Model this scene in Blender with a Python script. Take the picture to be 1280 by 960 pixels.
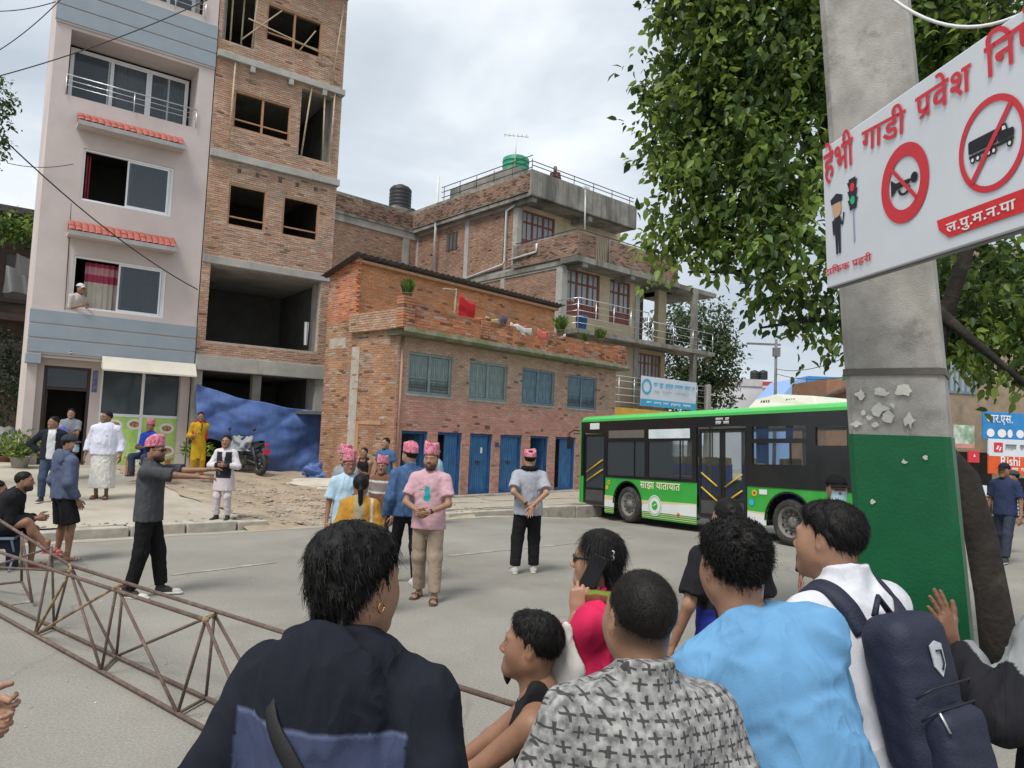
import bpy, bmesh, math, random
import numpy as np
from mathutils import Vector, Matrix, noise as mnoise
random.seed(7); RNG = np.random.RandomState(11)
R = math.radians
for o in list(bpy.data.objects): bpy.data.objects.remove(o)
scn = bpy.context.scene; COL = scn.collection

# ------------------------------------------------------------------ camera
EYE = 1.95; PITCH = 3.9; ROLL = 2.4; FPX = 920.0
cd = bpy.data.cameras.new('camera'); cam = bpy.data.objects.new('camera', cd); COL.objects.link(cam)
cd.sensor_fit = 'HORIZONTAL'; cd.sensor_width = 36.0; cd.lens = 36.0*FPX/1280.0
cd.clip_start = 0.05; cd.clip_end = 2000
cam.matrix_world = Matrix.Translation((0, 0, EYE)) @ Matrix.Rotation(R(90+PITCH), 4, 'X') @ Matrix.Rotation(R(ROLL), 4, 'Z')
scn.camera = cam

# ------------------------------------------------------------------ world, sun, exposure
SUN_EL, SUN_AZ = 58, -150            # high soft sun behind cloud, from behind left
w = bpy.data.worlds.new('World'); scn.world = w; w.use_nodes = True
nt = w.node_tree; nt.nodes.clear()
def wn(t, **k):
    n = nt.nodes.new(t)
    for a, b in k.items(): setattr(n, a, b)
    return n
sky = wn('ShaderNodeTexSky', sky_type='NISHITA', sun_disc=False)
sky.sun_elevation = R(SUN_EL); sky.sun_rotation = R(SUN_AZ)
bgs = wn('ShaderNodeBackground'); bgs.inputs[1].default_value = 0.10
nt.links.new(sky.outputs[0], bgs.inputs[0])
tc = wn('ShaderNodeTexCoord'); mp = wn('ShaderNodeMapping'); mp.inputs['Scale'].default_value = (1.0, 1.0, 2.4)
mp.inputs['Location'].default_value = (0.35, 0.1, 0.2)
nt.links.new(tc.outputs['Generated'], mp.inputs[0])
nz = wn('ShaderNodeTexNoise'); nz.inputs['Scale'].default_value = 1.9; nz.inputs['Detail'].default_value = 5; nz.inputs['Roughness'].default_value = .52
nz.inputs['Distortion'].default_value = .35
nt.links.new(mp.outputs[0], nz.inputs['Vector'])
cr = wn('ShaderNodeValToRGB'); e = cr.color_ramp.elements
e[0].position = .36; e[0].color = (.365, .41, .46, 1); e[1].position = .64; e[1].color = (.66, .69, .72, 1)
m_ = cr.color_ramp.elements.new(.5); m_.color = (.475, .52, .565, 1)
nt.links.new(nz.outputs[0], cr.inputs[0])
bgc = wn('ShaderNodeBackground'); bgc.inputs[1].default_value = 1.0
nt.links.new(cr.outputs[0], bgc.inputs[0])
mx = wn('ShaderNodeMixShader'); mx.inputs[0].default_value = .93
nt.links.new(bgs.outputs[0], mx.inputs[1]); nt.links.new(bgc.outputs[0], mx.inputs[2])
wo = wn('ShaderNodeOutputWorld'); nt.links.new(mx.outputs[0], wo.inputs[0])
sl = bpy.data.lights.new('sun', 'SUN'); sl.energy = 2.1; sl.angle = R(22); sl.color = (1, .965, .91)
so = bpy.data.objects.new('sun', sl); COL.objects.link(so)
sd = Vector((math.sin(R(SUN_AZ))*math.cos(R(SUN_EL)), math.cos(R(SUN_AZ))*math.cos(R(SUN_EL)), math.sin(R(SUN_EL))))
so.rotation_euler = sd.to_track_quat('Z', 'Y').to_euler()
vs = scn.view_settings; vs.view_transform = 'Standard'; vs.look = 'None'; vs.exposure = 0.66; vs.gamma = 1; vs.use_curve_mapping = False
scn.render.resolution_x = 1024; scn.render.resolution_y = 768

# ------------------------------------------------------------------ camera-ray measuring (pixel of a 1280x960 photo -> real place)
_M = np.array(cam.matrix_world)[:3, :3]
def ray(x, y): return _M @ np.array([(x-640)/FPX, -(y-480)/FPX, -1.0])
def gnd(x, y, z=0.0):
    d = ray(x, y); return Vector(tuple(np.array([0, 0, EYE]) + d*((z-EYE)/d[2])))
def dep(x, y, Y):
    d = ray(x, y); return Vector(tuple(np.array([0, 0, EYE]) + d*(Y/d[1])))

# ------------------------------------------------------------------ materials
MATS = {}
def _new(name):
    m = bpy.data.materials.new(name); m.use_nodes = True
    t = m.node_tree; b = t.nodes['Principled BSDF']; return m, t, b
def nd(t, ty, **k):
    n = t.nodes.new(ty)
    for a, b in k.items(): setattr(n, a, b)
    return n
def pm(name, col, rough=.75, var=.18, scale=3.0, bump=.15, bscale=40.0, col2=None, spot=.0, metal=0.0, attr=False, spec=.4, streak=0.0, sheen=0.0, stretch=None, coat=0.0, patch=None):
    """procedural surface: base colour (or per-piece colour attribute) broken up by noise, second colour in worn patches, fine bump"""
    if name in MATS: return MATS[name]
    m, t, b = _new(name); L = t.links.new
    co = nd(t, 'ShaderNodeTexCoord'); src = co.outputs['Object']
    if stretch:
        mp = nd(t, 'ShaderNodeMapping'); mp.inputs['Scale'].default_value = stretch; L(src, mp.inputs[0]); src = mp.outputs[0]
    n1 = nd(t, 'ShaderNodeTexNoise'); n1.inputs['Scale'].default_value = scale; n1.inputs['Detail'].default_value = 6; n1.inputs['Roughness'].default_value = .62
    L(src, n1.inputs['Vector'])
    if attr:
        a = nd(t, 'ShaderNodeAttribute', attribute_name='Col'); base = a.outputs['Color']
    else:
        rgb = nd(t, 'ShaderNodeRGB'); rgb.outputs[0].default_value = (*col, 1); base = rgb.outputs[0]
    mr = nd(t, 'ShaderNodeMapRange'); mr.inputs[1].default_value = .3; mr.inputs[2].default_value = .7
    mr.inputs[3].default_value = 1-var; mr.inputs[4].default_value = 1+var; L(n1.outputs[0], mr.inputs[0])
    mul = nd(t, 'ShaderNodeMix', data_type='RGBA', blend_type='MULTIPLY'); mul.inputs[0].default_value = 1
    L(base, mul.inputs[6]); L(mr.outputs[0], mul.inputs[7]); out = mul.outputs[2]
    if col2:
        n2 = nd(t, 'ShaderNodeTexNoise'); n2.inputs['Scale'].default_value = scale*.45; n2.inputs['Detail'].default_value = 9; n2.inputs['Roughness'].default_value = .7
        mp2 = nd(t, 'ShaderNodeMapping'); mp2.inputs['Location'].default_value = (7.1, 3.3, 1.7)
        if streak: mp2.inputs['Scale'].default_value = (1, 1, 1-streak)
        L(src, mp2.inputs[0]); L(mp2.outputs[0], n2.inputs['Vector'])
        r2 = nd(t, 'ShaderNodeMapRange'); lo = .62-.3*spot; r2.inputs[1].default_value = lo; r2.inputs[2].default_value = lo+.12; L(n2.outputs[0], r2.inputs[0])
        mc = nd(t, 'ShaderNodeMix', data_type='RGBA'); mc.inputs[7].default_value = (*col2, 1); L(r2.outputs[0], mc.inputs[0]); L(out, mc.inputs[6]); out = mc.outputs[2]
    L(out, b.inputs['Base Color'])
    b.inputs['Roughness'].default_value = rough; b.inputs['Metallic'].default_value = metal
    b.inputs['Specular IOR Level'].default_value = spec
    if sheen: b.inputs['Sheen Weight'].default_value = sheen
    if coat: b.inputs['Coat Weight'].default_value = coat; b.inputs['Coat Roughness'].default_value = .08
    if bump:
        n3 = nd(t, 'ShaderNodeTexNoise'); n3.inputs['Scale'].default_value = bscale; n3.inputs['Detail'].default_value = 4; L(src, n3.inputs['Vector'])
        bp = nd(t, 'ShaderNodeBump'); bp.inputs['Strength'].default_value = bump; bp.inputs['Distance'].default_value = .02
        L(n3.outputs[0], bp.inputs['Height']); L(bp.outputs[0], b.inputs['Normal'])
    MATS[name] = m; return m
def glass(name, col=(.02, .025, .03), rough=.05, alpha=1.0):
    if name in MATS: return MATS[name]
    m, t, b = _new(name)
    b.inputs['Base Color'].default_value = (*col, 1); b.inputs['Roughness'].default_value = rough; b.inputs['Specular IOR Level'].default_value = .5
    if alpha < 1:
        tr = nd(t, 'ShaderNodeBsdfTransparent'); tr.inputs[0].default_value = (.85, .9, .92, 1); mx = nd(t, 'ShaderNodeMixShader')
        fr = nd(t, 'ShaderNodeLayerWeight'); fr.inputs[0].default_value = .25
        ad = nd(t, 'ShaderNodeMath', operation='ADD', use_clamp=True); ad.inputs[1].default_value = alpha
        t.links.new(fr.outputs[0], ad.inputs[0])
        t.links.new(ad.outputs[0], mx.inputs[0]); t.links.new(tr.outputs[0], mx.inputs[1]); t.links.new(b.outputs[0], mx.inputs[2])
        t.links.new(mx.outputs[0], t.nodes['Material Output'].inputs[0])
    MATS[name] = m; return m

# ------------------------------------------------------------------ objects
def link(o, parent=None):
    COL.objects.link(o)
    if parent is not None: o.parent = parent
    return o
def tag(o, label=None, cat=None, group=None, kind=None):
    if label: o['label'] = label
    if cat: o['category'] = cat
    if group: o['group'] = group
    if kind: o['kind'] = kind
    return o
def thing(name, label, cat, loc=(0, 0, 0), rz=0.0, group=None):
    o = bpy.data.objects.new(name, None); link(o); o.location = loc; o.rotation_euler = (0, 0, rz); o.empty_display_size = .1
    return tag(o, label, cat, group)
def meshobj(name, me, parent=None):
    return link(bpy.data.objects.new(name, me), parent)
def copy_tree(o, parent=None):
    c = o.copy(); link(c, parent)
    for ch in [x for x in COL.objects if x.parent == o]: copy_tree(ch, c)
    return c

class MB:
    """collects boxes, tubes, prisms into one mesh"""
    def __init__(s): s.v = []; s.f = []; s.m = []; s.c = []; s.col = None; s.mi = 0; s.sm = []; s.smooth = False
    def add(s, vs, fs):
        n = len(s.v); s.v += [tuple(p) for p in vs]
        for f in fs: s.f.append(tuple(i+n for i in f)); s.m.append(s.mi); s.c.append(s.col); s.sm.append(s.smooth)
        return s
    def box(s, x0, x1, y0, y1, z0, z1):
        return s.add([(x0, y0, z0), (x1, y0, z0), (x1, y1, z0), (x0, y1, z0), (x0, y0, z1), (x1, y0, z1), (x1, y1, z1), (x0, y1, z1)],
                     [(0, 3, 2, 1), (4, 5, 6, 7), (0, 1, 5, 4), (1, 2, 6, 5), (2, 3, 7, 6), (3, 0, 4, 7)])
    def cbox(s, x0, x1, y0, y1, z0, z1, b=.01):
        """box with chamfered vertical (y-facing) outline"""
        p = [(x0+b, z0), (x1-b, z0), (x1, z0+b), (x1, z1-b), (x1-b, z1), (x0+b, z1), (x0, z1-b), (x0, z0+b)]
        q = [(x0+b*1.7, z0+b*.7), (x1-b*1.7, z0+b*.7), (x1-b*.7, z0+b*1.7), (x1-b*.7, z1-b*1.7), (x1-b*1.7, z1-b*.7), (x0+b*1.7, z1-b*.7), (x0+b*.7, z1-b*1.7), (x0+b*.7, z0+b*1.7)]
        vs = [(x, y0, z) for x, z in q] + [(x, y0+b, z) for x, z in p] + [(x, y1, z) for x, z in p]
        fs = [tuple(range(8))] + [(i, 8+i, 8+(i+1) % 8, (i+1) % 8)[::-1] for i in range(8)] + [(8+i, 16+i, 16+(i+1) % 8, 8+(i+1) % 8)[::-1] for i in range(8)] + [tuple(range(23, 15, -1))]
        return s.add(vs, fs)
    def tube(s, pts, r, n=8, cap=True):
        pts = [Vector(p) for p in pts]; k = len(pts); rs = r if hasattr(r, '__len__') else [r]*k
        vs = []; fs = []; up = None
        for i, p in enumerate(pts):
            d = (pts[min(i+1, k-1)]-pts[max(i-1, 0)])
            if d.length < 1e-9: d = Vector((0, 0, 1))
            d.normalize()
            if up is None: up = Vector((0, 0, 1)) if abs(d.z) < .9 else Vector((1, 0, 0))
            a = d.cross(up); a = a.normalized() if a.length > 1e-6 else d.orthogonal().normalized(); b = d.cross(a).normalized(); up = -b if False else up
            for j in range(n):
                t = 2*math.pi*j/n; vs.append(p+(a*math.cos(t)+b*math.sin(t))*rs[i])
        for i in range(k-1):
            for j in range(n):
                fs.append((i*n+j, i*n+(j+1) % n, (i+1)*n+(j+1) % n, (i+1)*n+j))
        sm = s.smooth; s.smooth = n > 4; s.add(vs, fs); s.smooth = False
        if cap:
            o = len(s.v)-len(vs)
            for f in (tuple(o+j for j in range(n))[::-1], tuple(o+(k-1)*n+j for j in range(n))): s.f.append(f); s.m.append(s.mi); s.c.append(s.col); s.sm.append(False)
        s.smooth = sm
        return s
    def lathe(s, prof, n=20, c=(0, 0, 0), ax='z'):
        vs = []; fs = []
        for r, h in prof:
            for j in range(n):
                t = 2*math.pi*j/n; a, b = r*math.cos(t), r*math.sin(t)
                vs.append({'z': (c[0]+a, c[1]+b, c[2]+h), 'y': (c[0]+a, c[1]+h, c[2]+b), 'x': (c[0]+h, c[1]+a, c[2]+b)}[ax])
        for i in range(len(prof)-1):
            for j in range(n):
                f = (i*n+j, i*n+(j+1) % n, (i+1)*n+(j+1) % n, (i+1)*n+j); fs.append(f if ax != 'y' else f[::-1])
        sm = s.smooth; s.smooth = True; s.add(vs, fs); s.smooth = sm
        return s
    def prism(s, poly, y0, y1):
        """poly of (x,z), extruded along y"""
        k = len(poly); vs = [(x, y0, z) for x, z in poly]+[(x, y1, z) for x, z in poly]
        return s.add(vs, [tuple(range(k)), tuple(range(2*k-1, k-1, -1))]+[(i, i+k, (i+1) % k+k, (i+1) % k) for i in range(k)])
    def slab(s, poly, z0, z1):
        k = len(poly); vs = [(x, y, z0) for x, y in poly]+[(x, y, z1) for x, y in poly]
        return s.add(vs, [tuple(range(k))[::-1], tuple(range(k, 2*k))]+[(i, (i+1) % k, (i+1) % k+k, i+k) for i in range(k)])
    def quad(s, a, b, c, d): return s.add([a, b, c, d], [(0, 1, 2, 3)])
    def grid(s, fn, nu, nv):
        vs = [fn(i/nu, j/nv) for j in range(nv+1) for i in range(nu+1)]
        fs = [(j*(nu+1)+i, j*(nu+1)+i+1, (j+1)*(nu+1)+i+1, (j+1)*(nu+1)+i) for j in range(nv) for i in range(nu)]
        sm = s.smooth; s.smooth = True; s.add(vs, fs); s.smooth = sm
        return s
    def mesh(s, name, mats):
        me = bpy.data.meshes.new(name); me.from_pydata(s.v, [], s.f)
        for m in (mats if isinstance(mats, (list, tuple)) else [mats]): me.materials.append(m)
        me.polygons.foreach_set('material_index', s.m); me.polygons.foreach_set('use_smooth', s.sm)
        if any(c is not None for c in s.c):
            at = me.attributes.new('Col', 'FLOAT_COLOR', 'FACE')
            at.data.foreach_set('color', np.array([(*(c or (.5, .5, .5)), 1) for c in s.c], dtype=np.float32).ravel())
        me.update(); return me
    def build(s, name, mats, parent=None, bevel=0.0, solid=0.0):
        o = meshobj(name, s.mesh(name, mats), parent)
        if solid: mo = o.modifiers.new('solid', 'SOLIDIFY'); mo.thickness = solid; mo.offset = 0
        if bevel: mo = o.modifiers.new('bevel', 'BEVEL'); mo.width = bevel; mo.segments = 2; mo.limit_method = 'ANGLE'; mo.angle_limit = R(40)
        return o
def part(name, mats, parent, fn, **k):
    b = MB(); fn(b); return b.build(name, mats, parent, **k)
def pbox(name, mat, parent, *a, bevel=0.0):
    return MB().box(*a).build(name, mat, parent, bevel=bevel)

# ------------------------------------------------------------------ walls with openings, laid bricks
def wall_mesh(u0, u1, z0, z1, th, holes, y0=0.0):
    """slab wall in local x/z with rectangular openings, front at y0, back at y0+th"""
    b = MB(); us = sorted({u0, u1, *[min(max(h[i], u0), u1) for h in holes for i in (0, 1)]}); zs = sorted({z0, z1, *[min(max(h[i], z0), z1) for h in holes for i in (2, 3)]})
    def inh(u, z): return any(h[0] < u < h[1] and h[2] < z < h[3] for h in holes)
    nu, nz_ = len(us)-1, len(zs)-1
    full = [[not inh((us[i]+us[i+1])/2, (zs[j]+zs[j+1])/2) for j in range(nz_)] for i in range(nu)]
    for i in range(nu):
        for j in range(nz_):
            if not full[i][j]: continue
            a, c, d, e_ = us[i], us[i+1], zs[j], zs[j+1]; y1 = y0+th
            b.quad((a, y0, d), (c, y0, d), (c, y0, e_), (a, y0, e_)); b.quad((c, y1, d), (a, y1, d), (a, y1, e_), (c, y1, e_))
            if i == 0 or not full[i-1][j]: b.quad((a, y1, d), (a, y0, d), (a, y0, e_), (a, y1, e_))
            if i == nu-1 or not full[i+1][j]: b.quad((c, y0, d), (c, y1, d), (c, y1, e_), (c, y0, e_))
            if j == 0 or not full[i][j-1]: b.quad((a, y1, d), (c, y1, d), (c, y0, d), (a, y0, d))
            if j == nz_-1 or not full[i][j+1]: b.quad((a, y0, e_), (c, y0, e_), (c, y1, e_), (a, y1, e_))
    return b
def brick_rects(u0, u1, z0, z1, holes, bl=.205, bh=.054, mo=.0105, top=None):
    """list of (u0,u1,z0,z1) for bricks in running bond, cut round the openings; top(u)->z gives a ragged or sloping upper edge"""
    out = []; row = 0; z = z0
    while z+bh*.5 < z1:
        zt = min(z+bh, z1); segs = [(u0, u1)]
        for h in holes:
            if h[2] < zt-.01 and h[3] > z+.01:
                ns = []
                for a, c in segs:
                    if h[1] <= a or h[0] >= c: ns.append((a, c)); continue
                    if h[0] > a: ns.append((a, h[0]))
                    if h[1] < c: ns.append((h[1], c))
                segs = ns
        for a, c in segs:
            x = a; first = True
            off = (row % 2)*.5*(bl+mo)
            g = u0+off-(bl+mo)
            while g < c:
                s, e_ = max(g, a), min(g+bl, c)
                if e_-s > .03 and (top is None or zt <= top((s+e_)/2)): out.append((s, e_, z, zt))
                g += bl+mo
        row += 1; z += bh+mo
    return out
def brick_cols(n, pal, rng, dark=.035, pale=.05):
    pal = np.array(pal); pal = pal*.6+pal.mean(0)*.4; c = pal[rng.randint(0, len(pal), n)]*(rng.normal(1, .06, (n, 1)).clip(.75, 1.25))
    k = rng.rand(n); c[k < dark] *= .45; c[k > 1-pale] = c[k > 1-pale]*.5+np.array([.42, .37, .30])*.5
    return c.clip(.01, .8)
def bricks_mesh(name, rects, pal, mat, proud=.012, y0=0.0, seed=1, depth=.03, miss=.004, dark=.025, pale=.03, tint=None):
    rng = np.random.RandomState(seed); r = np.array(rects); r = r[rng.rand(len(r)) > miss]; n = len(r)
    j = rng.normal(0, .0022, (n, 4)); r = r+j; y = y0-proud+rng.normal(0, .0035, n)
    bv = .005
    V = np.empty((n, 12, 3)); x0, x1, z0, z1 = r.T
    for i, (X, Z, Y) in enumerate([(x0, z0, y+bv), (x1, z0, y+bv), (x1, z1, y+bv), (x0, z1, y+bv)]):
        V[:, i] = np.stack([X, Y, Z], 1)
        cx = np.where(X == x0, bv, -bv) if i in (0, 3) else -bv; cz = bv if i in (0, 1) else -bv
        V[:, 4+i] = np.stack([X+cx, y, Z+cz], 1); V[:, 8+i] = np.stack([X, np.full(n, y0+depth), Z], 1)
    F = []
    for i in range(4):
        k = (i+1) % 4; F += [(i, k, 4+k, 4+i), (8+i, 8+k, k, i)]
    F.append((4, 5, 6, 7)); F = np.array(F)
    faces = (F[None]+(np.arange(n)*12)[:, None, None]).reshape(-1, 4)
    me = bpy.data.meshes.new(name); me.from_pydata(V.reshape(-1, 3).tolist(), [], faces.tolist()); me.materials.append(mat)
    c = brick_cols(n, pal, rng, dark, pale)
    if tint is not None: c = c*np.array([tint((a[0]+a[1])/2, (a[2]+a[3])/2) for a in r])
    at = me.attributes.new('Col', 'FLOAT_COLOR', 'FACE')
    at.data.foreach_set('color', np.repeat(np.concatenate([c, np.ones((n, 1))], 1), 9, 0).astype(np.float32).ravel())
    return me
def swap_axes_obj(o, origin, ang):
    """place a part whose local x/z face is another wall of the thing"""
    o.location = origin; o.rotation_euler = (0, 0, ang); return o
# ================================================================== ground
KO = Vector((-6.88, 11.65)); KD = Vector((.7288, .6847)); KN = Vector((-.6847, .7288))
def sst(x, a=0., b=1.):
    x = min(max((x-a)/(b-a), 0), 1); return x*x*(3-2*x)
def K(s, t): p = KO+KD*s+KN*t; return p.x, p.y
def road_z(x, y): return -.23*sst(y, 14.2, 20.8)*sst(x, -1.0, 2.2)
def apron_z(s, t):
    left = .13+.50*sst(t, -1.5, 9.5) - .0
    drv = -.03+.56*sst(t, -.6, 8.5)
    right = .14
    k = sst(s, 3.2, 4.6); z = left*(1-k)+drv*k
    k2 = sst(s, 7.2, 8.4)*sst(3.3-t, -1, .3); return z*(1-k2)+right*k2
def terrain(x, y):
    p = Vector((x, y))-KO; s, t = p.dot(KD), p.dot(KN)
    if t < .0: return road_z(x, y)
    if t < .34 and (s < 3.35 or 7.6 < s < 13.1): return .158 if s < 5 else .12
    return max(apron_z(s, t), road_z(x, y)) if s < 30 else road_z(x, y)
def hit(px, py):
    z = 0.0
    for _ in range(30): p = gnd(px, py, z); z = .5*z+.5*terrain(p.x, p.y)
    return p.x, p.y, terrain(p.x, p.y)
M_asph = pm('worn_asphalt', (.252, .237, .205), .88, .16, .5, .35, 120, col2=(.20, .185, .16), spot=.2)
def road_fix(m):
    t = m.node_tree; b = t.nodes['Principled BSDF']; L = t.links.new
    src = b.inputs['Base Color'].links[0].from_socket; co = nd(t, 'ShaderNodeTexCoord')
    v = nd(t, 'ShaderNodeTexNoise'); v.inputs['Scale'].default_value = 55; v.inputs['Detail'].default_value = 3; L(co.outputs['Object'], v.inputs['Vector'])
    r = nd(t, 'ShaderNodeMapRange'); r.inputs[1].default_value = .3; r.inputs[2].default_value = .7; r.inputs[3].default_value = .82; r.inputs[4].default_value = 1.2; L(v.outputs[0], r.inputs[0])
    m2 = nd(t, 'ShaderNodeMix', data_type='RGBA', blend_type='MULTIPLY'); m2.inputs[0].default_value = 1; L(src, m2.inputs[6]); L(r.outputs[0], m2.inputs[7])
    # cracks
    vo = nd(t, 'ShaderNodeTexVoronoi', feature='DISTANCE_TO_EDGE'); vo.inputs['Scale'].default_value = .55
    n0 = nd(t, 'ShaderNodeTexNoise'); n0.inputs['Scale'].default_value = 2.2; n0.inputs['Detail'].default_value = 5; L(co.outputs['Object'], n0.inputs['Vector'])
    mixv = nd(t, 'ShaderNodeMix', data_type='VECTOR'); mixv.inputs[0].default_value = .28; L(co.outputs['Object'], mixv.inputs[4]); L(n0.outputs['Color'], mixv.inputs[5]); L(mixv.outputs[1], vo.inputs['Vector'])
    rc = nd(t, 'ShaderNodeMapRange'); rc.inputs[1].default_value = .0; rc.inputs[2].default_value = .012; rc.inputs[3].default_value = .78; rc.inputs[4].default_value = 1; L(vo.outputs[0], rc.inputs[0])
    nm = nd(t, 'ShaderNodeTexNoise'); nm.inputs['Scale'].default_value = .35; L(co.outputs['Object'], nm.inputs['Vector'])
    rm = nd(t, 'ShaderNodeMapRange'); rm.inputs[1].default_value = .48; rm.inputs[2].default_value = .6; L(nm.outputs[0], rm.inputs[0])
    m3 = nd(t, 'ShaderNodeMix', data_type='RGBA', blend_type='MULTIPLY'); L(rm.outputs[0], m3.inputs[0]); L(m2.outputs[2], m3.inputs[6]); L(rc.outputs[0], m3.inputs[7])
    L(m3.outputs[2], b.inputs['Base Color'])
road_fix(M_asph)
b = MB()
xs = [-400, -120, -40, -20, -12] + [-8+i*.8 for i in range(31)] + [20, 28, 45, 130, 400]; ys = [-60, -10, 0, 4, 8, 11] + [13+i*.8 for i in range(14)] + [28, 40, 70, 140, 500]
vs_ = [(x, y, road_z(x, y)) for y in ys for x in xs]; nx = len(xs)
b.smooth = True
b.add(vs_, [(j*nx+i, j*nx+i+1, (j+1)*nx+i+1, (j+1)*nx+i) for j in range(len(ys)-1) for i in range(nx-1)])
road = tag(b.build('road', M_asph), kind='structure')
# dusty strip along the kerbs and faint painted lane line
M_dust = pm('road_dust', (.36, .32, .25), .95, .2, 3, .2, 60)
def strip(name, mat, pts, w, lift, parent, ragged=0.0):
    b = MB(); n = len(pts)
    L = []
    for i, p in enumerate(pts):
        d = (Vector(pts[min(i+1, n-1)])-Vector(pts[max(i-1, 0)])); d.normalize(); nn = Vector((-d.y, d.x))
        wl = w*(1+ragged*random.uniform(-1, 1)); wr = w*(1+ragged*random.uniform(-1, 1))
        for q in (Vector(p)+nn*wl/2, Vector(p)-nn*wr/2): L.append((q.x, q.y, road_z(q.x, q.y)+lift))
    b.add(L, [(2*i, 2*i+1, 2*i+3, 2*i+2)[::-1] for i in range(n-1)])
    return b.build(name, mat, parent)
strip('dust_strip', M_dust, [K(s*.35, -.16) for s in range(-20, 44)], .26, .004, road, .45)
M_line = pm('worn_road_paint', (.37, .355, .32), .9, .2, 6, .1, 80, col2=(.27, .25, .215), spot=.75)
def line_pts(a, c, n): return [(a.x+(c.x-a.x)*i/n, a.y+(c.y-a.y)*i/n) for i in range(n+1)]
strip('lane_marking', M_line, line_pts(gnd(215, 719), gnd(345, 703), 6), .09, .006, road, .3)
strip('lane_marking', M_line, line_pts(gnd(560, 695), gnd(790, 672), 10), .09, .006, road, .3)
strip('lane_marking', M_line, line_pts(gnd(0, 757), gnd(40, 752), 3), .10, .006, road, .3)

M_conc = pm('dusty_concrete', (.40, .36, .29), .92, .14, .8, .3, 60, col2=(.30, .27, .22), spot=.3)
M_dirt = pm('rubble_dirt', (.34, .275, .20), .97, .22, 1.6, .8, 22, col2=(.36, .25, .175), spot=.2)
def patch(name, mat, s0, s1, t0, t1, ns, nt_, lift=0, edge=0.0, rough=0.0):
    def f(u, v):
        s = s0+(s1-s0)*u; t = t0+(t1-t0)*v
        if edge and u in (0, 1): s += edge*mnoise.noise((t*1.3, 3.1+u*9, .5))
        if edge and v == 0: t += edge*.5*mnoise.noise((s*1.7, .2, 7.5))
        x, y = K(s, t); kz = sst(t, -.5, .45) if rough else 1; return (x, y, apron_z(s, t)*kz-.05*(1-kz)+lift+rough*(sst(t, -.45, .6) if rough else 0)*mnoise.noise((x*2.2, y*2.2, 0)))
    return tag(MB().grid(f, ns, nt_).build(name, mat), kind='structure')
pave_left = patch('pavement', M_conc, -26, 3.9, .30, 30, 60, 40)
dirt = patch('dirt_ground', M_dirt, 2.9, 8.3, -.45, 14, 40, 60, .012, .35, .05)
pave_right = patch('sidewalk', M_conc, 7.9, 34, .2, 22, 40, 40, -.02)
M_kerb = pm('kerb_concrete', (.40, .37, .31), .9, .2, 5, .4, 50, col2=(.24, .22, .19), spot=.3)
def kerb(parent, cuts, h, wd, seed):
    rr = random.Random(seed)
    for a, c in zip(cuts[:-1], cuts[1:]):
        b = MB(); x0, y0 = K(a+.012, 0); zt = h+rr.uniform(-.015, .015); L = c-a-.03
        b.box(0, L, rr.uniform(-.03, .02), wd, -.3, zt)
        o = b.build('kerb_stone', M_kerb, parent, bevel=.02); o.location = (x0, y0, 0); o.rotation_euler = (rr.uniform(-.02, .02), rr.uniform(-.012, .012), math.atan2(KD.y, KD.x)+rr.uniform(-.012, .012))
kerb(pave_left, [-6.5, -5.3, -4.2, -3.1, -2.0, -1.0, .05, .95, 1.85, 2.75, 3.35], .158, .34, 3)
kerb(pave_right, [7.6, 8.7, 9.8, 10.9, 12.0, 13.1], .11, .30, 4)
M_slab = pm('paving_slab', (.385, .34, .275), .9, .2, 3, .35, 50, col2=(.29, .26, .21), spot=.3)
slabm = [MB().box(-.435, .435, -.30, .30, -.06, 0).mesh('slab', M_slab) for _ in range(1)]
for i in range(12):
    for j in range(4):
        s, t = 8.2+i*.9, .62+j*.62
        x, y = K(s+(.3 if j % 2 else 0), t); o = meshobj('paving_slab', slabm[0], pave_right)
        o.location = (x, y, .14+random.uniform(-.012, .012)); o.rotation_euler = (random.uniform(-.012, .012), random.uniform(-.01, .01), math.atan2(KD.y, KD.x)+random.uniform(-.01, .01))
# rubble and stones lying on the dirt (nobody could count them)
def rock(b, x, y, z, r, rr):
    vs = [Vector((math.cos(a)*q, math.sin(a)*q, h)) for q, h, o in ((.8, -.2, 0), (1, .25, .5), (.5, .62, .2)) for a in [(k+o)*2*math.pi/5 for k in range(5)]]
    sx, sy, sz = rr.uniform(.7, 1.4), rr.uniform(.6, 1.2), rr.uniform(.4, .9); rot = rr.uniform(0, 6.28); cs, sn = math.cos(rot), math.sin(rot)
    P = []
    for v in vs:
        a, c = v.x*r*sx*rr.uniform(.8, 1.2), v.y*r*sy*rr.uniform(.8, 1.2); P.append((x+a*cs-c*sn, y+a*sn+c*cs, z+v.z*r*sz))
    F = [(j*5+i, j*5+(i+1) % 5, (j+1)*5+(i+1) % 5, (j+1)*5+i) for j in range(2) for i in range(5)]+[(10, 11, 12, 13, 14)]
    b.add(P, F)
b = MB(); rr = random.Random(5)
for i in range(3400):
    s = rr.gauss(5.8, 1.1); t = abs(rr.gauss(2.0, 1.8))+.05
    if s < 3.2: t = rr.uniform(.3, 1.3)
    x, y = K(s, t); b.col = rr.choice([(.36, .30, .235), (.31, .26, .21), (.34, .275, .21), (.37, .22, .15), (.29, .25, .2), (.33, .28, .22), (.40, .35, .28)])
    rock(b, x, y, apron_z(s, t)+.012, min(.021*rr.lognormvariate(0, .6), .085), rr)
for i in range(260):
    s = rr.uniform(-6, 9); x, y = K(s, rr.uniform(.3, .9)); b.col = (.36, .32, .26); rock(b, x, y, apron_z(s, .5)+.005, rr.uniform(.01, .045), rr)
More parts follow.
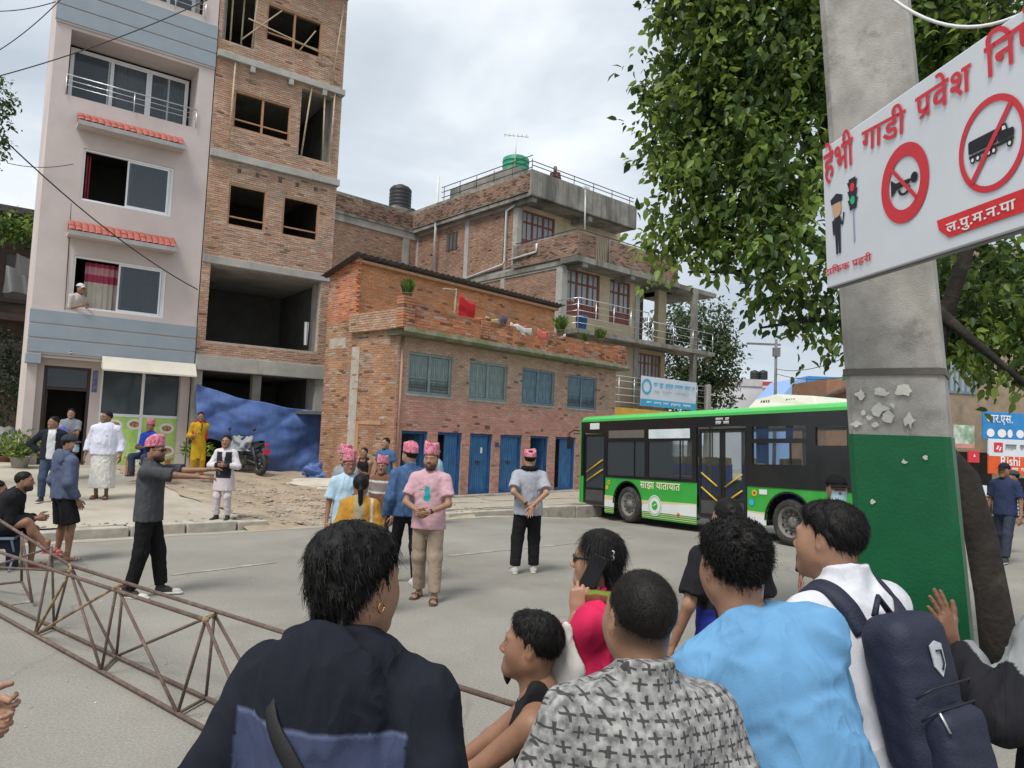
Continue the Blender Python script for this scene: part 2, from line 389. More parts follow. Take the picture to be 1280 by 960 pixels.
for i in range(400):
    y = rr.uniform(2.2, 12); x = rr.uniform(-.75, .75)*y; b.col = rr.choice([(.4, .38, .34), (.3, .28, .25), (.5, .48, .44)]); rock(b, x, y, .002, rr.uniform(.004, .014), rr)
M_rub = pm('rubble', (.4, .35, .3), .95, .15, 9, .3, 60, attr=True)
tag(b.build('rubble', M_rub), 'loose stones and broken brick scattered over the dirt driveway', 'rubble', kind='stuff')

# ================================================================== shared building materials
M_mort = pm('mortar', (.40, .36, .31), .95, .2, 5, .4, 60)
M_brick = pm('fired_brick', (.4, .2, .12), .92, .16, 2.2, .35, 70, attr=True, col2=(.30, .255, .21), spot=.12)
M_cc = pm('raw_concrete', (.38, .365, .335), .92, .2, 1.4, .4, 40, col2=(.22, .215, .2), spot=.3, streak=.7)
M_dark = pm('dim_interior', (.10, .095, .09), .95, .2, 2, .1, 20)  # dark base colour stands in for the shade of unlit rooms and holes
M_alu = pm('white_aluminium', (.74, .75, .76), .4, .05, 5, 0, metal=.0)
M_glass = glass('window_glass', (.15, .175, .20), .05, .36)  # grey-blue base stands in for sky reflected in the panes
M_glassd = glass('dark_pane', (.03, .04, .05), .06)
M_steel = pm('steel_rail', (.62, .63, .64), .3, .08, 5, 0, metal=.85)
M_wood = pm('pale_timber', (.40, .22, .12), .8, .2, 6, .2, 40, stretch=(1, 1, .2))
M_bamboo = pm('bamboo', (.42, .34, .22), .7, .25, 8, .1, 30)
PAL_TOWER = [(.43, .255, .18), (.40, .22, .15), (.47, .31, .22), (.38, .25, .185), (.50, .36, .26)]
PAL_ORANGE = [(.52, .19, .085), (.46, .16, .075), (.56, .235, .11), (.43, .17, .10), (.5, .22, .13)]
PAL_RED = [(.50, .255, .205), (.46, .235, .19), (.54, .295, .24), (.45, .25, .205)]
PAL_TAN = [(.42, .26, .17), (.38, .225, .15), (.46, .30, .205), (.36, .24, .17)]
def holesY(b, h, y0, y1): pass
def railing(parent, x0, x1, y, z, h=.75, bars=3, posts=4, mat=None, r=.016, name='railing'):
    b = MB()
    for i in range(bars): zz = z+h-(i*h/bars)*.8; b.tube([(x0, y, zz), (x1, y, zz)], r if i == 0 else r*.6, 6)
    for i in range(posts): x = x0+(x1-x0)*i/(posts-1); b.tube([(x, y, z), (x, y, z+h)], r, 6)
    return b.build(name, mat or M_steel, parent)
def frame_b(b, x0, x1, z0, z1, y0, y1, w):
    b.box(x0, x1, y0, y1, z0, z0+w).box(x0, x1, y0, y1, z1-w, z1).box(x0, x0+w, y0, y1, z0+w, z1-w).box(x1-w, x1, y0, y1, z0+w, z1-w)

# ================================================================== pink apartment building
PP = Vector((-10.8, 20.2, 0)); PTH = R(36)
pink = thing('apartment_building', 'tall narrow pink plastered building with grey bands and red tiled window hoods', 'building', PP, PTH)
M_pink = pm('pink_plaster', (.545, .470, .445), .85, .10, .7, .12, 50, col2=(.46, .385, .37), spot=.22, streak=.85)
M_band = pm('grey_band_paint', (.27, .315, .355), .7, .06, 2, .05, 50)
UW = (-2.14, 1.90)
h_low = (-1.29, 1.00, 4.82, 6.24); h_up = (-1.27, 1.00, 7.76, 9.18); h_bal = (-1.78, 1.47, 10.52, 12.33); h_top = (-.9, 1.5, 13.95, 16.0)
wall_mesh(UW[0], UW[1], 3.5, 16.6, .25, [h_low, h_up, h_bal, h_top]).build('wall', M_pink, pink)
part('side_wall', M_pink, pink, lambda b: b.box(UW[0]+.02, UW[0]+.25, .25, 3.6, 0, 16.6).box(UW[1]-.25, UW[1]-.003, .25, 3.6, 0, 16.6).box(UW[0]+.25, UW[1]-.25, 3.4, 3.6, 0, 16.6))
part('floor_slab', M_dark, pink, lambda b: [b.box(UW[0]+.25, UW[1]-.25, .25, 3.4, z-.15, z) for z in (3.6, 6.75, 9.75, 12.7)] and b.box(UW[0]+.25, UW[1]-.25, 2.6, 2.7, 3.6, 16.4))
part('roof', M_pink, pink, lambda b: b.box(UW[0], UW[1], 0, 3.6, 16.6, 16.9))
def bands(z0, z1, n, nm, x0=UW[0], x1=UW[1]):
    hh = (z1-z0)/n
    for i in range(n): pbox(nm, M_band, pink, x0-.03, x1+.0, -.075, .02, z0+i*hh+.02, z0+(i+1)*hh-.02, bevel=.008)
    pbox('band_backing', M_pink, pink, x0-.02, x1-.004, -.045, -.004, z0-.03, z1+.03)
bands(3.55, 4.70, 3, 'band_board'); bands(12.45, 13.75, 3, 'band_board')
pbox('band_bracket', M_band, pink, UW[0]-.04, UW[0]+.30, -.08, .3, 3.27, 3.53, bevel=.01)
pbox('soffit', M_pink, pink, UW[0]+.01, UW[1]-.01, .0, .5, 3.44, 3.54)
M_curt = pm('cream_curtain', (.52, .47, .40), .9, .1, 3, .1, 30, attr=True)
def curtain(parent, x0, x1, z0, z1, y, cols, amp=.035, waves=9):
    b = MB(); nu = 60; nv = 12
    for j in range(nv):
        def f(u, v, j=j): return (x0+(x1-x0)*u, y+amp*math.sin(u*waves*6.28+.6*math.sin(u*9))+.01*math.sin(u*31), z0+(z1-z0)*(j+v)/nv)
        zc = (j+.5)/nv; b.col = cols(zc)
        b.grid(f, nu, 1)
    return b.build('curtain', M_curt, parent)
def slider(parent, x0, x1, z0, z1, y, open_left=.0, n=2, name='window'):
    w = thing_part = MB(); frame_b(w, x0, x1, z0, z1, y, y+.09, .055)
    o = w.build(name, M_alu, parent, bevel=.006)
    L = (x1-x0-.11)/n
    for i in range(n):
        a = x0+.055+i*L; s = MB(); yy = y+.02+.028*(i % 2)
        if open_left and i == 0: a = a+open_left
        frame_b(s, a, a+L, z0+.058, z1-.058, yy, yy+.025, .045)
        sa = s.build('sash', M_alu, o)
        pbox('pane', M_glass, o, a+.045, a+L-.045, yy+.010, yy+.015, z0+.10, z1-.10)
    return o
slider(pink, h_low[0], h_low[1], h_low[2], h_low[3], .03, open_left=1.03)
curtain(pink, -.98, -.10, 4.88, 6.16, .34, lambda z: (.40, .055, .12) if z > .9 or .58 < z < .74 else ((.55, .28, .30) if .74 <= z <= .9 else (.55, .50, .42)), waves=6)
curtain(pink, .42, .9, 4.88, 6.16, .34, lambda z: (.45, .14, .17) if .66 < z < .78 else (.56, .52, .45), waves=4)
slider(pink, h_up[0], h_up[1], h_up[2], h_up[3], .03, open_left=1.03)
curtain(pink, -1.2, -1.05, 7.85, 9.1, .34, lambda z: (.30, .04, .06), waves=2); curtain(pink, .40, .62, 7.85, 9.1, .34, lambda z: (.36, .12, .12), waves=2); 
# recessed balcony
part('balcony_reveal', M_pink, pink, lambda b: b.box(-1.85, -1.78, .25, 1.0, 10.4, 12.5).box(1.47, 1.54, .25, 1.0, 10.4, 12.5).box(-1.85, 1.54, .25, 1.0, 12.33, 12.45).box(-1.85, 1.54, .25, 1.0, 10.36, 10.5))
sw = slider(pink, -1.70, 1.40, 10.5, 12.25, .92, n=3)
for k in range(3): pbox('mullion', M_alu, sw, -1.70+.95+k*1.0-.42*(k == 2), -1.65+.95+k*1.0-.42*(k == 2), .95, .985, 10.56, 12.2)
curtain(pink, -.5, .35, 10.6, 12.2, 1.1, lambda z: (.42, .40, .37), waves=8); curtain(pink, .75, 1.3, 10.6, 12.2, 1.1, lambda z: (.45, .42, .38), waves=6)
railing(pink, -1.80, 1.48, -.05, 10.50, .55, 3, 3)
part('balcony_reveal', M_pink, pink, lambda b: b.box(-.95, 1.55, .9, 1.0, 13.9, 16.3))
slider(pink, -.8, 1.4, 13.98, 15.9, .82, n=3); railing(pink, -.95, 1.52, -.06, 13.80, .6, 3, 4)
# tiled hoods
M_tile = pm('red_clay_tile', (.37, .105, .08), .75, .25, 14, .3, 60, col2=(.33, .10, .075), spot=.2)
def tile_mesh():
    b = MB(); 
    def f(u, v): a = math.pi*u; return (-.075*math.cos(a), -.24*v, .035*math.sin(a)-.0*v-.24*v*.72)
    b.grid(f, 6, 2); return b.mesh('tile', M_tile)
TM = tile_mesh()
for (x0, x1, z) in ((-1.49, 1.17, 9.80), (-1.50, 1.15, 6.84)):
    hood = pbox('hood_slab', M_pink, pink, x0, x1, -.50, .0, z-.14, z-.05, bevel=.008)
    pbox('gutter', pm('hood_grey', (.33, .33, .33), .6), hood, x0-.01, x1+.01, -.53, -.503, z-.17, z-.05)
    part('hood_bed', M_tile, hood, lambda b: b.prism([(x0+.01, z-.05), (x1-.01, z-.05), (x1-.01, z+.26), (x0+.01, z+.26)], -.012, -.004))
    n = int((x1-x0)/.15)
    for r_ in range(2):
        for i in range(n):
            o = meshobj('tile', TM, hood); o.location = (x0+.08+(x1-x0-.16)*i/(n-1), -.015-.22*r_, z+.29-.158*r_); o.rotation_euler = (random.uniform(-.04, .04), 0, random.uniform(-.03, .03)); o.scale = (1, 1.05, 1)
# ground floor
GY = .45
dh = (-1.72, -.62, .3, 3.27); sh = (-.38, 1.82, .3, 3.30)
wall_mesh(UW[0]+.04, UW[1]-.03, -.2, 3.52, .22, [dh, sh], GY).build('wall', M_pink, pink)
pbox('floor', M_conc, pink, UW[0]+.26, UW[1]-.26, GY+.0, 3.4, .2, .55)
part('partition', M_dark, pink, lambda b: b.box(-.5, -.42, GY+.23, 3.1, .5, 3.4).box(-1.9, 1.7, 3.1, 3.2, .5, 3.4))
M_brownw = pm('dark_brown_wood', (.055, .035, .03), .6, .2, 6, .1, 30)
dfr = MB(); frame_b(dfr, dh[0], dh[1], .4, dh[3], GY+.04, GY+.14, .07); dfr.box(dh[0]+.07, dh[1]-.07, GY+.05, GY+.13, 2.63, 2.70)
df = dfr.build('door_frame', M_brownw, pink, bevel=.006); pbox('transom_pane', M_glassd, df, dh[0]+.08, dh[1]-.08, GY+.07, GY+.08, 2.71, 3.2)
part('door', M_brownw, pink, lambda b: b.box(dh[0]+.08, dh[0]+.13, GY+.14, GY+.9, .56, 2.62).box(dh[0]+.13, dh[0]+.145, GY+.25, GY+.8, 1.0, 1.5))
sfr = MB(); frame_b(sfr, sh[0], sh[1], .45, sh[3], GY+.02, GY+.12, .06); sfr.box(.66, .74, GY+.025, GY+.115, .5, 3.25).box(sh[0]+.06, .66, GY+.025, GY+.115, 1.98, 2.06).box(.74, sh[1]-.06, GY+.025, GY+.115, 1.98, 2.06)
sf = sfr.build('shop_front', M_alu, pink, bevel=.006)
for a, c in ((-.32, .66), (.74, 1.76)): pbox('pane', M_glass, sf, a, c, GY+.06, GY+.068, 2.06, 3.24)
M_menu = pm('green_menu_print', (.40, .62, .16), .5, .2, 3, 0, col2=(.55, .72, .25), spot=.4)
mb = pbox('menu_panel', M_menu, sf, -.33, 1.77, GY+.045, GY+.055, .52, 1.99)
M_wht = pm('white_print', (.72, .72, .70), .6, .05, 5, 0); M_food = pm('food_print', (.30, .13, .06), .6, .5, 22, 0, col2=(.55, .35, .12), spot=.5)
def disc(b, x, z, rx, rz, y, n=20): b.add([(x+rx*math.cos(2*math.pi*i/n), y, z+rz*math.sin(2*math.pi*i/n)) for i in range(n)], [tuple(range(n))])
for x, z in ((.05, 1.75), (.55, 1.78), (1.40, 1.70), (1.45, 1.05), (.1, 1.1)):
    part('food_plate', [M_wht, M_food], mb, lambda b: (disc(b, x, z, .2, .15, GY+.043), setattr(b, 'mi', 1), disc(b, x, z, .13, .085, GY+.0415)))
# cream canopy over the shop front
M_canopy = pm('cream_canopy', (.58, .54, .46), .8, .08, 2, .1, 30)
cp = part('canopy', M_canopy, pink, lambda b: b.prism([(0, 0), (0, 0)], 0, 0) if False else b.add([(-.45, -.10, 3.60), (1.93, -.10, 3.60), (1.93, -.36, 3.24), (-.45, -.36, 3.24), (-.45, -.36, 3.20), (1.93, -.36, 3.20), (-.32, -.30, 3.20), (1.9, -.30, 3.20), (-.45, GY-.003, 3.45), (1.93, GY-.003, 3.45)], [(0, 3, 2, 1), (3, 4, 5, 2), (4, 6, 7, 5), (6, 8, 9, 7), (0, 8, 6, 4, 3), (1, 2, 5, 7, 9)]))
part('poster', [pm('poster_print', (.12, .13, .25), .5, .6, 9, 0, col2=(.45, .2, .18), spot=.5)], pink, lambda b: b.box(-.585, -.455, GY-.012, GY-.002, 2.62, 3.22))

# ================================================================== unfinished brick tower
tower = thing('unfinished_tower', 'unfinished bare brick tower with open window holes and concrete slab edges', 'building', PP, PTH)
TX = (1.93, 5.92)
T_holes = [(2.18, 5.58, 4.32, 6.60), (2.55, 3.68, 7.85, 9.14), (4.20, 5.38, 7.87, 9.13), (2.52, 4.27, 10.85, 12.02), (4.57, 5.65, 10.53, 12.72), (3.32, 5.11, 13.88, 15.10), (2.04, 3.00, 13.45, 15.35), (1.9, 6.0, -1, 3.5), (2.1, 5.95, 17, 18)]
wall_mesh(TX[0], TX[1], 0, 16.4, .22, T_holes, .02).build('wall', M_mort, tower)
slabs = [(3.44, 3.88, -.10), (6.62, 6.86, -.03), (9.80, 10.02, -.14), (12.84, 13.04, -.16), (16.2, 16.45, -.35)]
bh_ = T_holes + [(1.8, 6, a-.0, c+.0) for a, c, _ in slabs]
def tt(u, z): return (1.06, 1.02, .98) if u < 2.5 else (1, 1, 1)
rects = brick_rects(TX[0]+.01, TX[1]-.01, 3.89, 16.2, bh_)
bo = meshobj('brickwork', bricks_mesh('brickwork', rects, PAL_TOWER, M_brick, y0=.02, seed=2, tint=tt, proud=.016), tower); bo['kind'] = 'stuff'
for i, (a, c, pr) in enumerate(slabs): pbox('slab_edge', M_cc, tower, TX[0]+.002, TX[1]+.04, pr, .24, a, c, bevel=.015)
for z in (3.6, 6.7, 9.9, 12.95, 16.3): pbox('floor_slab', M_cc, tower, TX[0]+.005, TX[1]-.005, .245, 8, z-.12, z+.02)
part('side_wall', M_mort, tower, lambda b: b.box(TX[0]+.004, TX[0]+.2, .25, 8, -.2, 16.2).box(TX[1]-.2, TX[1], .25, 8, -.2, 16.2).box(TX[0]+.2, TX[1]-.2, 7.8, 8, -.2, 16.2))
for x, zt in ((2.12, 16.2), (3.9, 3.44), (5.72, 16.2)):
    pbox('column', M_cc, tower, x-.13, x+.13, .5, .78, .3, zt)
pbox('corner_column', M_cc, tower, 5.60, 5.88, .0, .26, .2, 3.44)
pbox('corner_column', M_cc, tower, 1.95, 2.17, .03, .26, .2, 3.44)
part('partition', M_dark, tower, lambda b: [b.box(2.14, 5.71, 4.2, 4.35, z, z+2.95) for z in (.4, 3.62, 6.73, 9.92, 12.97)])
part('shade_lining', M_dark, tower, lambda b: b.box(2.135, 2.15, .8, 4.2, .3, 16.1).box(5.70, 5.715, .8, 4.2, .3, 16.1))  # dark facing puts the shade of the open floors into the wall colour
for hx0, hx1, hz0, hz1, mid in ((2.55, 3.68, 7.85, 9.14, 0), (4.20, 5.38, 7.87, 9.13, 0), (2.52, 4.27, 10.85, 12.02, 1), (3.32, 5.11, 13.88, 15.10, 1)):
    def wf(b):
        frame_b(b, hx0, hx1, hz0, hz1, .03, .12, .05); b.box(hx0+.05, hx1-.05, .05, .10, hz0+.27, hz0+.31)
        if mid: b.box((hx0+hx1)/2-.03, (hx0+hx1)/2+.03, .045, .105, hz0+.05, hz1-.05)
    part('window_frame', M_wood, tower, wf)
for x in (2.75, 3.3, 4.0, 4.55, 5.15): pbox('joist_pocket', M_dark, tower, x, x+.11, -.006, .05, 9.50, 9.62)
for x in (2.9, 4.1, 5.2): pbox('ledge_bracket', M_cc, tower, x, x+.14, -.15, .0, 12.66, 12.84)
def pole(pts, r=.028, nm='bamboo_pole', par=tower): return part(nm, M_bamboo, par, lambda b: b.tube(pts, r, 7))
pole([(2.42, -.12, 10.1), (2.45, -.1, 12.8)]); pole([(4.70, .12, 10.5), (4.86, -.08, 12.9)]); pole([(5.42, .1, 10.55), (5.30, -.05, 12.8)]); pole([(5.62, -.05, 10.6), (5.62, -.1, 12.9)])
pole([(2.6, -.06, 13.6), (3.75, -.06, 14.95)], .022); pole([(2.75, -.08, 14.3), (5.5, -.08, 13.98)], .022); pole([(4.4, .0, 13.9), (4.9, .03, 14.75)], .02); pole([(2.95, .08, 13.5), (3.02, .0, 15.6)], .03); pole([(5.5, -.1, 13.1), (5.75, -.1, 15.9)], .025)
pole([(2.35, .3, 13.5), (2.35, .3, 15.3)]); pole([(2.7, .4, 13.5), (2.72, .4, 15.3)])
part('hanging_cloth', M_alu, tower, lambda b: b.grid(lambda u, v: (5.28+.14*u+.05*(v-.5)*(u-.5), .45+.03*math.sin(u*9), 4.55+.75*v), 8, 6))

# ================================================================== old two-storey brick house with blue doors
HP = Vector((-3.06, 19.3, 0)); HTH = R(48); HW = 10.25
house = thing('brick_house', 'old low brick house with blue doors, grey shutters and a mossy brick parapet', 'building', HP, HTH)
doors = [(.29, 1.22), (1.58, 2.54), (2.85, 3.81), (4.15, 5.17), (5.55, 6.48), (6.83, 7.95), (8.4, 9.4)]
wins = [(.40, 2.00), (2.70, 4.34), (5.03, 6.67), (7.38, 9.06)]
Hh = [(a, c, .16, 1.93) for a, c in doors]+[(a, c, 2.92, 4.06) for a, c in wins]
wall_mesh(0, HW, -.3, 4.5, .3, Hh).build('wall', M_mort, house)
def ht(u, z):
    k = sst(z, 2.55, 3.1)*1.0; red = (1.05, 1.0, .95); tan = (.92, 1.12, 1.02); f = [red[i]*(1-k)+tan[i]*k for i in range(3)]
    g = 1-.12*max(0, mnoise.noise((u*.8, z*.9, 3)))
    return tuple(x*g for x in f)
rects = brick_rects(.005, HW-.005, .12, 4.42, Hh)
bo = meshobj('brickwork', bricks_mesh('brickwork', rects, PAL_RED, M_brick, seed=3, tint=ht), house); bo['kind'] = 'stuff'
part('side_wall', M_mort, house, lambda b: b.box(.0, .28, .305, 2.0, -.3, 4.5).box(0, .28, 2.0, 3.3, -.3, 6.35).box(HW-.3, HW, .305, 3.3, -.3, 4.5).box(.28, HW-.3, 3.05, 3.3, -.3, 5.9))
def side_top(u): return 5.12 if u > 1.42 else 6.42+.5*(u/1.3)
def st(u, z):
    n = mnoise.noise((u*1.1, z*.8, 9)); g = .8+.25*n; lo = 1.0 if z < 5.3 else 1.06
    grey = .35 if 4.2 < z < 4.9 else 0
    f = (g*lo*.88, g*1.18*(1+grey*.35), g*1.3*(1+grey*.5)); return f if z < 4.95 or u > 1.4 else (g*1.05, g, g)
so_ = meshobj('side_brickwork', bricks_mesh('side_brickwork', brick_rects(0, 3.3, .1, 6.9, [], top=side_top), PAL_ORANGE, M_brick, seed=4, tint=st, dark=.05, pale=.05, proud=.01), house); so_['kind'] = 'stuff'
swap_axes_obj(so_, (0, 3.3, 0), R(-90))
pbox('render_patch', M_mort, house, -.014, -.003, 2.3, 3.1, 4.2, 4.5)
pbox('render_patch', M_mort, house, -.016, -.003, 1.62, 1.98, .1, 4.2)
pbox('lintel', M_wood, house, -.03, .02, .5, 1.6, 2.05, 2.14); 
pbox('blocked_door_frame', M_wood, house, -.028, .02, 1.46, 1.62, .2, 2.05)
# interior
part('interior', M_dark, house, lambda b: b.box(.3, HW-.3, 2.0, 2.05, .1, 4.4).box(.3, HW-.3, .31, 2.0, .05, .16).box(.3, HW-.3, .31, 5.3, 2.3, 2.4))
for x in (1.4, 2.7, 3.98, 5.36, 6.65, 8.17): pbox('partition', M_mort, house, x-.08, x+.08, .31, 2.0, .16, 2.3)
M_blue = pm('blue_door_paint', (.04, .145, .315), .65, .35, 3, .15, 50, col2=(.11, .21, .31), spot=.32, stretch=(3, 3, .6))
M_blued = pm('blue_frame_paint', (.025, .085, .24), .6, .3, 4, .1, 40)
M_grey_sh = pm('grey_green_shutter', (.215, .27, .27), .75, .2, 4, .2, 50, col2=(.27, .24, .19), spot=.2)
M_blue_sh = pm('blue_grey_shutter', (.145, .215, .265), .75, .25, 4, .2, 50, col2=(.20, .20, .19), spot=.18)
M_step = pm('step_concrete', (.36, .33, .28), .92, .2, 4, .3, 40, col2=(.26, .24, .2), spot=.3)
def leaf(b, w, h, planks=5):
    """plank door leaf, hinge at x=0"""
    pw = w/planks
    for i in range(planks): b.box(i*pw+.006, (i+1)*pw-.006, 0, .03, 0, h)
    b.box(.01, w-.01, .03, .05, .2, .3).box(.01, w-.01, .03, .05, h-.3, h-.2).box(0.004, w-.004, .012, .028, .01, h-.01)
def hinge_door(x, w, ang, flip=False, m=None):
    o = part('door_leaf', m or M_blue, house, lambda b: leaf(b, w, 1.66, 5)); o.location = (x, .13, .20); o.rotation_euler = (0, 0, R(ang)); 
    if flip: o.scale = (-1, 1, 1)
    return o
for i, (a, c) in enumerate(doors):
    f = MB(); frame_b(f, a, c, .17, 1.93, .06, .20, .075); f.build('door_frame', M_blued, house, bevel=.006)
    pbox('doorstep', M_step, house, a-.18, c+.18, -.30, .06, -.1, .165, bevel=.02)
    w = (c-a-.15)
    if i in (2, 3):
        for s_ in (0, 1):
            o = hinge_door(a+.075 if s_ == 0 else c-.075, w/2-.004, 0, s_ == 1)
            if s_ == 0: part('hasp', M_brownw, o, lambda b: b.box(w/2-.10, w/2+.10, -.02, 0, .88, .93).lathe([(0, -.045), (.028, -.045), (.028, -.02), (0, -.02)], 10, (w/2, 0, .84), 'y'))
    elif i in (0, 4): hinge_door(c-.075, .5, 75 if False else -82, True); hinge_door(a+.075, .45, 84, False, M_blued)
    elif i == 1: hinge_door(c-.075, w*.62, 0, True); hinge_door(a+.075, .4, 80, False, pm('maroon_paint', (.12, .03, .025), .6))
    else: hinge_door(c-.075, w*.6, -6, True); hinge_door(a+.075, .4, 80)
def shutter(b, w, h):
    frame_b(b, 0, w, 0, h, 0, .035, .055)
    b.box(.055, w-.055, .012, .03, .055, h-.055)
    b.box(.055, w-.055, -.002, .034, h*.36, h*.36+.05)
    for x in (w/2,): b.box(x-.025, x+.025, -.002, .034, h*.36+.05, h-.055)
    for (x0, x1, z0, z1) in ((.08, w/2-.05, h*.36+.09, h-.10), (w/2+.05, w-.08, h*.36+.09, h-.10), (.09, w-.09, .09, h*.36-.04)): b.box(x0, x1, .0, .02, z0, z1)
M_iron = pm('iron_grille', (.06, .06, .06), .6, .2, 5, .1)
for i, (a, c) in enumerate(wins):
    ms = M_grey_sh if i < 2 else M_blue_sh
    f = MB(); frame_b(f, a, c, 2.92, 4.06, .03, .16, .075); f.box((a+c)/2-.045, (a+c)/2+.045, .035, .155, 2.995, 3.985)
    wo_ = f.build('window', ms, house, bevel=.006)
    pbox('sill', M_step, wo_, a-.04, c+.04, -.035, .028, 2.86, 2.918, bevel=.008)
    for x0, x1 in ((a+.08, (a+c)/2-.05), ((a+c)/2+.05, c-.08)):
        W = (x1-x0)/2
        for k in range(2):
            o = part('shutter', ms, wo_, lambda b: shutter(b, W-.006, .975)); o.location = (x0+k*W+.003, .085, 3.005); o.rotation_euler = (0, 0, R(random.uniform(-2, 2)))
        def gr(b):
            for k in range(5): b.tube([(x0, .05, 3.03+k*.075), (x1, .05, 3.03+k*.075)], .006, 5)
            for k in range(6):
                cx = x0+(x1-x0)*(k+.5)/6; b.tube([(cx+.05*math.cos(t), .045, 3.16+.07*math.sin(t)) for t in [q*math.pi/6 for q in range(13)]], .006, 4)
        if i in (0, 3): part('grille', M_iron, wo_, gr)
# cornice slab with moss, brick parapet (each brick of the front parapet its own piece)
M_moss = pm('mossy_concrete', (.17, .155, .12), .97, .35, 5, .6, 30, col2=(.115, .13, .055), spot=.5)
def cornice(b):
    n = 60
    for i in range(n):
        x0 = -.16+(HW+.34)*i/n; x1 = -.16+(HW+.34)*(i+1)/n; d = .06*mnoise.noise((x0*3, 0, 0)); e2 = .05*mnoise.noise((x1*3, 0, 0))
        d2 = .06*mnoise.noise((x1*3, 0, 0))
        b.add([(x0, -.42-d*.3, 4.42+d*.5), (x1, -.42-d2*.3, 4.42+d2*.5), (x1, .3, 4.42), (x0, .3, 4.42), (x0, -.47-d*.3, 4.5), (x1, -.47-d2*.3, 4.5), (x0, -.40, 4.63+d), (x1, -.40, 4.63+d2), (x0, .3, 4.63), (x1, .3, 4.63)],
              [(0, 3, 2, 1), (0, 1, 5, 4), (4, 5, 7, 6), (6, 7, 9, 8)])
    b.box(-.05, 0.0, -.40, .4, 4.44, 4.58)
part('cornice', M_moss, house, cornice)
part('terrace_floor', M_cc, house, lambda b: b.box(.01, HW-.02, .305, 3.28, 4.505, 4.62))
ptop = lambda u: 5.24+.05*mnoise.noise((u*1.7, 1.3, 0))+(.0 if u > .9 else .12)
pr = brick_rects(-.14, HW+.14, 4.62, 5.40, [], .225, .064, .012, top=ptop)
part('parapet_core', M_mort, house, lambda b: b.box(-.13, HW+.13, -.335, -.12, 4.6, 5.19).box(-.13, .1, -.12, 2.0, 4.6, 5.08))
rng = np.random.RandomState(8); cc = brick_cols(len(pr), PAL_ORANGE, rng, .1, .06)
# nearest three hundred as single bricks, the far end joined
for i, (q, c) in enumerate(sorted(zip(pr, cc.tolist()), key=lambda t: t[0][0])):
    if i == 0: rest = MB()
    dk = .75 if (q[3] > ptop(q[0])-.12) else 1.0; st_ = 1-.45*max(0, mnoise.noise((q[0]*1.1, q[2]*2.0, 4)))
    k = [v*dk*st_ for v in c]; y = -.35+rng.normal(0, .006)
    bb = MB() if i < 290 else rest; bb.col = tuple(k); bb.box(q[0], q[1], y, -.16, q[2], q[3])
    if i < 290: bb.build('brick', M_brick, house)
rest.build('parapet_bricks', M_brick, house)['kind'] = 'stuff'
o_ = meshobj('return_brickwork', bricks_mesh('return_brickwork', brick_rects(0, 2.1, 4.6, 5.14, []), PAL_TAN, M_brick, seed=44), house); o_['kind'] = 'stuff'; swap_axes_obj(o_, (-.135, 2.0, 0), R(-90))
for x in (.0, 2.9, 6.0, 10.0): 
    r_ = brick_rects(x-.17, x+.22, 4.62, 5.30+(.14 if x == 0 else .03), [], .19, .064, .012)
    b = MB()
    for q in r_: b.col = tuple(brick_cols(1, PAL_ORANGE, rng, .15, .05)[0]*np.array([.80, .88, .95])); b.box(q[0], q[1], -.385+rng.normal(0, .004), -.10, q[2], q[3])
    b.build('parapet_pier', M_brick, house)
# set-back upper wall, door holes, tin roof
uh = [(.55+1.0, 2.7, 4.5, 5.55), (6.0, 6.9, 4.6, 5.62), (3.75, 4.3, 5.0, 5.60)]
wall_mesh(.28, 9.0, 4.5, 6.72, .25, uh, 2.0).build('upper_wall', M_mort, house)
bo = meshobj('upper_brickwork', bricks_mesh('upper_brickwork', brick_rects(0.0, 9.0, 4.62, 6.74, uh), [(.56, .24, .095), (.52, .21, .085), (.58, .28, .13), (.48, .20, .10)], M_brick, y0=2.0, seed=6), house); bo['kind'] = 'stuff'
part('dark_room', M_dark, house, lambda b: b.box(.3, 9, 2.9, 2.95, 4.6, 6.7))
b = MB()
for a, c, z0, z1 in uh: frame_b(b, a, c, z0, z1, 1.985, 2.08, .06)
b.build('opening_frames', M_wood, house)
pbox('eaves_course', M_brick, house, .0, 9.02, 1.90, 2.0, 6.56, 6.66) if False else None
M_tin = pm('rusty_dark_tin', (.07, .06, .055), .7, .35, 5, .3, 30, col2=(.12, .075, .05), spot=.35)
def tin(b):
    n = 130
    def f(u, v): x = -.22+9.5*u; return (x, 1.72+1.7*v, 6.86+.018*math.sin(u*n*2)-.50*v)
    b.grid(f, 260, 1)
part('tin_roof', M_tin, house, tin, solid=.03)
part('eaves_board', M_wood, house, lambda b: b.box(-.05, 9.05, 1.83, 1.97, 6.62, 6.70))
# drain pipe, holes
part('rain_pipe', pm('brown_pipe', (.33, .19, .13), .6), house, lambda b: b.tube([(.14, -.05, .3), (.14, -.05, 4.4)], .035, 8))
for x, z in ((.18, 3.45), (.2, 3.62), (2.35, 2.13), (3.5, 2.14), (3.6, 2.14), (9.3, 3.35), (9.32, 3.18), (6.1, 2.12), (.12, 2.1)): pbox('putlog_hole', M_dark, house, x-.045, x+.045, -.02, .02, z-.04, z+.03)
part('number_plate', pm('dark_plate', (.05, .06, .16), .5), house, lambda b: b.box(3.9, 4.07, -.03, -.012, 1.55, 1.68))
part('notice', M_wht, house, lambda b: (b.box(3.42, 3.50, .11, .125, 1.35, 1.52)))
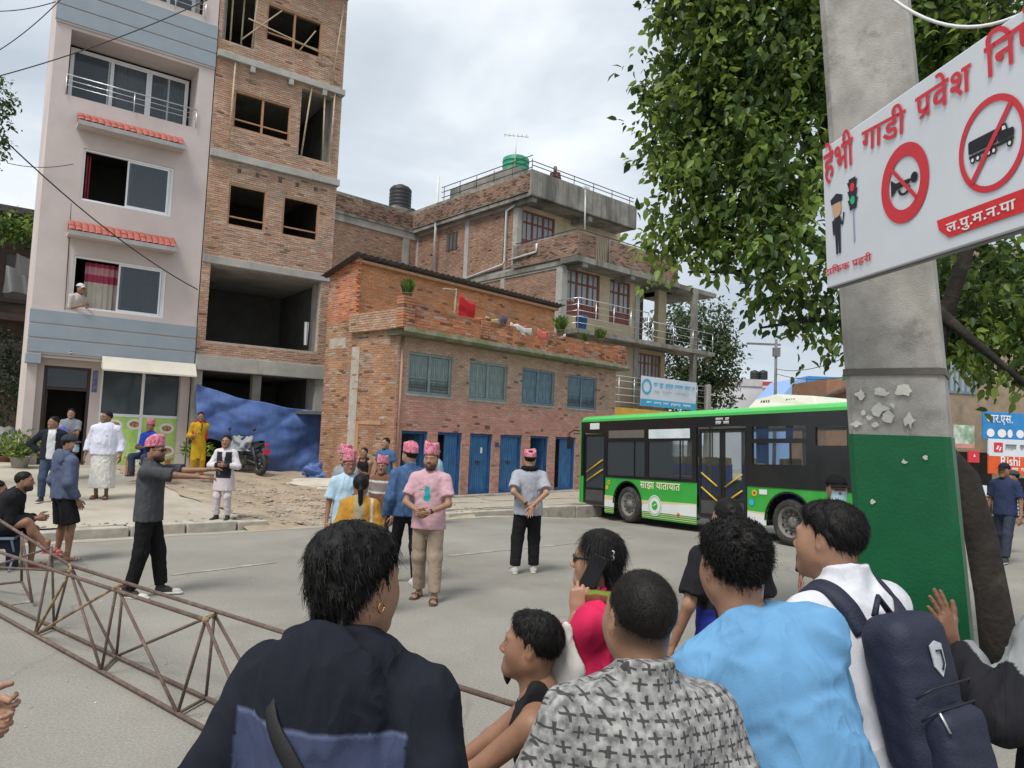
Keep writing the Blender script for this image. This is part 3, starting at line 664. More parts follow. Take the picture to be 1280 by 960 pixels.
# ================================================================== text on things
def text_mesh(name, toks, size, mat, sub=None):
    """lettering as a flat mesh in local x/z, built token by token; '*' after a token adds the slanted foot stroke of a conjunct r"""
    V = []; Fc = []; x = 0.0
    for tk in toks:
        if tk == ' ': x += .28; continue
        foot = tk.endswith('*'); tk = tk.rstrip('*')
        c = bpy.data.curves.new('tx', 'FONT'); c.body = tk; c.resolution_u = 3; c.offset = .014
        o = bpy.data.objects.new('tx', c); COL.objects.link(o)
        me = o.to_mesh()
        vs = [tuple(v.co) for v in me.vertices]; n = len(V); mxx = max([v[0] for v in vs] or [0])
        V += [(x+v[0], 0, v[1]) for v in vs]; Fc += [tuple(i+n for i in p.vertices) for p in me.polygons]
        if foot: n = len(V); V += [(x+mxx-.13, 0, .26), (x+mxx-.13, 0, .18), (x+mxx-.44, 0, -.02), (x+mxx-.48, 0, .05)]; Fc.append((n, n+3, n+2, n+1))
        o.to_mesh_clear(); bpy.data.objects.remove(o); bpy.data.curves.remove(c); x += mxx+.015
    me = bpy.data.meshes.new(name); me.from_pydata([(a*size, b_, c_*size) for a, b_, c_ in V], [], Fc); me.materials.append(mat)
    return me, x*size
def letter(name, toks, size, mat, parent, x, y, z, width=None, bold=0.0):
    me, w_ = text_mesh(name, toks, size, mat); o = meshobj(name, me, parent); o.location = (x, y, z)
    if width: o.scale = (width/w_, 1, 1)
    if bold:
        for dx in (bold, -bold):
            pass
    return o
def smudge(name, words, h, mat, parent, x, y, z, width, seed=1):
    """print too far off to read: headline bars with short stems, no letters"""
    rr = random.Random(seed); b = MB(); tot = sum(words)+.5*(len(words)-1); k = width/tot; cx = x
    for w_ in words:
        b.quad((cx, y, z+h*.82), (cx+w_*k, y, z+h*.82), (cx+w_*k, y, z+h), (cx, y, z+h)); q = cx
        while q < cx+w_*k-.02*width:
            t = rr.uniform(.010, .022)*width; d_ = rr.uniform(.0, .5)*h; b.quad((q, y-.0004, z+d_), (q+t, y-.0004, z+d_), (q+t, y-.0004, z+h*.9), (q, y-.0004, z+h*.9)); q += t+rr.uniform(.008, .02)*width
        cx += (w_+.5)*k
    return b.build(name, mat, parent)
M_red = pm('sign_red', (.62, .035, .05), .5, .05, 5, 0); M_black = pm('sign_black', (.012, .012, .016), .5, .1, 5, 0); M_signw = pm('sign_white', (.66, .69, .73), .35, .05, 2, 0, col2=(.55, .58, .62), spot=.1); M_bright = pm('print_white', (.78, .78, .78), .5, .03, 4, 0)

# ================================================================== back building with balconies
BP = Vector((1.89, 30.0, 0)); BTH = R(41)
bk = thing('balcony_house', 'three-storey brick and concrete house with stepped balconies and steel railings', 'building', BP, BTH)
M_tanw = pm('tan_plaster', (.50, .41, .27), .9, .15, 1.5, .2, 30, col2=(.33, .28, .2), spot=.25, streak=.6)
M_stain = pm('stained_concrete', (.27, .255, .225), .95, .3, 1.8, .4, 30, col2=(.13, .125, .11), spot=.5, streak=.85)
M_redw = pm('red_brown_joinery', (.20, .065, .045), .6, .2, 4, .1, 30); M_brw = pm('brown_joinery', (.25, .12, .07), .65, .2, 4, .1, 30)
M_palepane = glass('pale_pane', (.30, .33, .35), .12)
W1 = [(.25, 2.30, 7.0, 8.95), (2.96, 4.33, 7.0, 8.95)]; W0 = [(1.5, 3.2, 4.4, 5.9), (5.05, 6.70, 4.35, 5.90)]
wall_mesh(0, 7.0, -.4, 9.0, .25, W1+W0+[(5.0, 6.4, 6.3, 9.0)]).build('front_wall', M_tanw, bk)
def jwin(a, c, z0, z1, mat, par, y=.05, cols=3):
    f = MB(); frame_b(f, a, c, z0, z1, y, y+.1, .08); w_ = (c-a)/cols; zt = z1-(z1-z0)*.28
    f.box(a+.08, c-.08, y+.005, y+.095, zt-.04, zt+.04)
    for i in range(1, cols): f.box(a+i*w_-.05, a+i*w_+.05, y+.005, y+.095, z0+.08, z1-.08)
    for i in range(cols):
        m = a+(i+.5)*w_; f.box(m-.025, m+.025, y+.02, y+.08, z0+.08, z1-.08); f.box(a+i*w_+.05, a+(i+1)*w_-.05, y+.02, y+.08, z0+.08, z0+(zt-z0)*.42)
    o = f.build('window', mat, par); pbox('pane', M_palepane, o, a+.06, c-.06, y+.045, y+.055, z0+.06, z1-.06); return o
for a, c, z0, z1 in W1: jwin(a, c, z0, z1, M_redw, bk, cols=3 if c-a > 1.6 else 2)
for a, c, z0, z1 in W0: jwin(a, c, z0, z1, M_brw, bk)
part('inner_wall', pm('brown_inner', (.16, .10, .08), .9), bk, lambda b: b.box(4.95, 7.0, 1.4, 1.5, 6.3, 9.0)); jwin(5.3, 6.1, 6.35, 8.5, M_brw, bk, y=1.28, cols=1)
pbox('corner_column', M_cc, bk, -.06, .26, -.05, .3, 0, 9.0); pbox('corner_column', M_cc, bk, 4.68, 4.98, -.05, .3, 0, 9.0)
for x in (7.85,): pbox('free_column', M_stain, bk, x-.12, x+.12, -1.1, -.86, -.4, 9.0)
part('side_wall', M_mort, bk, lambda b: b.box(0, .25, .25, 13, -.4, 9.2).box(.05, .3, 3.0, 13, 9.2, 12.45))
# mid and upper slabs
part('balcony_slab', M_stain, bk, lambda b: b.box(-.2, 9.3, -1.2, .0, 6.08, 6.26).box(.25, 7, .25, 6, 6.1, 6.24))
part('terrace_slab', M_stain, bk, lambda b: b.slab([(-.16, -1.0), (6.6, -1.0), (6.6, .0), (-.16, .0)], 9.02, 9.25).box(-.1, 7.5, .003, 8, 9.0, 9.2).box(0.2, .5, -.95, 0, 8.85, 9.02).box(3.2, 3.5, -.95, 0, 8.85, 9.02))
PB = [(.40, .235, .16), (.36, .21, .15), (.43, .27, .19), (.33, .22, .17)]
def bt(u, z): k = .75+.3*mnoise.noise((u*1.2, z*1.2, 5)); return (k, k, k)
hp = [(.87, 1.77, 9.2, 10.4)]
part('terrace_parapet_core', M_stain, bk, lambda b: b.box(-.15, .85, -.98, -.8, 9.25, 10.27).box(1.79, 6.5, -.98, -.8, 9.25, 10.27).box(-.15, .0, -.8, 3.0, 9.25, 10.27))
o = meshobj('terrace_brickwork', bricks_mesh('tb', brick_rects(-.15, 6.5, 9.27, 10.24, hp), PB, M_brick, y0=-.98, seed=12, tint=bt, dark=.2), bk); o['kind'] = 'stuff'
o = meshobj('terrace_brickwork', bricks_mesh('tb', brick_rects(0, 3.7, 9.27, 10.22, []), PB, M_brick, seed=13, tint=bt, dark=.2), bk); o['kind'] = 'stuff'; swap_axes_obj(o, (-.15, 2.75, 0), R(-90))
def gril(b):
    for i in range(9): x = .89+i*.107; b.tube([(x, -.9, 9.3), (x, -.9, 10.15)], .012, 5)
    b.tube([(-.1, -.9, 10.36), (6.4, -.9, 10.36)], .022, 6)
    b.tube([(-.1, -.9, 10.36), (-.1, 2.9, 10.36)], .022, 6)
    for x in (-.1, .87, 1.77, 3.0, 4.2): b.tube([(x, -.9, 9.2), (x, -.9, 10.36)], .018, 5)
part('terrace_railing', M_iron, bk, gril)
# third storey, set back
wall_mesh(.2, 7.0, 9.2, 12.4, .25, [(.32, 2.35, 10.2, 12.05)], 3.0).build('upper_wall', M_tanw, bk); jwin(.32, 2.35, 10.2, 12.05, M_redw, bk, y=3.05)
pbox('upper_column', M_cc, bk, -.02, .24, 2.95, 3.25, 9.2, 12.4)
part('roof_slab', M_stain, bk, lambda b: b.box(-.35, 6.6, 1.8, 13, 12.25, 12.42).box(-.2, .1, 1.85, 3.0, 12.05, 12.25).box(3.4, 3.65, 1.85, 3, 12.0, 12.25))
rp = part('roof_parapet', M_stain, bk, lambda b: b.box(-.40, 6.65, 1.72, 1.87, 12.25, 13.40).box(-.40, -.25, 1.87, 13, 12.45, 13.4))
for i in range(22): pbox('concrete_panel', M_stain, rp, -.40+i*.32+.01, -.40+(i+1)*.32-.01, 1.68, 1.719, 12.28, 13.36)
o = meshobj('roof_brickwork', bricks_mesh('rb', brick_rects(0, 11.2, 12.5, 13.3, []), PB, M_brick, seed=14, tint=bt, dark=.25), bk); o['kind'] = 'stuff'; swap_axes_obj(o, (-.40, 13.0, 0), R(-90))
def rrail(b):
    for z in (13.62, 13.80): b.tube([(-.3, 1.8, z), (6.5, 1.8, z)], .022, 5)
    for z in (13.62, 13.9, 14.15): b.tube([(-.3, 1.8, z-.1), (-.3, 8.5, z)], .022, 5)
    for i in range(6): b.tube([(-.3+i*1.3, 1.8, 13.4), (-.3+i*1.3, 1.8, 13.82)], .018, 5)
    for i in range(6): b.tube([(-.3, 1.8+i*1.3, 13.4), (-.3, 1.8+i*1.3, 13.9+.05*i)], .018, 5)
part('roof_railing', M_iron, bk, rrail)
part('stair_house', M_stain, bk, lambda b: b.box(.2, 3.0, 3.6, 8.5, 12.4, 14.2))
# long brick side wall with concrete frame
def hs(u, z): k = .95+.25*mnoise.noise((u*.9, z*.9, 2)); return (k, k, k)
sh_ = [(4.7, 5.6, 10.9, 11.75), (6.25, 6.55, 0, 13), (9.1, 9.36, 0, 13), (1.9, 2.2, 0, 13), (0, 13, 8.9, 9.35), (0, 13, 12.1, 12.5)]
o = meshobj('side_brickwork', bricks_mesh('sb', brick_rects(0, 13, 4.5, 12.1, sh_+[(10.0, 13, 9.2, 13)]), PB, M_brick, seed=15, tint=hs, y0=.045), bk); o['kind'] = 'stuff'; swap_axes_obj(o, (-.05, 13.0, 0), R(-90))
part('concrete_frame', M_cc, bk, lambda b: [b.box(-.06, .1, 13-c, 13-a, 4.5, 12.4 if a < 9 else 9.0) for a, c in ((6.25, 6.55), (9.1, 9.36), (1.9, 2.2))] and b.box(-.055, .1, -.02, 13, 8.9, 9.3).box(-.055, .1, 3.0, 13, 12.1, 12.45))
part('side_window', M_dark, bk, lambda b: b.box(-.03, .0, 13-5.6, 13-4.7, 10.9, 11.75)); part('side_window_bars', M_iron, bk, lambda b: [b.box(-.06, -.035, 13-5.6+i*.3, 13-5.52+i*.3, 10.9, 11.75) for i in range(3)])
M_pvc = pm('white_pipe', (.62, .62, .6), .5, .1, 4, 0)
part('waste_pipe', M_pvc, bk, lambda b: b.tube([(-.1, 2.9, 12.2), (-.12, 3.6, 12.0), (-.12, 3.6, 9.7), (-.12, 3.7, 9.55), (-.12, 7.6, 9.15)], .06, 8).tube([(-.22, 1.4, 10.1), (-.22, 1.4, 9.75), (-.22, 3.2, 9.65)], .05, 8))
pole_o = part('flag_pipe', M_pvc, bk, lambda b: b.tube([(-.25, 9.0, 9.9), (-.35, 8.8, 14.8)], .07, 8))
part('lamp_post', M_pvc, bk, lambda b: b.tube([(.35, -.85, 10.2), (.3, -.85, 12.1)], .03, 6).box(.1, .4, -1.0, -.9, 12.05, 12.15))
# railings of the middle floor
part('balcony_railing', M_steel, bk, lambda b: [b.tube([(-.15, -1.12, z), (4.3, -1.12, z)], .022 if z > 7.4 else .012, 6) for z in (6.5, 6.75, 7.0, 7.25, 7.5)] and [b.tube([(-.15, -1.12, z), (-.15, 0, z)], .02 if z > 7.4 else .012, 6) for z in (6.5, 6.75, 7.0, 7.25, 7.5)] and [b.tube([(x, -1.12, 6.26), (x, -1.12, 7.5)], .02, 6) for x in (-.15, .9, 2.0, 3.1, 4.3)])
part('balcony_railing', M_steel, bk, lambda b: [b.tube([(4.6, -1.12, z), (9.2, -1.12, z)], .02 if z > 7.1 else .012, 6) for z in (6.5, 6.8, 7.15)] and [b.tube([(x, -1.12, 6.26), (x, -1.12, 7.15)], .018, 6) for x in (4.6, 6.1, 7.6, 9.2)])
part('low_railing', M_steel, bk, lambda b: [b.tube([(1.6, -1.0, z), (9.0, -1.0, z)], .018, 6) for z in (3.5, 3.8, 4.1, 4.4, 4.6)] and [b.tube([(x, -1.0, 3.3), (x, -1.0, 4.6)], .02, 6) for x in (1.6, 2.6, 3.6, 8.2, 9.0)])
part('lower_slab', M_stain, bk, lambda b: b.box(.5, 9.2, -1.15, -.003, 3.05, 3.25)); pbox('end_column', M_cc, bk, 8.95, 9.2, -1.1, -.9, -.4, 4.7)
pbox('ground_floor_beam', pm('yellow_fascia', (.62, .36, .06), .6), bk, 1.3, 8.6, -1.3, -1.16, 2.8, 3.25)
part('eave_post', M_cc, bk, lambda b: b.tube([(9.2, .0, 6.3), (9.2, 0, 9.0)], .03, 6))
part('top_slab_right', M_stain, bk, lambda b: b.box(6.62, 9.6, -1.0, 2, 9.0, 9.2))
# banner
sgn = thing('cooperative_banner', 'white and blue cooperative banner hung on the balcony railing', 'banner', BP, BTH)
o = MB().grid(lambda u, v: (3.72+4.08*u, -1.24-.02*math.sin(u*5+v*2), 3.40+1.30*v), 20, 6).build('banner_sheet', pm('banner_white', (.62, .68, .74), .5, .05, 3, 0), sgn)
M_cy = pm('banner_blue', (.04, .38, .62), .5, .08, 4, 0)
part('blue_band', M_cy, sgn, lambda b: b.grid(lambda u, v: (3.73+4.06*u, -1.262-.02*math.sin(u*5+v*2*.28), 3.41+.30*v), 20, 2))
part('emblem', M_cy, sgn, lambda b: [b.quad(*[(4.12+r_*math.cos(t), -1.272, 4.25+r_*math.sin(t)) for r_, t in ((.34, a), (.34, a2), (.24, a2), (.24, a))]) for a, a2 in [(k*.3142, (k+1)*.3142) for k in range(20)]])
smudge('faded_print', [1, 1.2, 2, 2.4, 1.8, .6], .22, M_cy, sgn, 4.6, -1.285, 4.24, 3.0, 1)
smudge('faded_print', [1, 2, 3], .14, pm('faint_print', (.42, .50, .56), .6), sgn, 4.65, -1.285, 3.98, 2.6, 2)
smudge('faded_print', [1, 1.3, 1, 2, 1.6], .12, M_bright, sgn, 4.1, -1.295, 3.50, 3.2, 3)
# blue bucket on the balcony
part('water_drum', pm('blue_plastic', (.05, .17, .42), .45), None, lambda b: b.lathe([(0, 0), (.2, 0), (.24, .55), (.25, .55), (.25, .6), (0, .6)], 16))
o = COL.objects['water_drum']; o.matrix_world = Matrix.Translation(BP) @ Matrix.Rotation(BTH, 4, 'Z') @ Matrix.Translation((.45, -.75, 6.262)); tag(o, 'small blue plastic drum behind the balcony railing', 'drum')
# roof tanks and antenna
def tank(name, mat, r, h, label, loc, ribs=5):
    b = MB(); pr = [(0, 0), (r, 0)]
    for i in range(ribs): z = h*.85*i/ribs; pr += [(r, z+.02), (r*1.03, z+h*.05), (r*1.03, z+h*.09), (r, z+h*.12)]
    pr += [(r, h*.85), (r*.8, h*.95), (r*.35, h*.98), (r*.35, h*1.04), (0, h*1.04)]
    o = b.lathe(pr, 24).build(name, mat); o.location = loc; return tag(o, label, 'water tank')
M_gtank = pm('green_plastic', (.02, .26, .13), .5, .1, 3, 0); M_btank = pm('black_plastic', (.022, .024, .026), .55, .1, 3, 0)
W_ = lambda p, P=BP, th=BTH: Matrix.Translation(P) @ Matrix.Rotation(th, 4, 'Z') @ Vector(p)
tank('water_tank', M_gtank, .62, .75, 'green plastic water tank on the stair house roof beside the antenna', W_((.9, 4.3, 14.2)), 3)
def ant(b):
    b.tube([(0, 0, 0), (.05, 0, 1.5)], .03, 6); b.tube([(-.55, 0, 1.5), (.6, .1, 1.46)], .02, 5)
    for x in (-.5, -.3, -.1, .1, .3, .5): b.tube([(x, -.15, 1.49), (x, .2, 1.49)], .01, 4)
o = part('tv_antenna', M_pvc, None, ant); o.location = W_((.35, 3.75, 14.2)); tag(o, 'thin metal television antenna standing on the stair house roof', 'antenna')

# ================================================================== rear wing (brick with concrete posts)
rw0 = gnd(0, 0) if False else None
RP = Vector((-9.6, 34.2, 0)); rth = math.atan2(38.6-34.2, -5.0+9.6); RL = 6.4
wing = thing('rear_wing', 'rear brick wing with pale concrete posts between the tower and the balcony house', 'building', RP, rth)
part('wall', M_mort, wing, lambda b: b.box(0, RL, 0, 4, 0, 12.4)); part('parapet', M_stain, wing, lambda b: b.box(-.05, RL+.1, -.12, .1, 12.25, 13.3).box(RL-.1, RL+.1, .1, 4, 12.25, 13.3))
o = meshobj('brickwork', bricks_mesh('wb', brick_rects(0, RL, 5, 11.9, [(0.55, .95, 0, 13), (5.0, 5.4, 0, 13)]), PB, M_brick, seed=21, tint=hs), wing); o['kind'] = 'stuff'
o = meshobj('parapet_brickwork', bricks_mesh('wb', brick_rects(-.05, RL+.1, 12.4, 13.2, []), PB, M_brick, seed=22, tint=bt, dark=.3, y0=-.12), wing); o['kind'] = 'stuff'
for x in (.55, 5.0): pbox('post', M_cc, wing, x, x+.4, -.05, .02, 4, 11.9)
pbox('ring_beam', M_cc, wing, 0, RL, -.06, .05, 11.9, 12.28)
part('tank_stand', M_stain, wing, lambda b: b.box(4.6, 6.2, .3, 1.8, 12.4, 13.6))
def W2(p): return Matrix.Translation(RP) @ Matrix.Rotation(rth, 4, 'Z') @ Vector(p)
tank('water_tank', M_btank, .58, 1.35, 'black ribbed water tank on the rear wing roof', W2((5.4, 1.0, 13.6)), 6)
o = part('satellite_dish', pm('dish_grey', (.25, .25, .25), .5), None, lambda b: b.lathe([(.02, .12), (.15, .08), (.3, 0), (.32, 0), (.15, .05)], 16, (0, 0, .4), 'y').tube([(0, .1, 0), (0, .1, .42)], .02, 5)); o.location = W2((6.3, 1.2, 13.3)); tag(o, 'small grey satellite dish on the rear wing parapet', 'satellite dish')

# ================================================================== dim old building far left and its hung sheets
LP = Vector((-24.5, 25.5, 0)); lth = R(36)
lb = thing('old_timber_house', 'dim old mud brick and timber house behind the pink building', 'building', LP, lth)
M_mud = pm('dark_mud_wall', (.085, .062, .047), .95, .3, 1.5, .3, 20, col2=(.05, .04, .035), spot=.4)
part('wall', M_mud, lb, lambda b: b.box(-6, 11.5, 0, 6, -.5, 9.6)); part('roof', M_tin, lb, lambda b: b.box(-6.4, 11.6, -1.3, 6.3, 9.6, 9.85))
for x in (2, 5.2, 8.4): f = MB(); frame_b(f, x, x+1.5, 6.3, 8.4, -.08, .06, .16); w_ = f.build('window', M_brownw, lb); pbox('shutter', M_dark, w_, x+.16, x+1.34, -.02, .03, 6.46, 8.24)
for x in (2, 5.2, 8.4): f = MB(); frame_b(f, x, x+1.4, 2.8, 4.9, -.08, .06, .16); w_ = f.build('window', M_brownw, lb); pbox('shutter', M_dark, w_, x+.16, x+1.24, -.02, .03, 2.96, 4.74)
part('balcony_beam', M_brownw, lb, lambda b: b.box(-6, 11.5, -1.1, -.003, 5.5, 5.75))
M_sheet = pm('grey_sheet', (.36, .37, .38), .9, .15, 1, .1, 20)
for lab, px0, px1, py0, py1 in (('pale sheet hung to dry on the dim timber house, upper of two', 17, 50, 325, 345), ('wide grey sheet hung below the pale one on the timber house', 3, 48, 340, 366)):
    a = dep(px0, py1, 23.6); c = dep(px1, py0, 24.6)
    o = MB().grid(lambda u, v: (a.x+(c.x-a.x)*u, a.y+(c.y-a.y)*u+.06*math.sin(u*14+v*2), a.z+(c.z-a.z)*v+.12*math.sin(u*3.1)*(1-v)-.08*(1-abs(2*u-1))*v), 24, 6).build('hung_sheet', M_sheet); tag(o, lab, 'sheet')

# ================================================================== distant buildings beyond the bus
def block(name, label, px0, px1, pyt, Y, mat, d=6, roof=None):
    a = dep(px0, pyt, Y); c = dep(px1, pyt, Y); z = (a.z+c.z)/2
    t = thing(name, label, 'building', ((a.x+c.x)/2, Y, 0)); wd = (c.x-a.x)/2
    pbox('wall', mat, t, -wd, wd, 0, d, -1, z); return t, wd, z
t, wd, z = block('white_house', 'distant white house with pink roof strip behind the bus', 905, 1000, 482, 62, pm('dist_white', (.60, .57, .56), .9, .1, .5))
pbox('roof', pm('pink_roof', (.42, .17, .14), .8), t, .1, wd+.3, -.4, 6.2, z-1.3, z-.2); pbox('parapet', pm('dist_white2', (.5, .46, .44), .9), t, -wd-.1, .0, -.1, 6.1, z-.1, z+.5)
for x in (-2.2, -.6): w_ = pbox('window', M_glassd, t, x-.4, x+.4, -.05, .02, z-3.4, z-2.2)
for i, px in enumerate((943, 954)): p = dep(px, 473, 63); tank('water_tank', M_btank, .36, .78, ['black water tank with red base on the white house roof', 'dark grey water tank beside the red based one on the white house'][i], (p.x, 63, p.z-.1), 3)
p = dep(950, 476, 63); o = part('tank_platform', pm('red_base', (.35, .06, .05), .7), t, lambda b: b.box(p.x-t.location.x-.9, p.x-t.location.x+.9, .5, 1.6, z, p.z-.08))
M_bl = pm('sky_blue_paint', (.26, .40, .68), .8, .05, .6)
a = dep(975, 520, 55); c = dep(1075, 520, 55); p1 = dep(998, 472, 55); t = thing('blue_house', 'pale blue gabled house with bright blue roof beyond the bus', 'building', (a.x, 55, 0))
L_ = c.x-a.x; part('wall', M_bl, t, lambda b: b.prism([(0, -1), (L_, -1), (L_, p1.z), (p1.x-a.x, p1.z), (0, p1.z-1.6)], 0, 6))
part('roof', pm('bright_blue_tin', (.03, .26, .62), .5, .08, 3), t, lambda b: b.box(1.9, L_+.2, -.4, 6.2, p1.z-.75, p1.z+.12)); pbox('vent', M_dark, t, 1.4, 1.6, -.03, .02, p1.z-1.25, p1.z-1.0)
a = dep(1022, 492, 40); c = dep(1085, 475, 40); t = thing('brick_cottage', 'small dark roofed brick house end beside the blue house', 'building', (a.x, 40, 0))
L_ = c.x-a.x; part('wall', pm('dist_brick', (.34, .18, .11), .9), t, lambda b: b.box(.5, L_, 0, 5, -1, c.z)); part('roof', M_tin, t, lambda b: b.add([(0, -.8, a.z-.2), (L_, -.8, c.z+.1), (L_, 5, c.z+.1), (0, 5, a.z-.2), (0, -.8, a.z-.35), (L_, -.8, c.z-.05)], [(0, 3, 2, 1), (4, 0, 1, 5)]))
for x in (.7, 1.2, 1.7): pbox('window', M_glassd, t, x, x+.35, -.04, .02, a.z-1.3, a.z-.35)
# utility pole far
p = dep(969, 500, 50); o = part('utility_pole', pm('grey_pole', (.16, .16, .16), .8), None, lambda b: b.tube([(0, 0, 0), (0, 0, 9.4)], [.14, .09], 8).box(-2.0, .3, -.06, .06, 8.95, 9.08).box(-.2, .25, -.15, .15, 8.2, 8.8)); o.location = (p.x, 50, -.2); tag(o, 'thin grey utility pole with crossarm above the far roofs', 'utility pole')
M_wire = pm('cable', (.02, .02, .02), .6, 0, 1, 0)
def wire(name, a, c, sag, r, label, mat=None):
    pts = [a.lerp(c, i/14)-Vector((0, 0, sag*4*(i/14)*(1-i/14))) for i in range(15)]
    return tag(MB().tube(pts, r, 5).build(name, mat or M_wire), label, 'cable')
wire('overhead_cable', dep(970, 461, 50), dep(1090, 430, 30), .5, .02, 'overhead cable from the far utility pole towards the tree')
wire('overhead_cable', dep(970, 467, 50), dep(1100, 462, 30), .4, .02, 'lower overhead cable from the far utility pole towards the tree')
wire('overhead_cable', dep(-20, 150, 13), dep(247, 362, 18.7), .25, .014, 'thick cable running down across the pink facade to the brick tower')
wire('overhead_cable', dep(-20, 100, 12), dep(300, -20, 13), .15, .010, 'cable crossing the corner of the upper grey band')
wire('overhead_cable', dep(-10, 14, 12), dep(70, 2, 12), .05, .008, 'short cable above the upper grey band, highest in the sky')
wire('overhead_cable', dep(-10, 68, 12), dep(80, -5, 12), .08, .008, 'slanting cable in the sky beside the pink building')
wire('overhead_cable', dep(10, 204, 18.5), dep(92, 205, 19.2), .1, .010, 'thin drop cable ending at the hook beside the upper window')
wire('wall_cable', dep(92, 205, 19.35), dep(80, 405, 19.35), -.0, .010, 'thin cable hanging down the pink wall beside the windows')

# ================================================================== right-hand shop row
SP = Vector((dep(1172, 560, 24).x, 24.0, 0)); sth = R(14)
shop = thing('shop_row', 'tan brick shop row with signboards beyond the tree', 'building', SP, sth)
M_tan2 = pm('tan_brick_far', (.30, .225, .155), .92, .2, 2, .4, 25, col2=(.2, .16, .12), spot=.3)
wall_mesh(.05, 12, -.5, 9, .3, [(.3, 1.5, 3.9, 5.8), (.0, 2.5, -.4, 2.0), (2.9, 8, -.4, 1.2)]).build('wall', M_tan2, shop)
pbox('back', M_dark, shop, .05, 12, 2.5, 2.7, -.5, 9); f = MB(); frame_b(f, .3, 1.5, 3.9, 5.8, -.03, .08, .09); f.box(.87, .93, 0, .06, 4, 5.7); w_ = f.build('window', M_blue_sh, shop)
for i in range(5): pbox('window_bar', M_blue_sh, w_, .45+i*.22, .50+i*.22, -.01, .02, 4, 5.7)
pbox('pane', M_palepane, w_, .39, 1.41, .03, .04, 3.98, 5.7)
# ground of far right and boards
def board(name, label, px0, px1, py0, py1, Y, mat, th=.06):
    a = dep(px0, py1, Y); c = dep(px1, py0, Y); t = thing(name, label, 'sign', (a.x, Y, a.z), R(8))
    pbox('panel', mat, t, 0, (c.x-a.x), 0, th, 0, c.z-a.z, bevel=.01); return t, c.x-a.x, c.z-a.z
t, w_, h_ = board('shop_sign', 'blue shop signboard with white lettering and pale ovals', 1229, 1300, 517, 549, 22.6, pm('sign_blue', (.03, .22, .52), .45))
letter('lettering', ['आ', 'र', '.', 'ए', 'स', '.'], h_*.42, M_bright, t, w_*.06, -.012, h_*.62, w_*.52)
part('pale_oval', M_bright, t, lambda b: [disc(b, w_*x, h_*.24, w_*.085*s_, h_*.15, -.012) for x, s_ in ((.14, .9), (.36, 1.0), (.52, .6), (.72, .9))])
t, w_, h_ = board('shop_sign', 'white signboard with a red logo above the orange board', 1236, 1300, 551, 570, 22.6, M_signw)
part('logo', M_red, t, lambda b: b.box(w_*.11, w_*.30, -.012, -.004, h_*.25, h_*.8)); part('logo_slash', M_bright, t, lambda b: (b.quad((w_*.15, -.016, h_*.4), (w_*.19, -.016, h_*.4), (w_*.22, -.016, h_*.62), (w_*.18, -.016, h_*.62)), b.quad((w_*.21, -.016, h_*.32), (w_*.24, -.016, h_*.32), (w_*.27, -.016, h_*.55), (w_*.24, -.016, h_*.55)))); smudge('faded_print', [1.6, 1.2], h_*.36, pm('sign_grey', (.16, .16, .17), .5), t, w_*.36, -.012, h_*.36, w_*.5, 4)
t, w_, h_ = board('shop_sign', 'orange red signboard reading Rishi in white', 1236, 1300, 570, 592, 22.6, pm('sign_orange', (.68, .10, .025), .5))
letter('lettering', ['Rishi'], h_*.66, M_bright, t, w_*.24, -.012, h_*.45, w_*.44); smudge('faded_print', [1, 1.5], h_*.2, M_bright, t, w_*.5, -.012, h_*.14, w_*.4, 5)
t, w_, h_ = board('shop_sign', 'pale green and white printed shopboard over the dark shop', 1193, 1221, 532, 560, 22.8, pm('faded_print', (.50, .56, .48), .6, .5, 4, 0, col2=(.2, .34, .2), spot=.5))
part('stripe', pm('stripe_pink', (.55, .25, .2), .6), t, lambda b: b.box(.01, w_-.01, -.012, -.004, 0.01, h_*.2))
t, w_, h_ = board('hanging_sign', 'small red hanging signboard in the dark shop doorway', 1211, 1226, 564, 578, 22.2, M_red)
part('mark', M_bright, t, lambda b: b.add([(w_*.4, -.012, h_*.5), (w_*.6, -.012, h_*.5), (w_*.5, -.012, h_*.75)], [(0, 1, 2)]))
part('shop_counter', M_signw, None, lambda b: b.box(0, .5, 0, .3, 0, 1.0)); o = COL.objects['shop_counter']; p = dep(1213, 606, 22.4); o.location = (p.x, 22.4, 0); tag(o, 'pale printed display stand under the small red sign', 'stand')

# ================================================================== foliage
def leaf_mat(name, col, col2):
    m, t, b = _new(name); L = t.links.new
    oi = nd(t, 'ShaderNodeAttribute', attribute_name='Col')
    nb = t.nodes; tr = nd(t, 'ShaderNodeBsdfTranslucent'); mx_ = nd(t, 'ShaderNodeMixShader'); mx_.inputs[0].default_value = .45
    L(oi.outputs['Color'], b.inputs['Base Color']); b.inputs['Roughness'].default_value = .45; b.inputs['Specular IOR Level'].default_value = .35
    hsv = nd(t, 'ShaderNodeHueSaturation'); hsv.inputs['Value'].default_value = 1.6; hsv.inputs['Hue'].default_value = .485; L(oi.outputs['Color'], hsv.inputs['Color']); L(hsv.outputs[0], tr.inputs[0])
    L(b.outputs[0], mx_.inputs[1]); L(tr.outputs[0], mx_.inputs[2]); L(mx_.outputs[0], t.nodes['Material Output'].inputs[0]); return m
M_leaf = leaf_mat('leaf', None, None)
LEAFV = np.array([(0, 0, 0), (.22, .20, .035), (.26, .55, .04), (0, 1, -.06), (-.26, .55, .04), (-.22, .20, .035), (0, .5, -.01)]); LEAFF = np.array([(0, 1, 6), (1, 2, 6), (2, 3, 6), (3, 4, 6), (4, 5, 6), (5, 0, 6)])
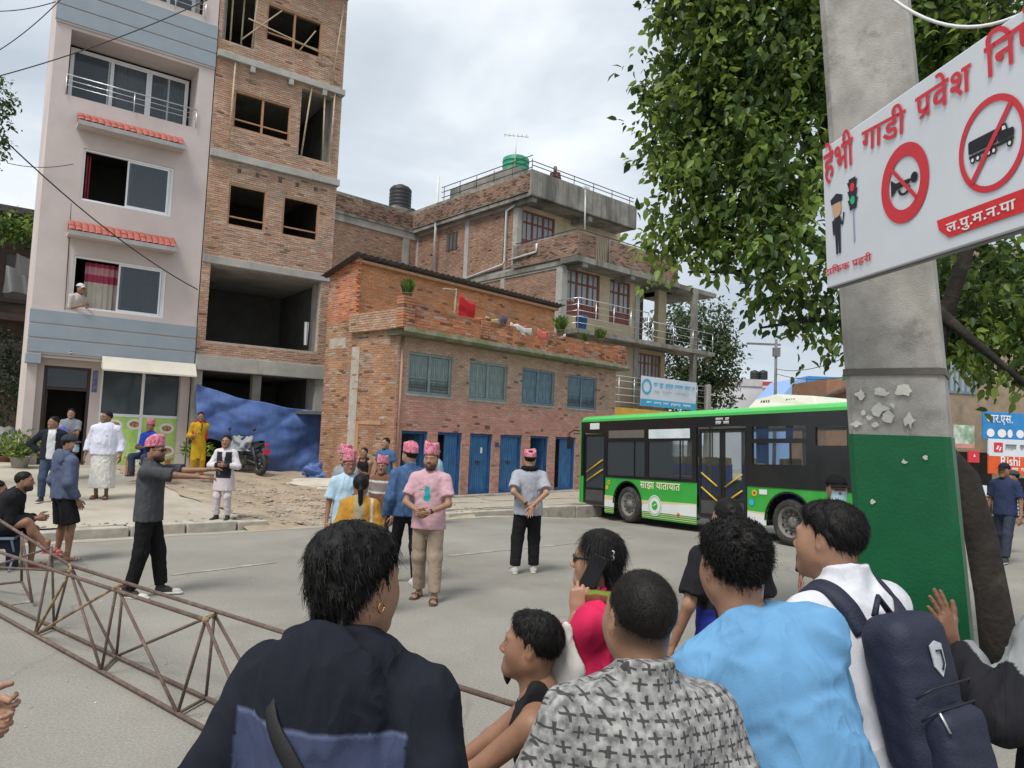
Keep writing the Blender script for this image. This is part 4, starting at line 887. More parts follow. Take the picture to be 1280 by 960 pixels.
def leaves_mesh(name, P, D, N, size, cols, mat=None, wf=1.0):
    """P positions, D length directions, N up directions"""
    n = len(P); D = D/np.linalg.norm(D, axis=1, keepdims=True); S = np.cross(D, N); S /= np.linalg.norm(S, axis=1, keepdims=True)+1e-9; U = np.cross(S, D)
    V = P[:, None]+size[:, None, None]*(LEAFV[None, :, 0:1]*wf*S[:, None]+LEAFV[None, :, 1:2]*D[:, None]+LEAFV[None, :, 2:3]*U[:, None]*2)
    F = (LEAFF[None]+(np.arange(n)*7)[:, None, None]).reshape(-1, 3)
    me = bpy.data.meshes.new(name); me.vertices.add(n*7); me.vertices.foreach_set('co', V.ravel().astype(np.float32)); me.loops.add(len(F)*3); me.polygons.add(len(F))
    me.loops.foreach_set('vertex_index', F.ravel().astype(np.int32)); me.polygons.foreach_set('loop_start', np.arange(0, len(F)*3, 3, dtype=np.int32)); me.update(calc_edges=True); me.validate()
    at = me.attributes.new('Col', 'FLOAT_COLOR', 'FACE'); at.data.foreach_set('color', np.repeat(np.concatenate([cols, np.ones((n, 1))], 1), 6, 0).astype(np.float32).ravel()); me.materials.append(mat or M_leaf); return me
def foliage(blobs, n, lsize, rng, pal, droop=.6, twig=5, clump=0):
    """blobs: (centre, radii); sprays of leaves on twigs, denser to the shell"""
    vol = np.array([b[1][0]*b[1][1]*b[1][2] for b in blobs])**.75; k = rng.choice(len(blobs), n//twig, p=vol/vol.sum())
    C_ = np.array([tuple(b[0]) for b in blobs])[k]; Rr = np.array([b[1] for b in blobs])[k]
    d = rng.normal(size=(len(k), 3)); d /= np.linalg.norm(d, axis=1, keepdims=True); rad = rng.uniform(.25, 1.08, (len(k), 1))**.6
    base = C_+d*Rr*rad
    if clump:
        m_ = max(8, len(k)//clump); cc0 = base[rng.permutation(len(k))[:m_]]; base = cc0[rng.randint(0, m_, len(k))]+rng.normal(0, 1, base.shape)*(lsize*1.25)
    tdir = d+rng.normal(0, .6, d.shape)+np.array([0, 0, -.25]); tdir /= np.linalg.norm(tdir, axis=1, keepdims=True)
    P = []; D = []; Nn = []; cl = rng.rand(len(k))
    for j in range(twig):
        P.append(base+tdir*(lsize*.55*j)+rng.normal(0, lsize*.25, base.shape))
        dd = tdir*.5+rng.normal(0, .65, base.shape)+np.array([0, 0, -droop]); D.append(dd); Nn.append(np.array([0, 0, 1.])+rng.normal(0, .55, base.shape))
    P = np.concatenate(P); D = np.concatenate(D); Nn = np.concatenate(Nn); cl = np.tile(cl, twig)+rng.normal(0, .12, len(P))
    pal = np.array(pal); c = pal[(cl*len(pal)).astype(int).clip(0, len(pal)-1)]*rng.uniform(.75, 1.25, (len(P), 1)); s = lsize*rng.uniform(.5, 1.35, len(P))
    return P, D, Nn, s, c
PAL_LEAF = [(.032, .062, .017), (.05, .095, .024), (.08, .14, .03), (.13, .20, .04), (.21, .29, .06)]
M_bark = pm('dark_bark', (.020, .016, .013), .95, .4, 6, .9, 18, col2=(.045, .038, .03), spot=.3)
def px_blob(px, py, Y, rpx, rd=None):
    c = dep(px, py, Y); r = rpx*Y/FPX; return (c, (r, rd or r*1.1, r))
tree = thing('street_tree', 'large leafy street tree arching behind the green painted pole', 'tree', (dep(1262, 840, 5.9).x, 5.9, 0))
def rel(v, t=tree): return Vector(v)-t.location
tp = [dep(1262, 850, 5.9), dep(1240, 745, 5.9), dep(1226, 670, 6.0), dep(1205, 600, 6.1), dep(1150, 540, 6.3), dep(1110, 440, 6.5), dep(1070, 300, 6.8), dep(1030, 150, 7.0), dep(990, 20, 7.2), dep(960, -120, 7.4)]
tp[0].z = -.1
part('trunk', M_bark, tree, lambda b: b.tube([rel(p) for p in tp], [.16, .125, .12, .125, .12, .11, .10, .08, .06, .04], 10))
for pts, r0 in (([dep(1110, 440, 6.5), dep(1060, 330, 6.6), dep(990, 290, 6.7), dep(900, 250, 6.9), dep(840, 200, 7)], .07), ([dep(1070, 300, 6.8), dep(1000, 150, 6.6), dep(920, 60, 6.5), dep(870, -20, 6.5)], .06), ([dep(1150, 540, 6.3), dep(1180, 400, 6.2), dep(1230, 250, 6.0), dep(1290, 100, 5.8)], .09), ([dep(1168, 385, 6.2), dep(1215, 425, 6.0), dep(1270, 470, 5.9), dep(1330, 520, 5.8)], .05), ([dep(1090, 400, 6.5), dep(1010, 400, 6.3), dep(950, 410, 6.2)], .035), ([dep(1000, 290, 6.7), dep(930, 340, 6.6), dep(860, 340, 6.6)], .04)):
    part('limb', M_bark, tree, lambda b: b.tube([rel(p) for p in pts], [r0*(1-.75*i/(len(pts)-1)) for i in range(len(pts))], 7))
rng = np.random.RandomState(31)
blobs = [px_blob(*a) for a in ((876, 40, 6.8, 58), (950, 30, 6.6, 75), (870, 130, 6.9, 58), (930, 130, 6.6, 75), (1010, 80, 6.4, 60), (854, 222, 6.9, 44), (900, 225, 6.5, 56), (980, 210, 6.2, 66), (842, 290, 6.9, 32), (890, 303, 6.6, 38), (955, 318, 6.2, 48), (1010, 325, 5.9, 46), (1005, 385, 6.4, 30), (965, 372, 6.6, 18), (1048, 402, 6.4, 22), (838, 20, 6.9, 24), (826, 90, 6.9, 18), (826, 190, 6.9, 18),
    (1170, 40, 6.2, 60), (1240, 10, 5.8, 70), (1190, 110, 6.4, 55), (1270, 90, 6.2, 50), (1178, 400, 6.9, 36), (1230, 385, 6.6, 50), (1205, 350, 7.2, 50), (1280, 400, 6.4, 50), (1250, 440, 6.3, 34), (1215, 445, 6.6, 26), (1262, 475, 6.4, 24), (1290, 470, 6.2, 34), (1160, 370, 7.2, 30), (1185, 430, 7.0, 26), (1235, 340, 7.4, 45), (1290, 340, 7.2, 50), (1180, 150, 7.0, 45), (1150, 90, 7.0, 40), (880, -60, 6.8, 80), (1000, -60, 6.5, 90), (1180, -70, 6.2, 90))]
P, D, Nn, s, c = foliage(blobs, 40000, .090, rng, PAL_LEAF, twig=6, clump=9)
P = P-np.array(tree.location)
vis = ((P[:, 0]+tree.location.x)/(P[:, 1]+tree.location.y) < .44) & (P[:, 2] < 7.5)
idx = np.where(vis)[0]; near = idx[np.argsort(P[idx, 1]-1.5*s[idx]*10)][:280]; msk = np.ones(len(P), bool); msk[near] = False
o = meshobj('foliage', leaves_mesh('foliage', P[msk], D[msk], Nn[msk], s[msk], c[msk]), tree); o['kind'] = 'stuff'
for i in near:
    meshobj('leaf', leaves_mesh('leaf', np.zeros((1, 3)), D[i:i+1], Nn[i:i+1], s[i:i+1], c[i:i+1]*1.25), tree).location = P[i]
def small_tree(name, label, loc, blobs, n, ls, pal, seed, trunk_r=.15, droop=.2, cat='tree'):
    t = thing(name, label, cat, loc); rg = np.random.RandomState(seed); P, D, Nn, s, c = foliage(blobs, n, ls, rg, pal, droop)
    o = meshobj('crown', leaves_mesh('crown', P-np.array(loc), D, Nn, s, c), t); o['kind'] = 'stuff'
    if trunk_r:
        def tk(b):
            top = blobs[0][0]-Vector(loc); b.tube([(0, 0, -.1), (top.x*.4, top.y*.4, top.z*.5), tuple(top)], [trunk_r, trunk_r*.7, trunk_r*.3], 8)
            for bl in blobs[1:6]: e_ = bl[0]-Vector(loc); b.tube([(top.x*.4, top.y*.4, top.z*.5), tuple(e_*.75+Vector((0, 0, top.z*.1))), tuple(e_)], [trunk_r*.5, trunk_r*.3, trunk_r*.1], 5)
        part('trunk', M_bark, t, tk)
    return t
PAL_FAR = [(.05, .08, .03), (.07, .105, .04), (.095, .13, .055), (.06, .085, .035), (.04, .06, .025)]
small_tree('roadside_tree', 'olive green tree behind the balcony house and bus roof', (dep(870, 520, 46).x, 46, 0), [px_blob(*a) for a in ((870, 440, 46, 40), (835, 410, 46, 26), (890, 400, 46, 24), (900, 460, 46, 26), (850, 490, 46, 34), (890, 495, 46, 26), (860, 385, 47, 16), (905, 430, 46, 18))], 9000, .26, PAL_FAR, 41, .3)
small_tree('roof_shrub', 'scrubby bushes growing on the roof edge of the old timber house', (dep(15, 285, 26).x, 26, dep(15, 292, 26).z), [px_blob(*a) for a in ((8, 282, 26, 12), (25, 285, 26, 10), (42, 287, 26, 8))], 700, .2, PAL_LEAF, 42, 0, cat='bush')
small_tree('conifer_branch', 'dark conifer tree whose branch tips reach past the pink building', (dep(-90, 300, 14).x, 14, 0), [px_blob(-90, 190, 14, 50), px_blob(-15, 118, 14, 25), px_blob(0, 122, 14, 14, .2), px_blob(-10, 160, 14, 22, .2), px_blob(-12, 185, 14, 20, .2), px_blob(-60, 120, 14, 40)], 4200, .085, PAL_LEAF[:2], 43, .2)
small_tree('dark_bush', 'dark dense bush at the foot of the old timber house', (dep(5, 500, 24).x, 24, .6), [px_blob(*a) for a in ((10, 470, 24, 28), (30, 450, 24, 18), (-10, 440, 24, 30), (0, 500, 23, 25))], 1800, .14, [(.016, .026, .010), (.022, .034, .012)], 44, 0, cat='bush')
# ================================================================== concrete pole, painted green below
M_polec = pm('pitted_pole_concrete', (.34, .325, .295), .93, .26, 7, .22, 190, col2=(.20, .19, .17), spot=.34)
M_green = pm('pole_green_paint', (.004, .104, .036), .5, .22, 3, .12, 90, col2=(.004, .11, .04), spot=.15)
POLE_Y = 2.78
g0 = dep(1126, 545, POLE_Y); ptop_ = dep(1081, 0, POLE_Y)
lean = (ptop_.x-g0.x)/(ptop_.z-g0.z)
pole_t = thing('concrete_pole', 'leaning square concrete utility pole with its lower part painted green', 'utility pole', (g0.x-lean*g0.z, POLE_Y, 0))
def pole_sec(z, grow=0.0):
    w_ = .182-.0085*z+grow; d_ = .125-.005*z+grow; a = R(-34); x = lean*z; ch = .022
    pts = [(-w_, -d_+ch), (-w_+ch, -d_), (w_-ch, -d_), (w_, -d_+ch), (w_, d_), (-w_, d_)]
    return [(x+px*math.cos(a)-py*math.sin(a), px*math.sin(a)+py*math.cos(a), z) for px, py in pts]
def loft(b, zs, g):
    vs = [p for z in zs for p in pole_sec(z, g)]; n = 6
    b.add(vs, [(i*n+j, i*n+(j+1) % n, (i+1)*n+(j+1) % n, (i+1)*n+j) for i in range(len(zs)-1) for j in range(n)]+[tuple(range(n))[::-1], tuple(range(len(vs)-n, len(vs)))])
GZ = g0.z
part('shaft', M_polec, pole_t, lambda b: loft(b, [-.1, 1, 2, 3, 4, 6, 8], 0))
part('green_paint', M_green, pole_t, lambda b: loft(b, [-.1, .7, 1.4, GZ], .0035))
part('tie_band', pm('rusty_wire', (.10, .09, .08), .7), pole_t, lambda b: loft(b, [GZ+.22, GZ+.245], .006))
# torn scraps of posters
M_scrap = pm('torn_paper', (.55, .53, .48), .9, .12, 9, .2, 60)
rr = random.Random(3)
for px, py, sx, sy in ((1076, 493, .018, .02), (1101, 491, .03, .018), (1131, 489, .03, .022), (1100, 511, .03, .024), (1111, 522, .026, .022), (1136, 525, .018, .03), (1094, 531, .016, .014), (1070, 530, .02, .014), (1087, 522, .012, .01), (1116, 507, .01, .01), (1080, 516, .009, .012), (1130, 577, .012, .010), (1157, 572, .012, .010), (1091, 628, .008, .012)):
    d_ = ray(px, py); a = R(-34); n_ = np.array([math.sin(a), -math.cos(a), 0]); base = np.array(pole_t.location)
    sec = pole_sec(0); q = np.array([lean*1.9, 0, 1.9])+base
    w2 = .125-.005*2.0+.009
    for _ in range(3):
        t_ = ((q+n_*w2-np.array([0, 0, EYE]))@n_)/(d_@n_); c = Vector(tuple(np.array([0, 0, EYE])+d_*t_))-pole_t.location; q = np.array([lean*c.z, 0, c.z])+base
    k = 11; ux = Vector((math.cos(a), math.sin(a), 0))
    ring = [c+ux*(sx*math.cos(q_)*rr.uniform(.35, 1.3))+Vector((0, 0, sy*math.sin(q_)*rr.uniform(.35, 1.3))) for q_ in [i*2*math.pi/k for i in range(k)]]
    MB().add([tuple(v) for v in ring], [tuple(range(k))]).build('paper_scrap', M_scrap, pole_t)

# ================================================================== sign board hung on the pole
LB = dep(1034, 360, 2.62); LT = dep(1024, 190, 2.62); Hs = (LT-LB).length; D2 = 2.62*170.3/263
RB = dep(1280, 283, D2); ex = (RB-LB).normalized(); ez = (LT-LB).normalized(); ez = (ez-ex*ez.dot(ex)).normalized(); ey = ez.cross(ex)
sign = thing('traffic_sign_board', 'white traffic sign board banning heavy vehicles and horns, hung on the pole', 'sign')
sign.matrix_world = Matrix(((ex.x, ey.x, ez.x, LB.x), (ex.y, ey.y, ez.y, LB.y), (ex.z, ey.z, ez.z, LB.z), (0, 0, 0, 1)))
def SU(px, py):
    d_ = Vector(tuple(ray(px, py))); o_ = Vector((0, 0, EYE)); t_ = (LB-o_).dot(ey)/d_.dot(ey); p = o_+d_*t_-LB; return p.dot(ex), p.dot(ez)
SL = (RB-LB).length+.75
pbox('panel', M_signw, sign, 0, SL, 0, .018, 0, Hs, bevel=.003)
pbox('frame_edge', pm('sign_frame', (.22, .22, .22), .5, metal=.5), sign, -.004, SL, .0185, .04, -.004, Hs+.002)
def sletter(toks, pa, pb, ptop__, mat, nm='lettering'):
    """text from pixel pa (left baseline) to pb (right baseline), cap height from pixel above pa"""
    a = SU(*pa); c = SU(*pb); t_ = SU(*ptop__); h = (t_[1]-a[1])/.62
    me, w_ = text_mesh(nm, toks, h, mat); o = meshobj(nm, me, sign); o.location = (a[0], -.0046, a[1]); L_ = math.hypot(c[0]-a[0], c[1]-a[1]); o.scale = (L_/w_, 1, 1); o.rotation_euler = (0, -math.atan2(c[1]-a[1], c[0]-a[0]), 0)
    o2 = meshobj(nm, me, sign); o2.location = (a[0]+.006, -.0035-.0006, a[1]+.002); o2.scale = o.scale; o2.rotation_euler = o.rotation_euler
    bpy.data.objects.remove(o2)
    mo = o.modifiers.new('s', 'SOLIDIFY'); mo.thickness = .0006
    return o
sletter(['हे', 'भी'], (1032, 226), (1069, 203), (1031, 196), M_red); sletter(['गा', 'डी'], (1079, 191), (1134, 164), (1079, 166), M_red); sletter(['प*', 'वे', 'श'], (1147, 152), (1217, 110), (1146, 124), M_red); sletter(['िन', 'षे', 'ध'], (1234, 99), (1345, 30), (1232, 62), M_red)
sletter(['टा*', 'िफ', 'क', ' ', 'प*', 'ह', 'री'], (1033, 345), (1091, 325), (1033, 338), M_red)
def ring(b, cx, cz, r0, r1, y, n=48): 
    for i in range(n):
        a, c = 2*math.pi*i/n, 2*math.pi*(i+1)/n; b.quad(*[(cx+r_*math.cos(t), y, cz+r_*math.sin(t)) for r_, t in ((r1, a), (r1, c), (r0, c), (r0, a))])
def poly(b, pts, y): b.add([(x, y, z) for x, z in pts], [tuple(range(len(pts)))])
# no-horn roundel
c = SU(1131, 229); top_ = SU(1131, 179); R1 = top_[1]-c[1]
def bar(b, cx, cz, r_, ang, w_, y): ca, sa = math.cos(ang), math.sin(ang); poly(b, [(cx+x*ca-z*sa, cz+x*sa+z*ca) for x, z in ((-r_, -w_), (r_, -w_), (r_, w_), (-r_, w_))], y)
part('no_horn_ring', M_red, sign, lambda b: (ring(b, c[0], c[1], R1*.66, R1, -.003), bar(b, c[0], c[1], R1*.7, R(-45), R1*.055, -.0042)))
def horn(b):
    s_ = R1*.55; X = lambda x, z: (c[0]+x*s_, c[1]+z*s_)
    poly(b, [X(-1, .42), X(-.62, .16), X(.45, .10), X(.45, -.10), X(-.62, -.16), X(-1, -.42)], -.0036)
    disc(b, *X(.78, .05), .26*s_, .24*s_, -.0036); poly(b, [X(.4, .06), X(.8, .10), X(.8, -.02), X(.4, -.06)], -.0038)
    for i in range(14):
        a0, a1 = math.pi*(1+i/14), math.pi*(1+(i+1)/14); poly(b, [X(-.0+(r_)*math.cos(t)*1.3, -.2+r_*math.sin(t)) for r_, t in ((.36, a0), (.36, a1), (.24, a1), (.24, a0))], -.0037)
part('horn_symbol', M_black, sign, horn)
# no-truck roundel
c2 = SU(1240, 180); R2 = SU(1240, 120)[1]-c2[1]
part('no_truck_ring', M_red, sign, lambda b: (ring(b, c2[0], c2[1], R2*.86, R2, -.003), bar(b, c2[0], c2[1], R2*.9, R(47), R2*.06, -.0044)))
def truck(b):
    s_ = R2*.68; X = lambda x, z: (c2[0]+x*s_, c2[1]+z*s_)
    poly(b, [X(-1, .0), X(-.95, -.03), X(.22, -.03), X(.27, .02), X(.27, .34), X(.22, .39), X(-.95, .39), X(-1, .34)], -.0034)
    poly(b, [X(.30, -.06), X(.95, -.06), X(.98, .1), X(.93, .2), X(.72, .22), X(.66, .42), X(.34, .42), X(.30, .3)], -.0034); poly(b, [X(-.98, -.08), X(.95, -.08), X(.95, -.18), X(-.98, -.18)], -.0034)
    for x in (-.82, -.58, -.1, .12, .78): disc(b, *X(x, -.24), .115*s_, .115*s_, -.0035)
part('truck_symbol', M_black, sign, truck)
part('truck_wheel_hub', M_bright, sign, lambda b: [disc(b, c2[0]+x*R2*.68, c2[1]-.24*R2*.68, .06*R2*.68, .06*R2*.68, -.0040) for x in (-.82, -.58, -.1, .12, .78)] and poly(b, [(c2[0]+x*R2*.68, c2[1]+z*R2*.68) for x, z in ((.5, .24), (.66, .24), (.62, .36), (.5, .36))], -.004))
# red caption bar
qa, qb, qc, qd, qe = SU(1172, 276), SU(1175, 288), SU(1187, 297), SU(1280, 265), SU(1280, 236)
ext = lambda p, q, x: (x, p[1]+(q[1]-p[1])*(x-p[0])/(q[0]-p[0]))
part('caption_bar', pm('caption_red', (.66, .03, .035), .5), sign, lambda b: poly(b, [qa, qb, qc, ext(qc, qd, SL-.05), ext(qa, qe, SL-.05)], -.003))
sletter(['ल', '. ', 'पु', '. ', 'म', '. ', 'न', '. ', 'पा'], (1185, 291), (1272, 260), (1185, 280.5), M_bright)
# small plain figure and traffic light pictogram
f0 = SU(1049, 317); s_ = (SU(1047, 243)[1]-f0[1])
M_skinp = pm('print_skin', (.60, .36, .22), .6, 0, 4, 0); M_navyp = pm('print_navy', (.018, .018, .035), .5, 0, 4, 0)
def fig(b):
    X = lambda x, z: (f0[0]+x*s_, f0[1]+z*s_)
    poly(b, [X(-.07, .0), X(-.01, .0), X(0, .38), X(.02, 0), X(.08, 0), X(.10, .62), X(-.10, .62)], -.003); poly(b, [X(-.10, .60), X(-.17, .58), X(-.15, .34), X(-.10, .34)], -.0031); poly(b, [X(.10, .62), X(.16, .5), X(.2, .66), X(.24, .64), X(.17, .44), X(.09, .5)], -.0031)
    poly(b, [X(-.17, .86), X(.17, .86), X(.2, .95), X(0, 1.02), X(-.2, .95)], -.0034); b.mi = 1; disc(b, *X(0, .76), .15*s_, .14*s_, -.0032)
part('figure_symbol', [M_navyp, M_skinp], sign, fig)
t0 = SU(1069, 303); t1 = SU(1067, 222); hh_ = t1[1]-t0[1]
def tl(b):
    X = lambda x, z: (t0[0]+x*hh_, t0[1]+z*hh_)
    poly(b, [X(-.015, 0), X(.015, 0), X(.015, .6), X(-.015, .6)], -.003); b.mi = 1; poly(b, [X(-.1, .52), X(.1, .52), X(.1, 1), X(-.1, 1)], -.0032)
    for z in (.58, .72, .86): poly(b, [X(.1, z), X(.15, z+.10), X(.1, z+.10)], -.0032); poly(b, [X(-.1, z), X(-.1, z+.10), X(-.15, z+.10)], -.0032)
    b.mi = 2; disc(b, *X(0, .86), .065*hh_, .065*hh_, -.0036); b.mi = 3; disc(b, *X(0, .66), .065*hh_, .065*hh_, -.0036)
part('traffic_light_symbol', [pm('print_pole', (.25, .35, .5), .6), M_navyp, pm('print_light_red', (.8, .03, .05), .5), pm('print_light_green', (.02, .45, .2), .5)], sign, tl)
wire('service_cable', dep(1105, -10, 2.5), dep(1300, 5, 2.2), .10, .006, 'pale loose cable looping above the traffic sign', M_pvc)

# ================================================================== rusty pipe truss lying on the road
M_rust = pm('rusty_pipe', (.115, .078, .062), .75, .35, 14, .3, 60, col2=(.19, .13, .09), spot=.3)
M_rustp = pm('worn_yellow_pipe', (.30, .215, .10), .7, .35, 14, .2, 60, col2=(.14, .08, .055), spot=.5)
def vpl(px, py, A, B_):
    d_ = ray(px, py); n_ = np.array([-(B_[1]-A[1]), B_[0]-A[0], 0]); t_ = ((np.array([A[0], A[1], 0])-np.array([0, 0, EYE]))@n_)/(d_@n_); return Vector(tuple(np.array([0, 0, EYE])+d_*t_))
Pn = [gnd(44, 792.5, .03), gnd(222, 891, .03)]; Qn = [gnd(67, 788.5, .03), gnd(256, 878, .03)]
off = Vector((.10, .13, 0))
PL = lambda x, y: vpl(x, y, Pn[0], Pn[1]); QL = lambda x, y: vpl(x, y, Qn[0]+off*.35, Qn[1]+off*.35)
truss = thing('pipe_truss', 'long rusty welded pipe truss lying across the road', 'truss', (Pn[0].x, Pn[0].y, 0))
def member(a, c, r_=.0145, nm='brace', m=None):
    return MB().tube([a-truss.location, c-truss.location], r_, 8).build(nm, m or M_rust, truss)
bf = [PL(x, y) for x, y in ((-120, 716), (44, 792), (127, 833), (222, 891), (330, 956))]
br = [QL(x, y) for x, y in ((-60, 728), (67, 788), (145, 828), (257, 878), (350, 920))]
tn = [PL(x, y) for x, y in ((-80, 664), (88, 714), (146, 733), (257, 775))]
tf = [QL(x, y) for x, y in ((-60, 612), (65, 684), (88, 707), (154, 732), (268, 768), (400, 811), (660, 886))]
for q in bf+br: q.z = .025
for n_, (a, c) in (('chord', (bf[0], bf[4])), ('chord', (br[0], br[4])), ('chord', (tn[0], tn[3])), ('chord', (tf[0], tf[2])), ('chord', (tf[2], tf[6]))): member(a, c, .0155, n_)
for a, c, m in ((tn[1], bf[1], M_rustp), (tf[2], br[1], None), (tn[1], bf[2], None), (tf[2], br[2], None), (bf[1], tn[2], M_rustp), (tn[2], bf[2], None), (tf[3], br[2], None), (tn[2], bf[3], None), (br[2], tf[4], None), (tn[3], bf[3], None), (tf[4], br[3], None), (tn[3], bf[4], None), (tf[4], br[4], None), (tn[1], tf[2], M_rustp), (tn[2], tf[3], M_rustp), (tn[3], tf[4], M_rustp), (bf[1], br[1], None), (bf[2], br[2], None), (bf[3], br[3], None), (tf[1], bf[1], None), (tf[1], br[1], None), (bf[0], tn[1], None), (br[0], tf[1], None)):
    member(a, c, .0115, 'brace', m)
e0 = [dep(27, 665, 8.0), dep(27, 727, 8.0), dep(-10, 731, 8.2), dep(40, 752, 7.6)]
for a, c in ((e0[0], e0[1]), (e0[1], e0[2]), (e0[0], e0[3]), (e0[1], e0[3])): member(a, c, .013, 'end_frame')
for q in tn[1:]+tf[2:5]: MB().lathe([(0, -.02), (.02, -.015), (.024, 0), (.02, .015), (0, .02)], 8, tuple(q-truss.location)).build('weld_joint', M_rustp, truss)

# ================================================================== city bus
BUS = thing('city_bus', 'green, white and black city bus stopped at the corner', 'bus', (2.05, 20.7, -.23), 0)
BUS.rotation_euler = (0, -.033, R(-61)); BW = 2.35; BLn = 8.75
M_bgrn = pm('bus_green', (.035, .34, .045), .4, .10, 3, 0, coat=.25, col2=(.10, .33, .09), spot=.12); M_bblk = pm('bus_black', (.012, .013, .014), .25, .1, 2, 0, coat=.3); M_bwht = pm('bus_white', (.66, .68, .66), .4, .06, 2, 0, coat=.2); M_brt = pm('bus_roof_green', (.09, .50, .12), .4, .05, 2, 0)
M_rub = pm('tyre_rubber', (.03, .029, .028), .85, .2, 8, .3, 60, col2=(.07, .065, .058), spot=.4); M_rim = pm('wheel_rim', (.17, .16, .145), .7, .25, 9, .2, 40); M_yel = pm('yellow_rail', (.62, .38, .03), .45, .05, 2, 0); M_seat = pm('blue_seat', (.035, .13, .50), .7, .1, 4, 0); M_seatt = pm('seat_tan', (.66, .42, .12), .6); M_bint = pm('bus_inner', (.66, .66, .64), .7)
M_bglass = glass('bus_glass', (.16, .17, .18), .05, .10)  # grey base mixes a milky painted reflection into the clear glass
wins_b = [(1.20, 2.76, 1.17, 2.06), (2.90, 4.44, 1.18, 2.06), (6.22, 7.56, 1.57, 2.00), (6.22, 7.56, 2.09, 2.34), (7.78, 8.45, 1.95, 2.30)]
drs = [(.10, 1.10, .36, 2.32), (4.58, 6.06, .34, 2.36)]
wc = [(2.08, .455), (7.13, .455)]; AR = .56
def arch_pts(cx, cz, up): return [(cx+AR*math.cos(t), cz+AR*math.sin(t)) for t in [math.pi-k*math.pi/16 for k in range(17)]]
# upper black wall with openings
wall_mesh(0, BLn, 1.11, 2.60, .06, wins_b+drs).build('upper_side', M_bblk, BUS)
far = wall_mesh(0, BLn, 1.11, 2.60, .06, [(.15, 1.9, 1.15, 2.35), (2.0, 3.75, 1.15, 2.35), (3.85, 5.6, 1.15, 2.35), (5.7, 7.1, 1.15, 2.35), (7.2, 8.5, 1.4, 2.35)], BW-.06).build('far_side', M_bint, BUS)
pbox('far_skirt', M_bgrn, BUS, 0, BLn, BW-.06, BW, .2, 1.11)
# lower skirt, arches cut out
def skirt(z0, z1, y, mat, nm, xr):
    b = MB(); N = 170; runs = [b]
    xs_ = [xr[0]+(xr[1]-xr[0])*i/N for i in range(N+1)]
    def low(x):
        z = z0(x) if callable(z0) else z0
        for cx, cz in wc:
            if abs(x-cx) < AR: z = max(z, cz+math.sqrt(AR*AR-(x-cx)**2))
        return z
    for a, c in zip(xs_[:-1], xs_[1:]):
        m_ = (a+c)/2
        if any(d0-.02 < m_ < d1+.02 for d0, d1, _, _ in drs):
            runs.append(MB()); continue
        la, lc = low(a), low(c); ta = z1(a) if callable(z1) else z1; tc_ = z1(c) if callable(z1) else z1
        if la >= ta-.002 or lc >= tc_-.002:
            runs.append(MB()); continue
        runs[-1].quad((a, y, min(la, ta)), (c, y, min(lc, tc_)), (c, y, tc_), (a, y, ta))
    for q in runs:
        if q.f: q.build(nm, mat, BUS, solid=.012)
wave = lambda x: .56+.06*math.sin((x-3.6)*1.1)
skirt(.17, 1.112, .02, M_bgrn, 'green_side', (.0, BLn))
skirt(lambda x: .34, lambda x: wave(x), .011, M_bwht, 'white_wave', (1.12, BLn-.1))
M_cream = pm('bus_cream', (.60, .52, .30), .4, .05, 2, 0)
skirt(lambda x: wave(x)+.0, lambda x: wave(x)+.06+.05*math.sin(x*.9), .0105, M_cream, 'cream_stripe', (1.12, BLn-.1))
for z in (.20, .245, .29): skirt(z+.010, z+.024, .0095, M_cream, 'thin_stripe', (1.12, BLn-.1))
for (cx, cz) in wc:
    b = MB(); pts = arch_pts(cx, cz, 1)
    for (x0, z0), (x1, z1) in zip(pts[:-1], pts[1:]): b.quad((x0, .0, z0), (x1, .0, z1), (x1, .55, z1), (x0, .55, z0)); k = .93; b.quad((x0, -.004, z0), (cx+(x0-cx)*1.07, -.004, cz+(z0-cz)*1.07), (cx+(x1-cx)*1.07, -.004, cz+(z1-cz)*1.07), (x1, -.004, z1))
    b.build('wheel_arch', M_bblk, BUS)
    for yy in (.04, BW-.3):
        wh = MB().lathe([(.30, .0), (.33, -.012), (.40, -.02), (.44, .02), (.455, .06), (.455, .22), (.42, .27), (.25, .27)], 36, (cx, yy, cz), 'y').build('wheel', M_rub, BUS)
        if yy < 1:
            rim = MB().lathe([(0, .02), (.09, .015), (.10, .05), (.19, .07), (.25, .03), (.29, .0), (.305, .005), (.31, .03)] if cx < 5 else [(0, .10), (.1, .06), (.12, .13), (.2, .16), (.26, .05), (.29, 0), (.305, .005), (.31, .03)], 32, (cx, yy, cz), 'y').build('rim', M_rim, wh)
            part('wheel_nut', M_iron, wh, lambda b: [b.lathe([(0, -.03), (.016, -.03), (.016, .06)], 6, (cx+.155*math.cos(t), yy+.04, cz+.155*math.sin(t)), 'y') for t in [k*math.pi/5 for k in range(10)]])
            part('rim_hole', M_bblk, wh, lambda b: [disc(b, cx+.215*math.cos(t), cz+.215*math.sin(t), .03, .03, yy+.045, 10) for t in [k*math.pi/5+.3 for k in range(10)]])
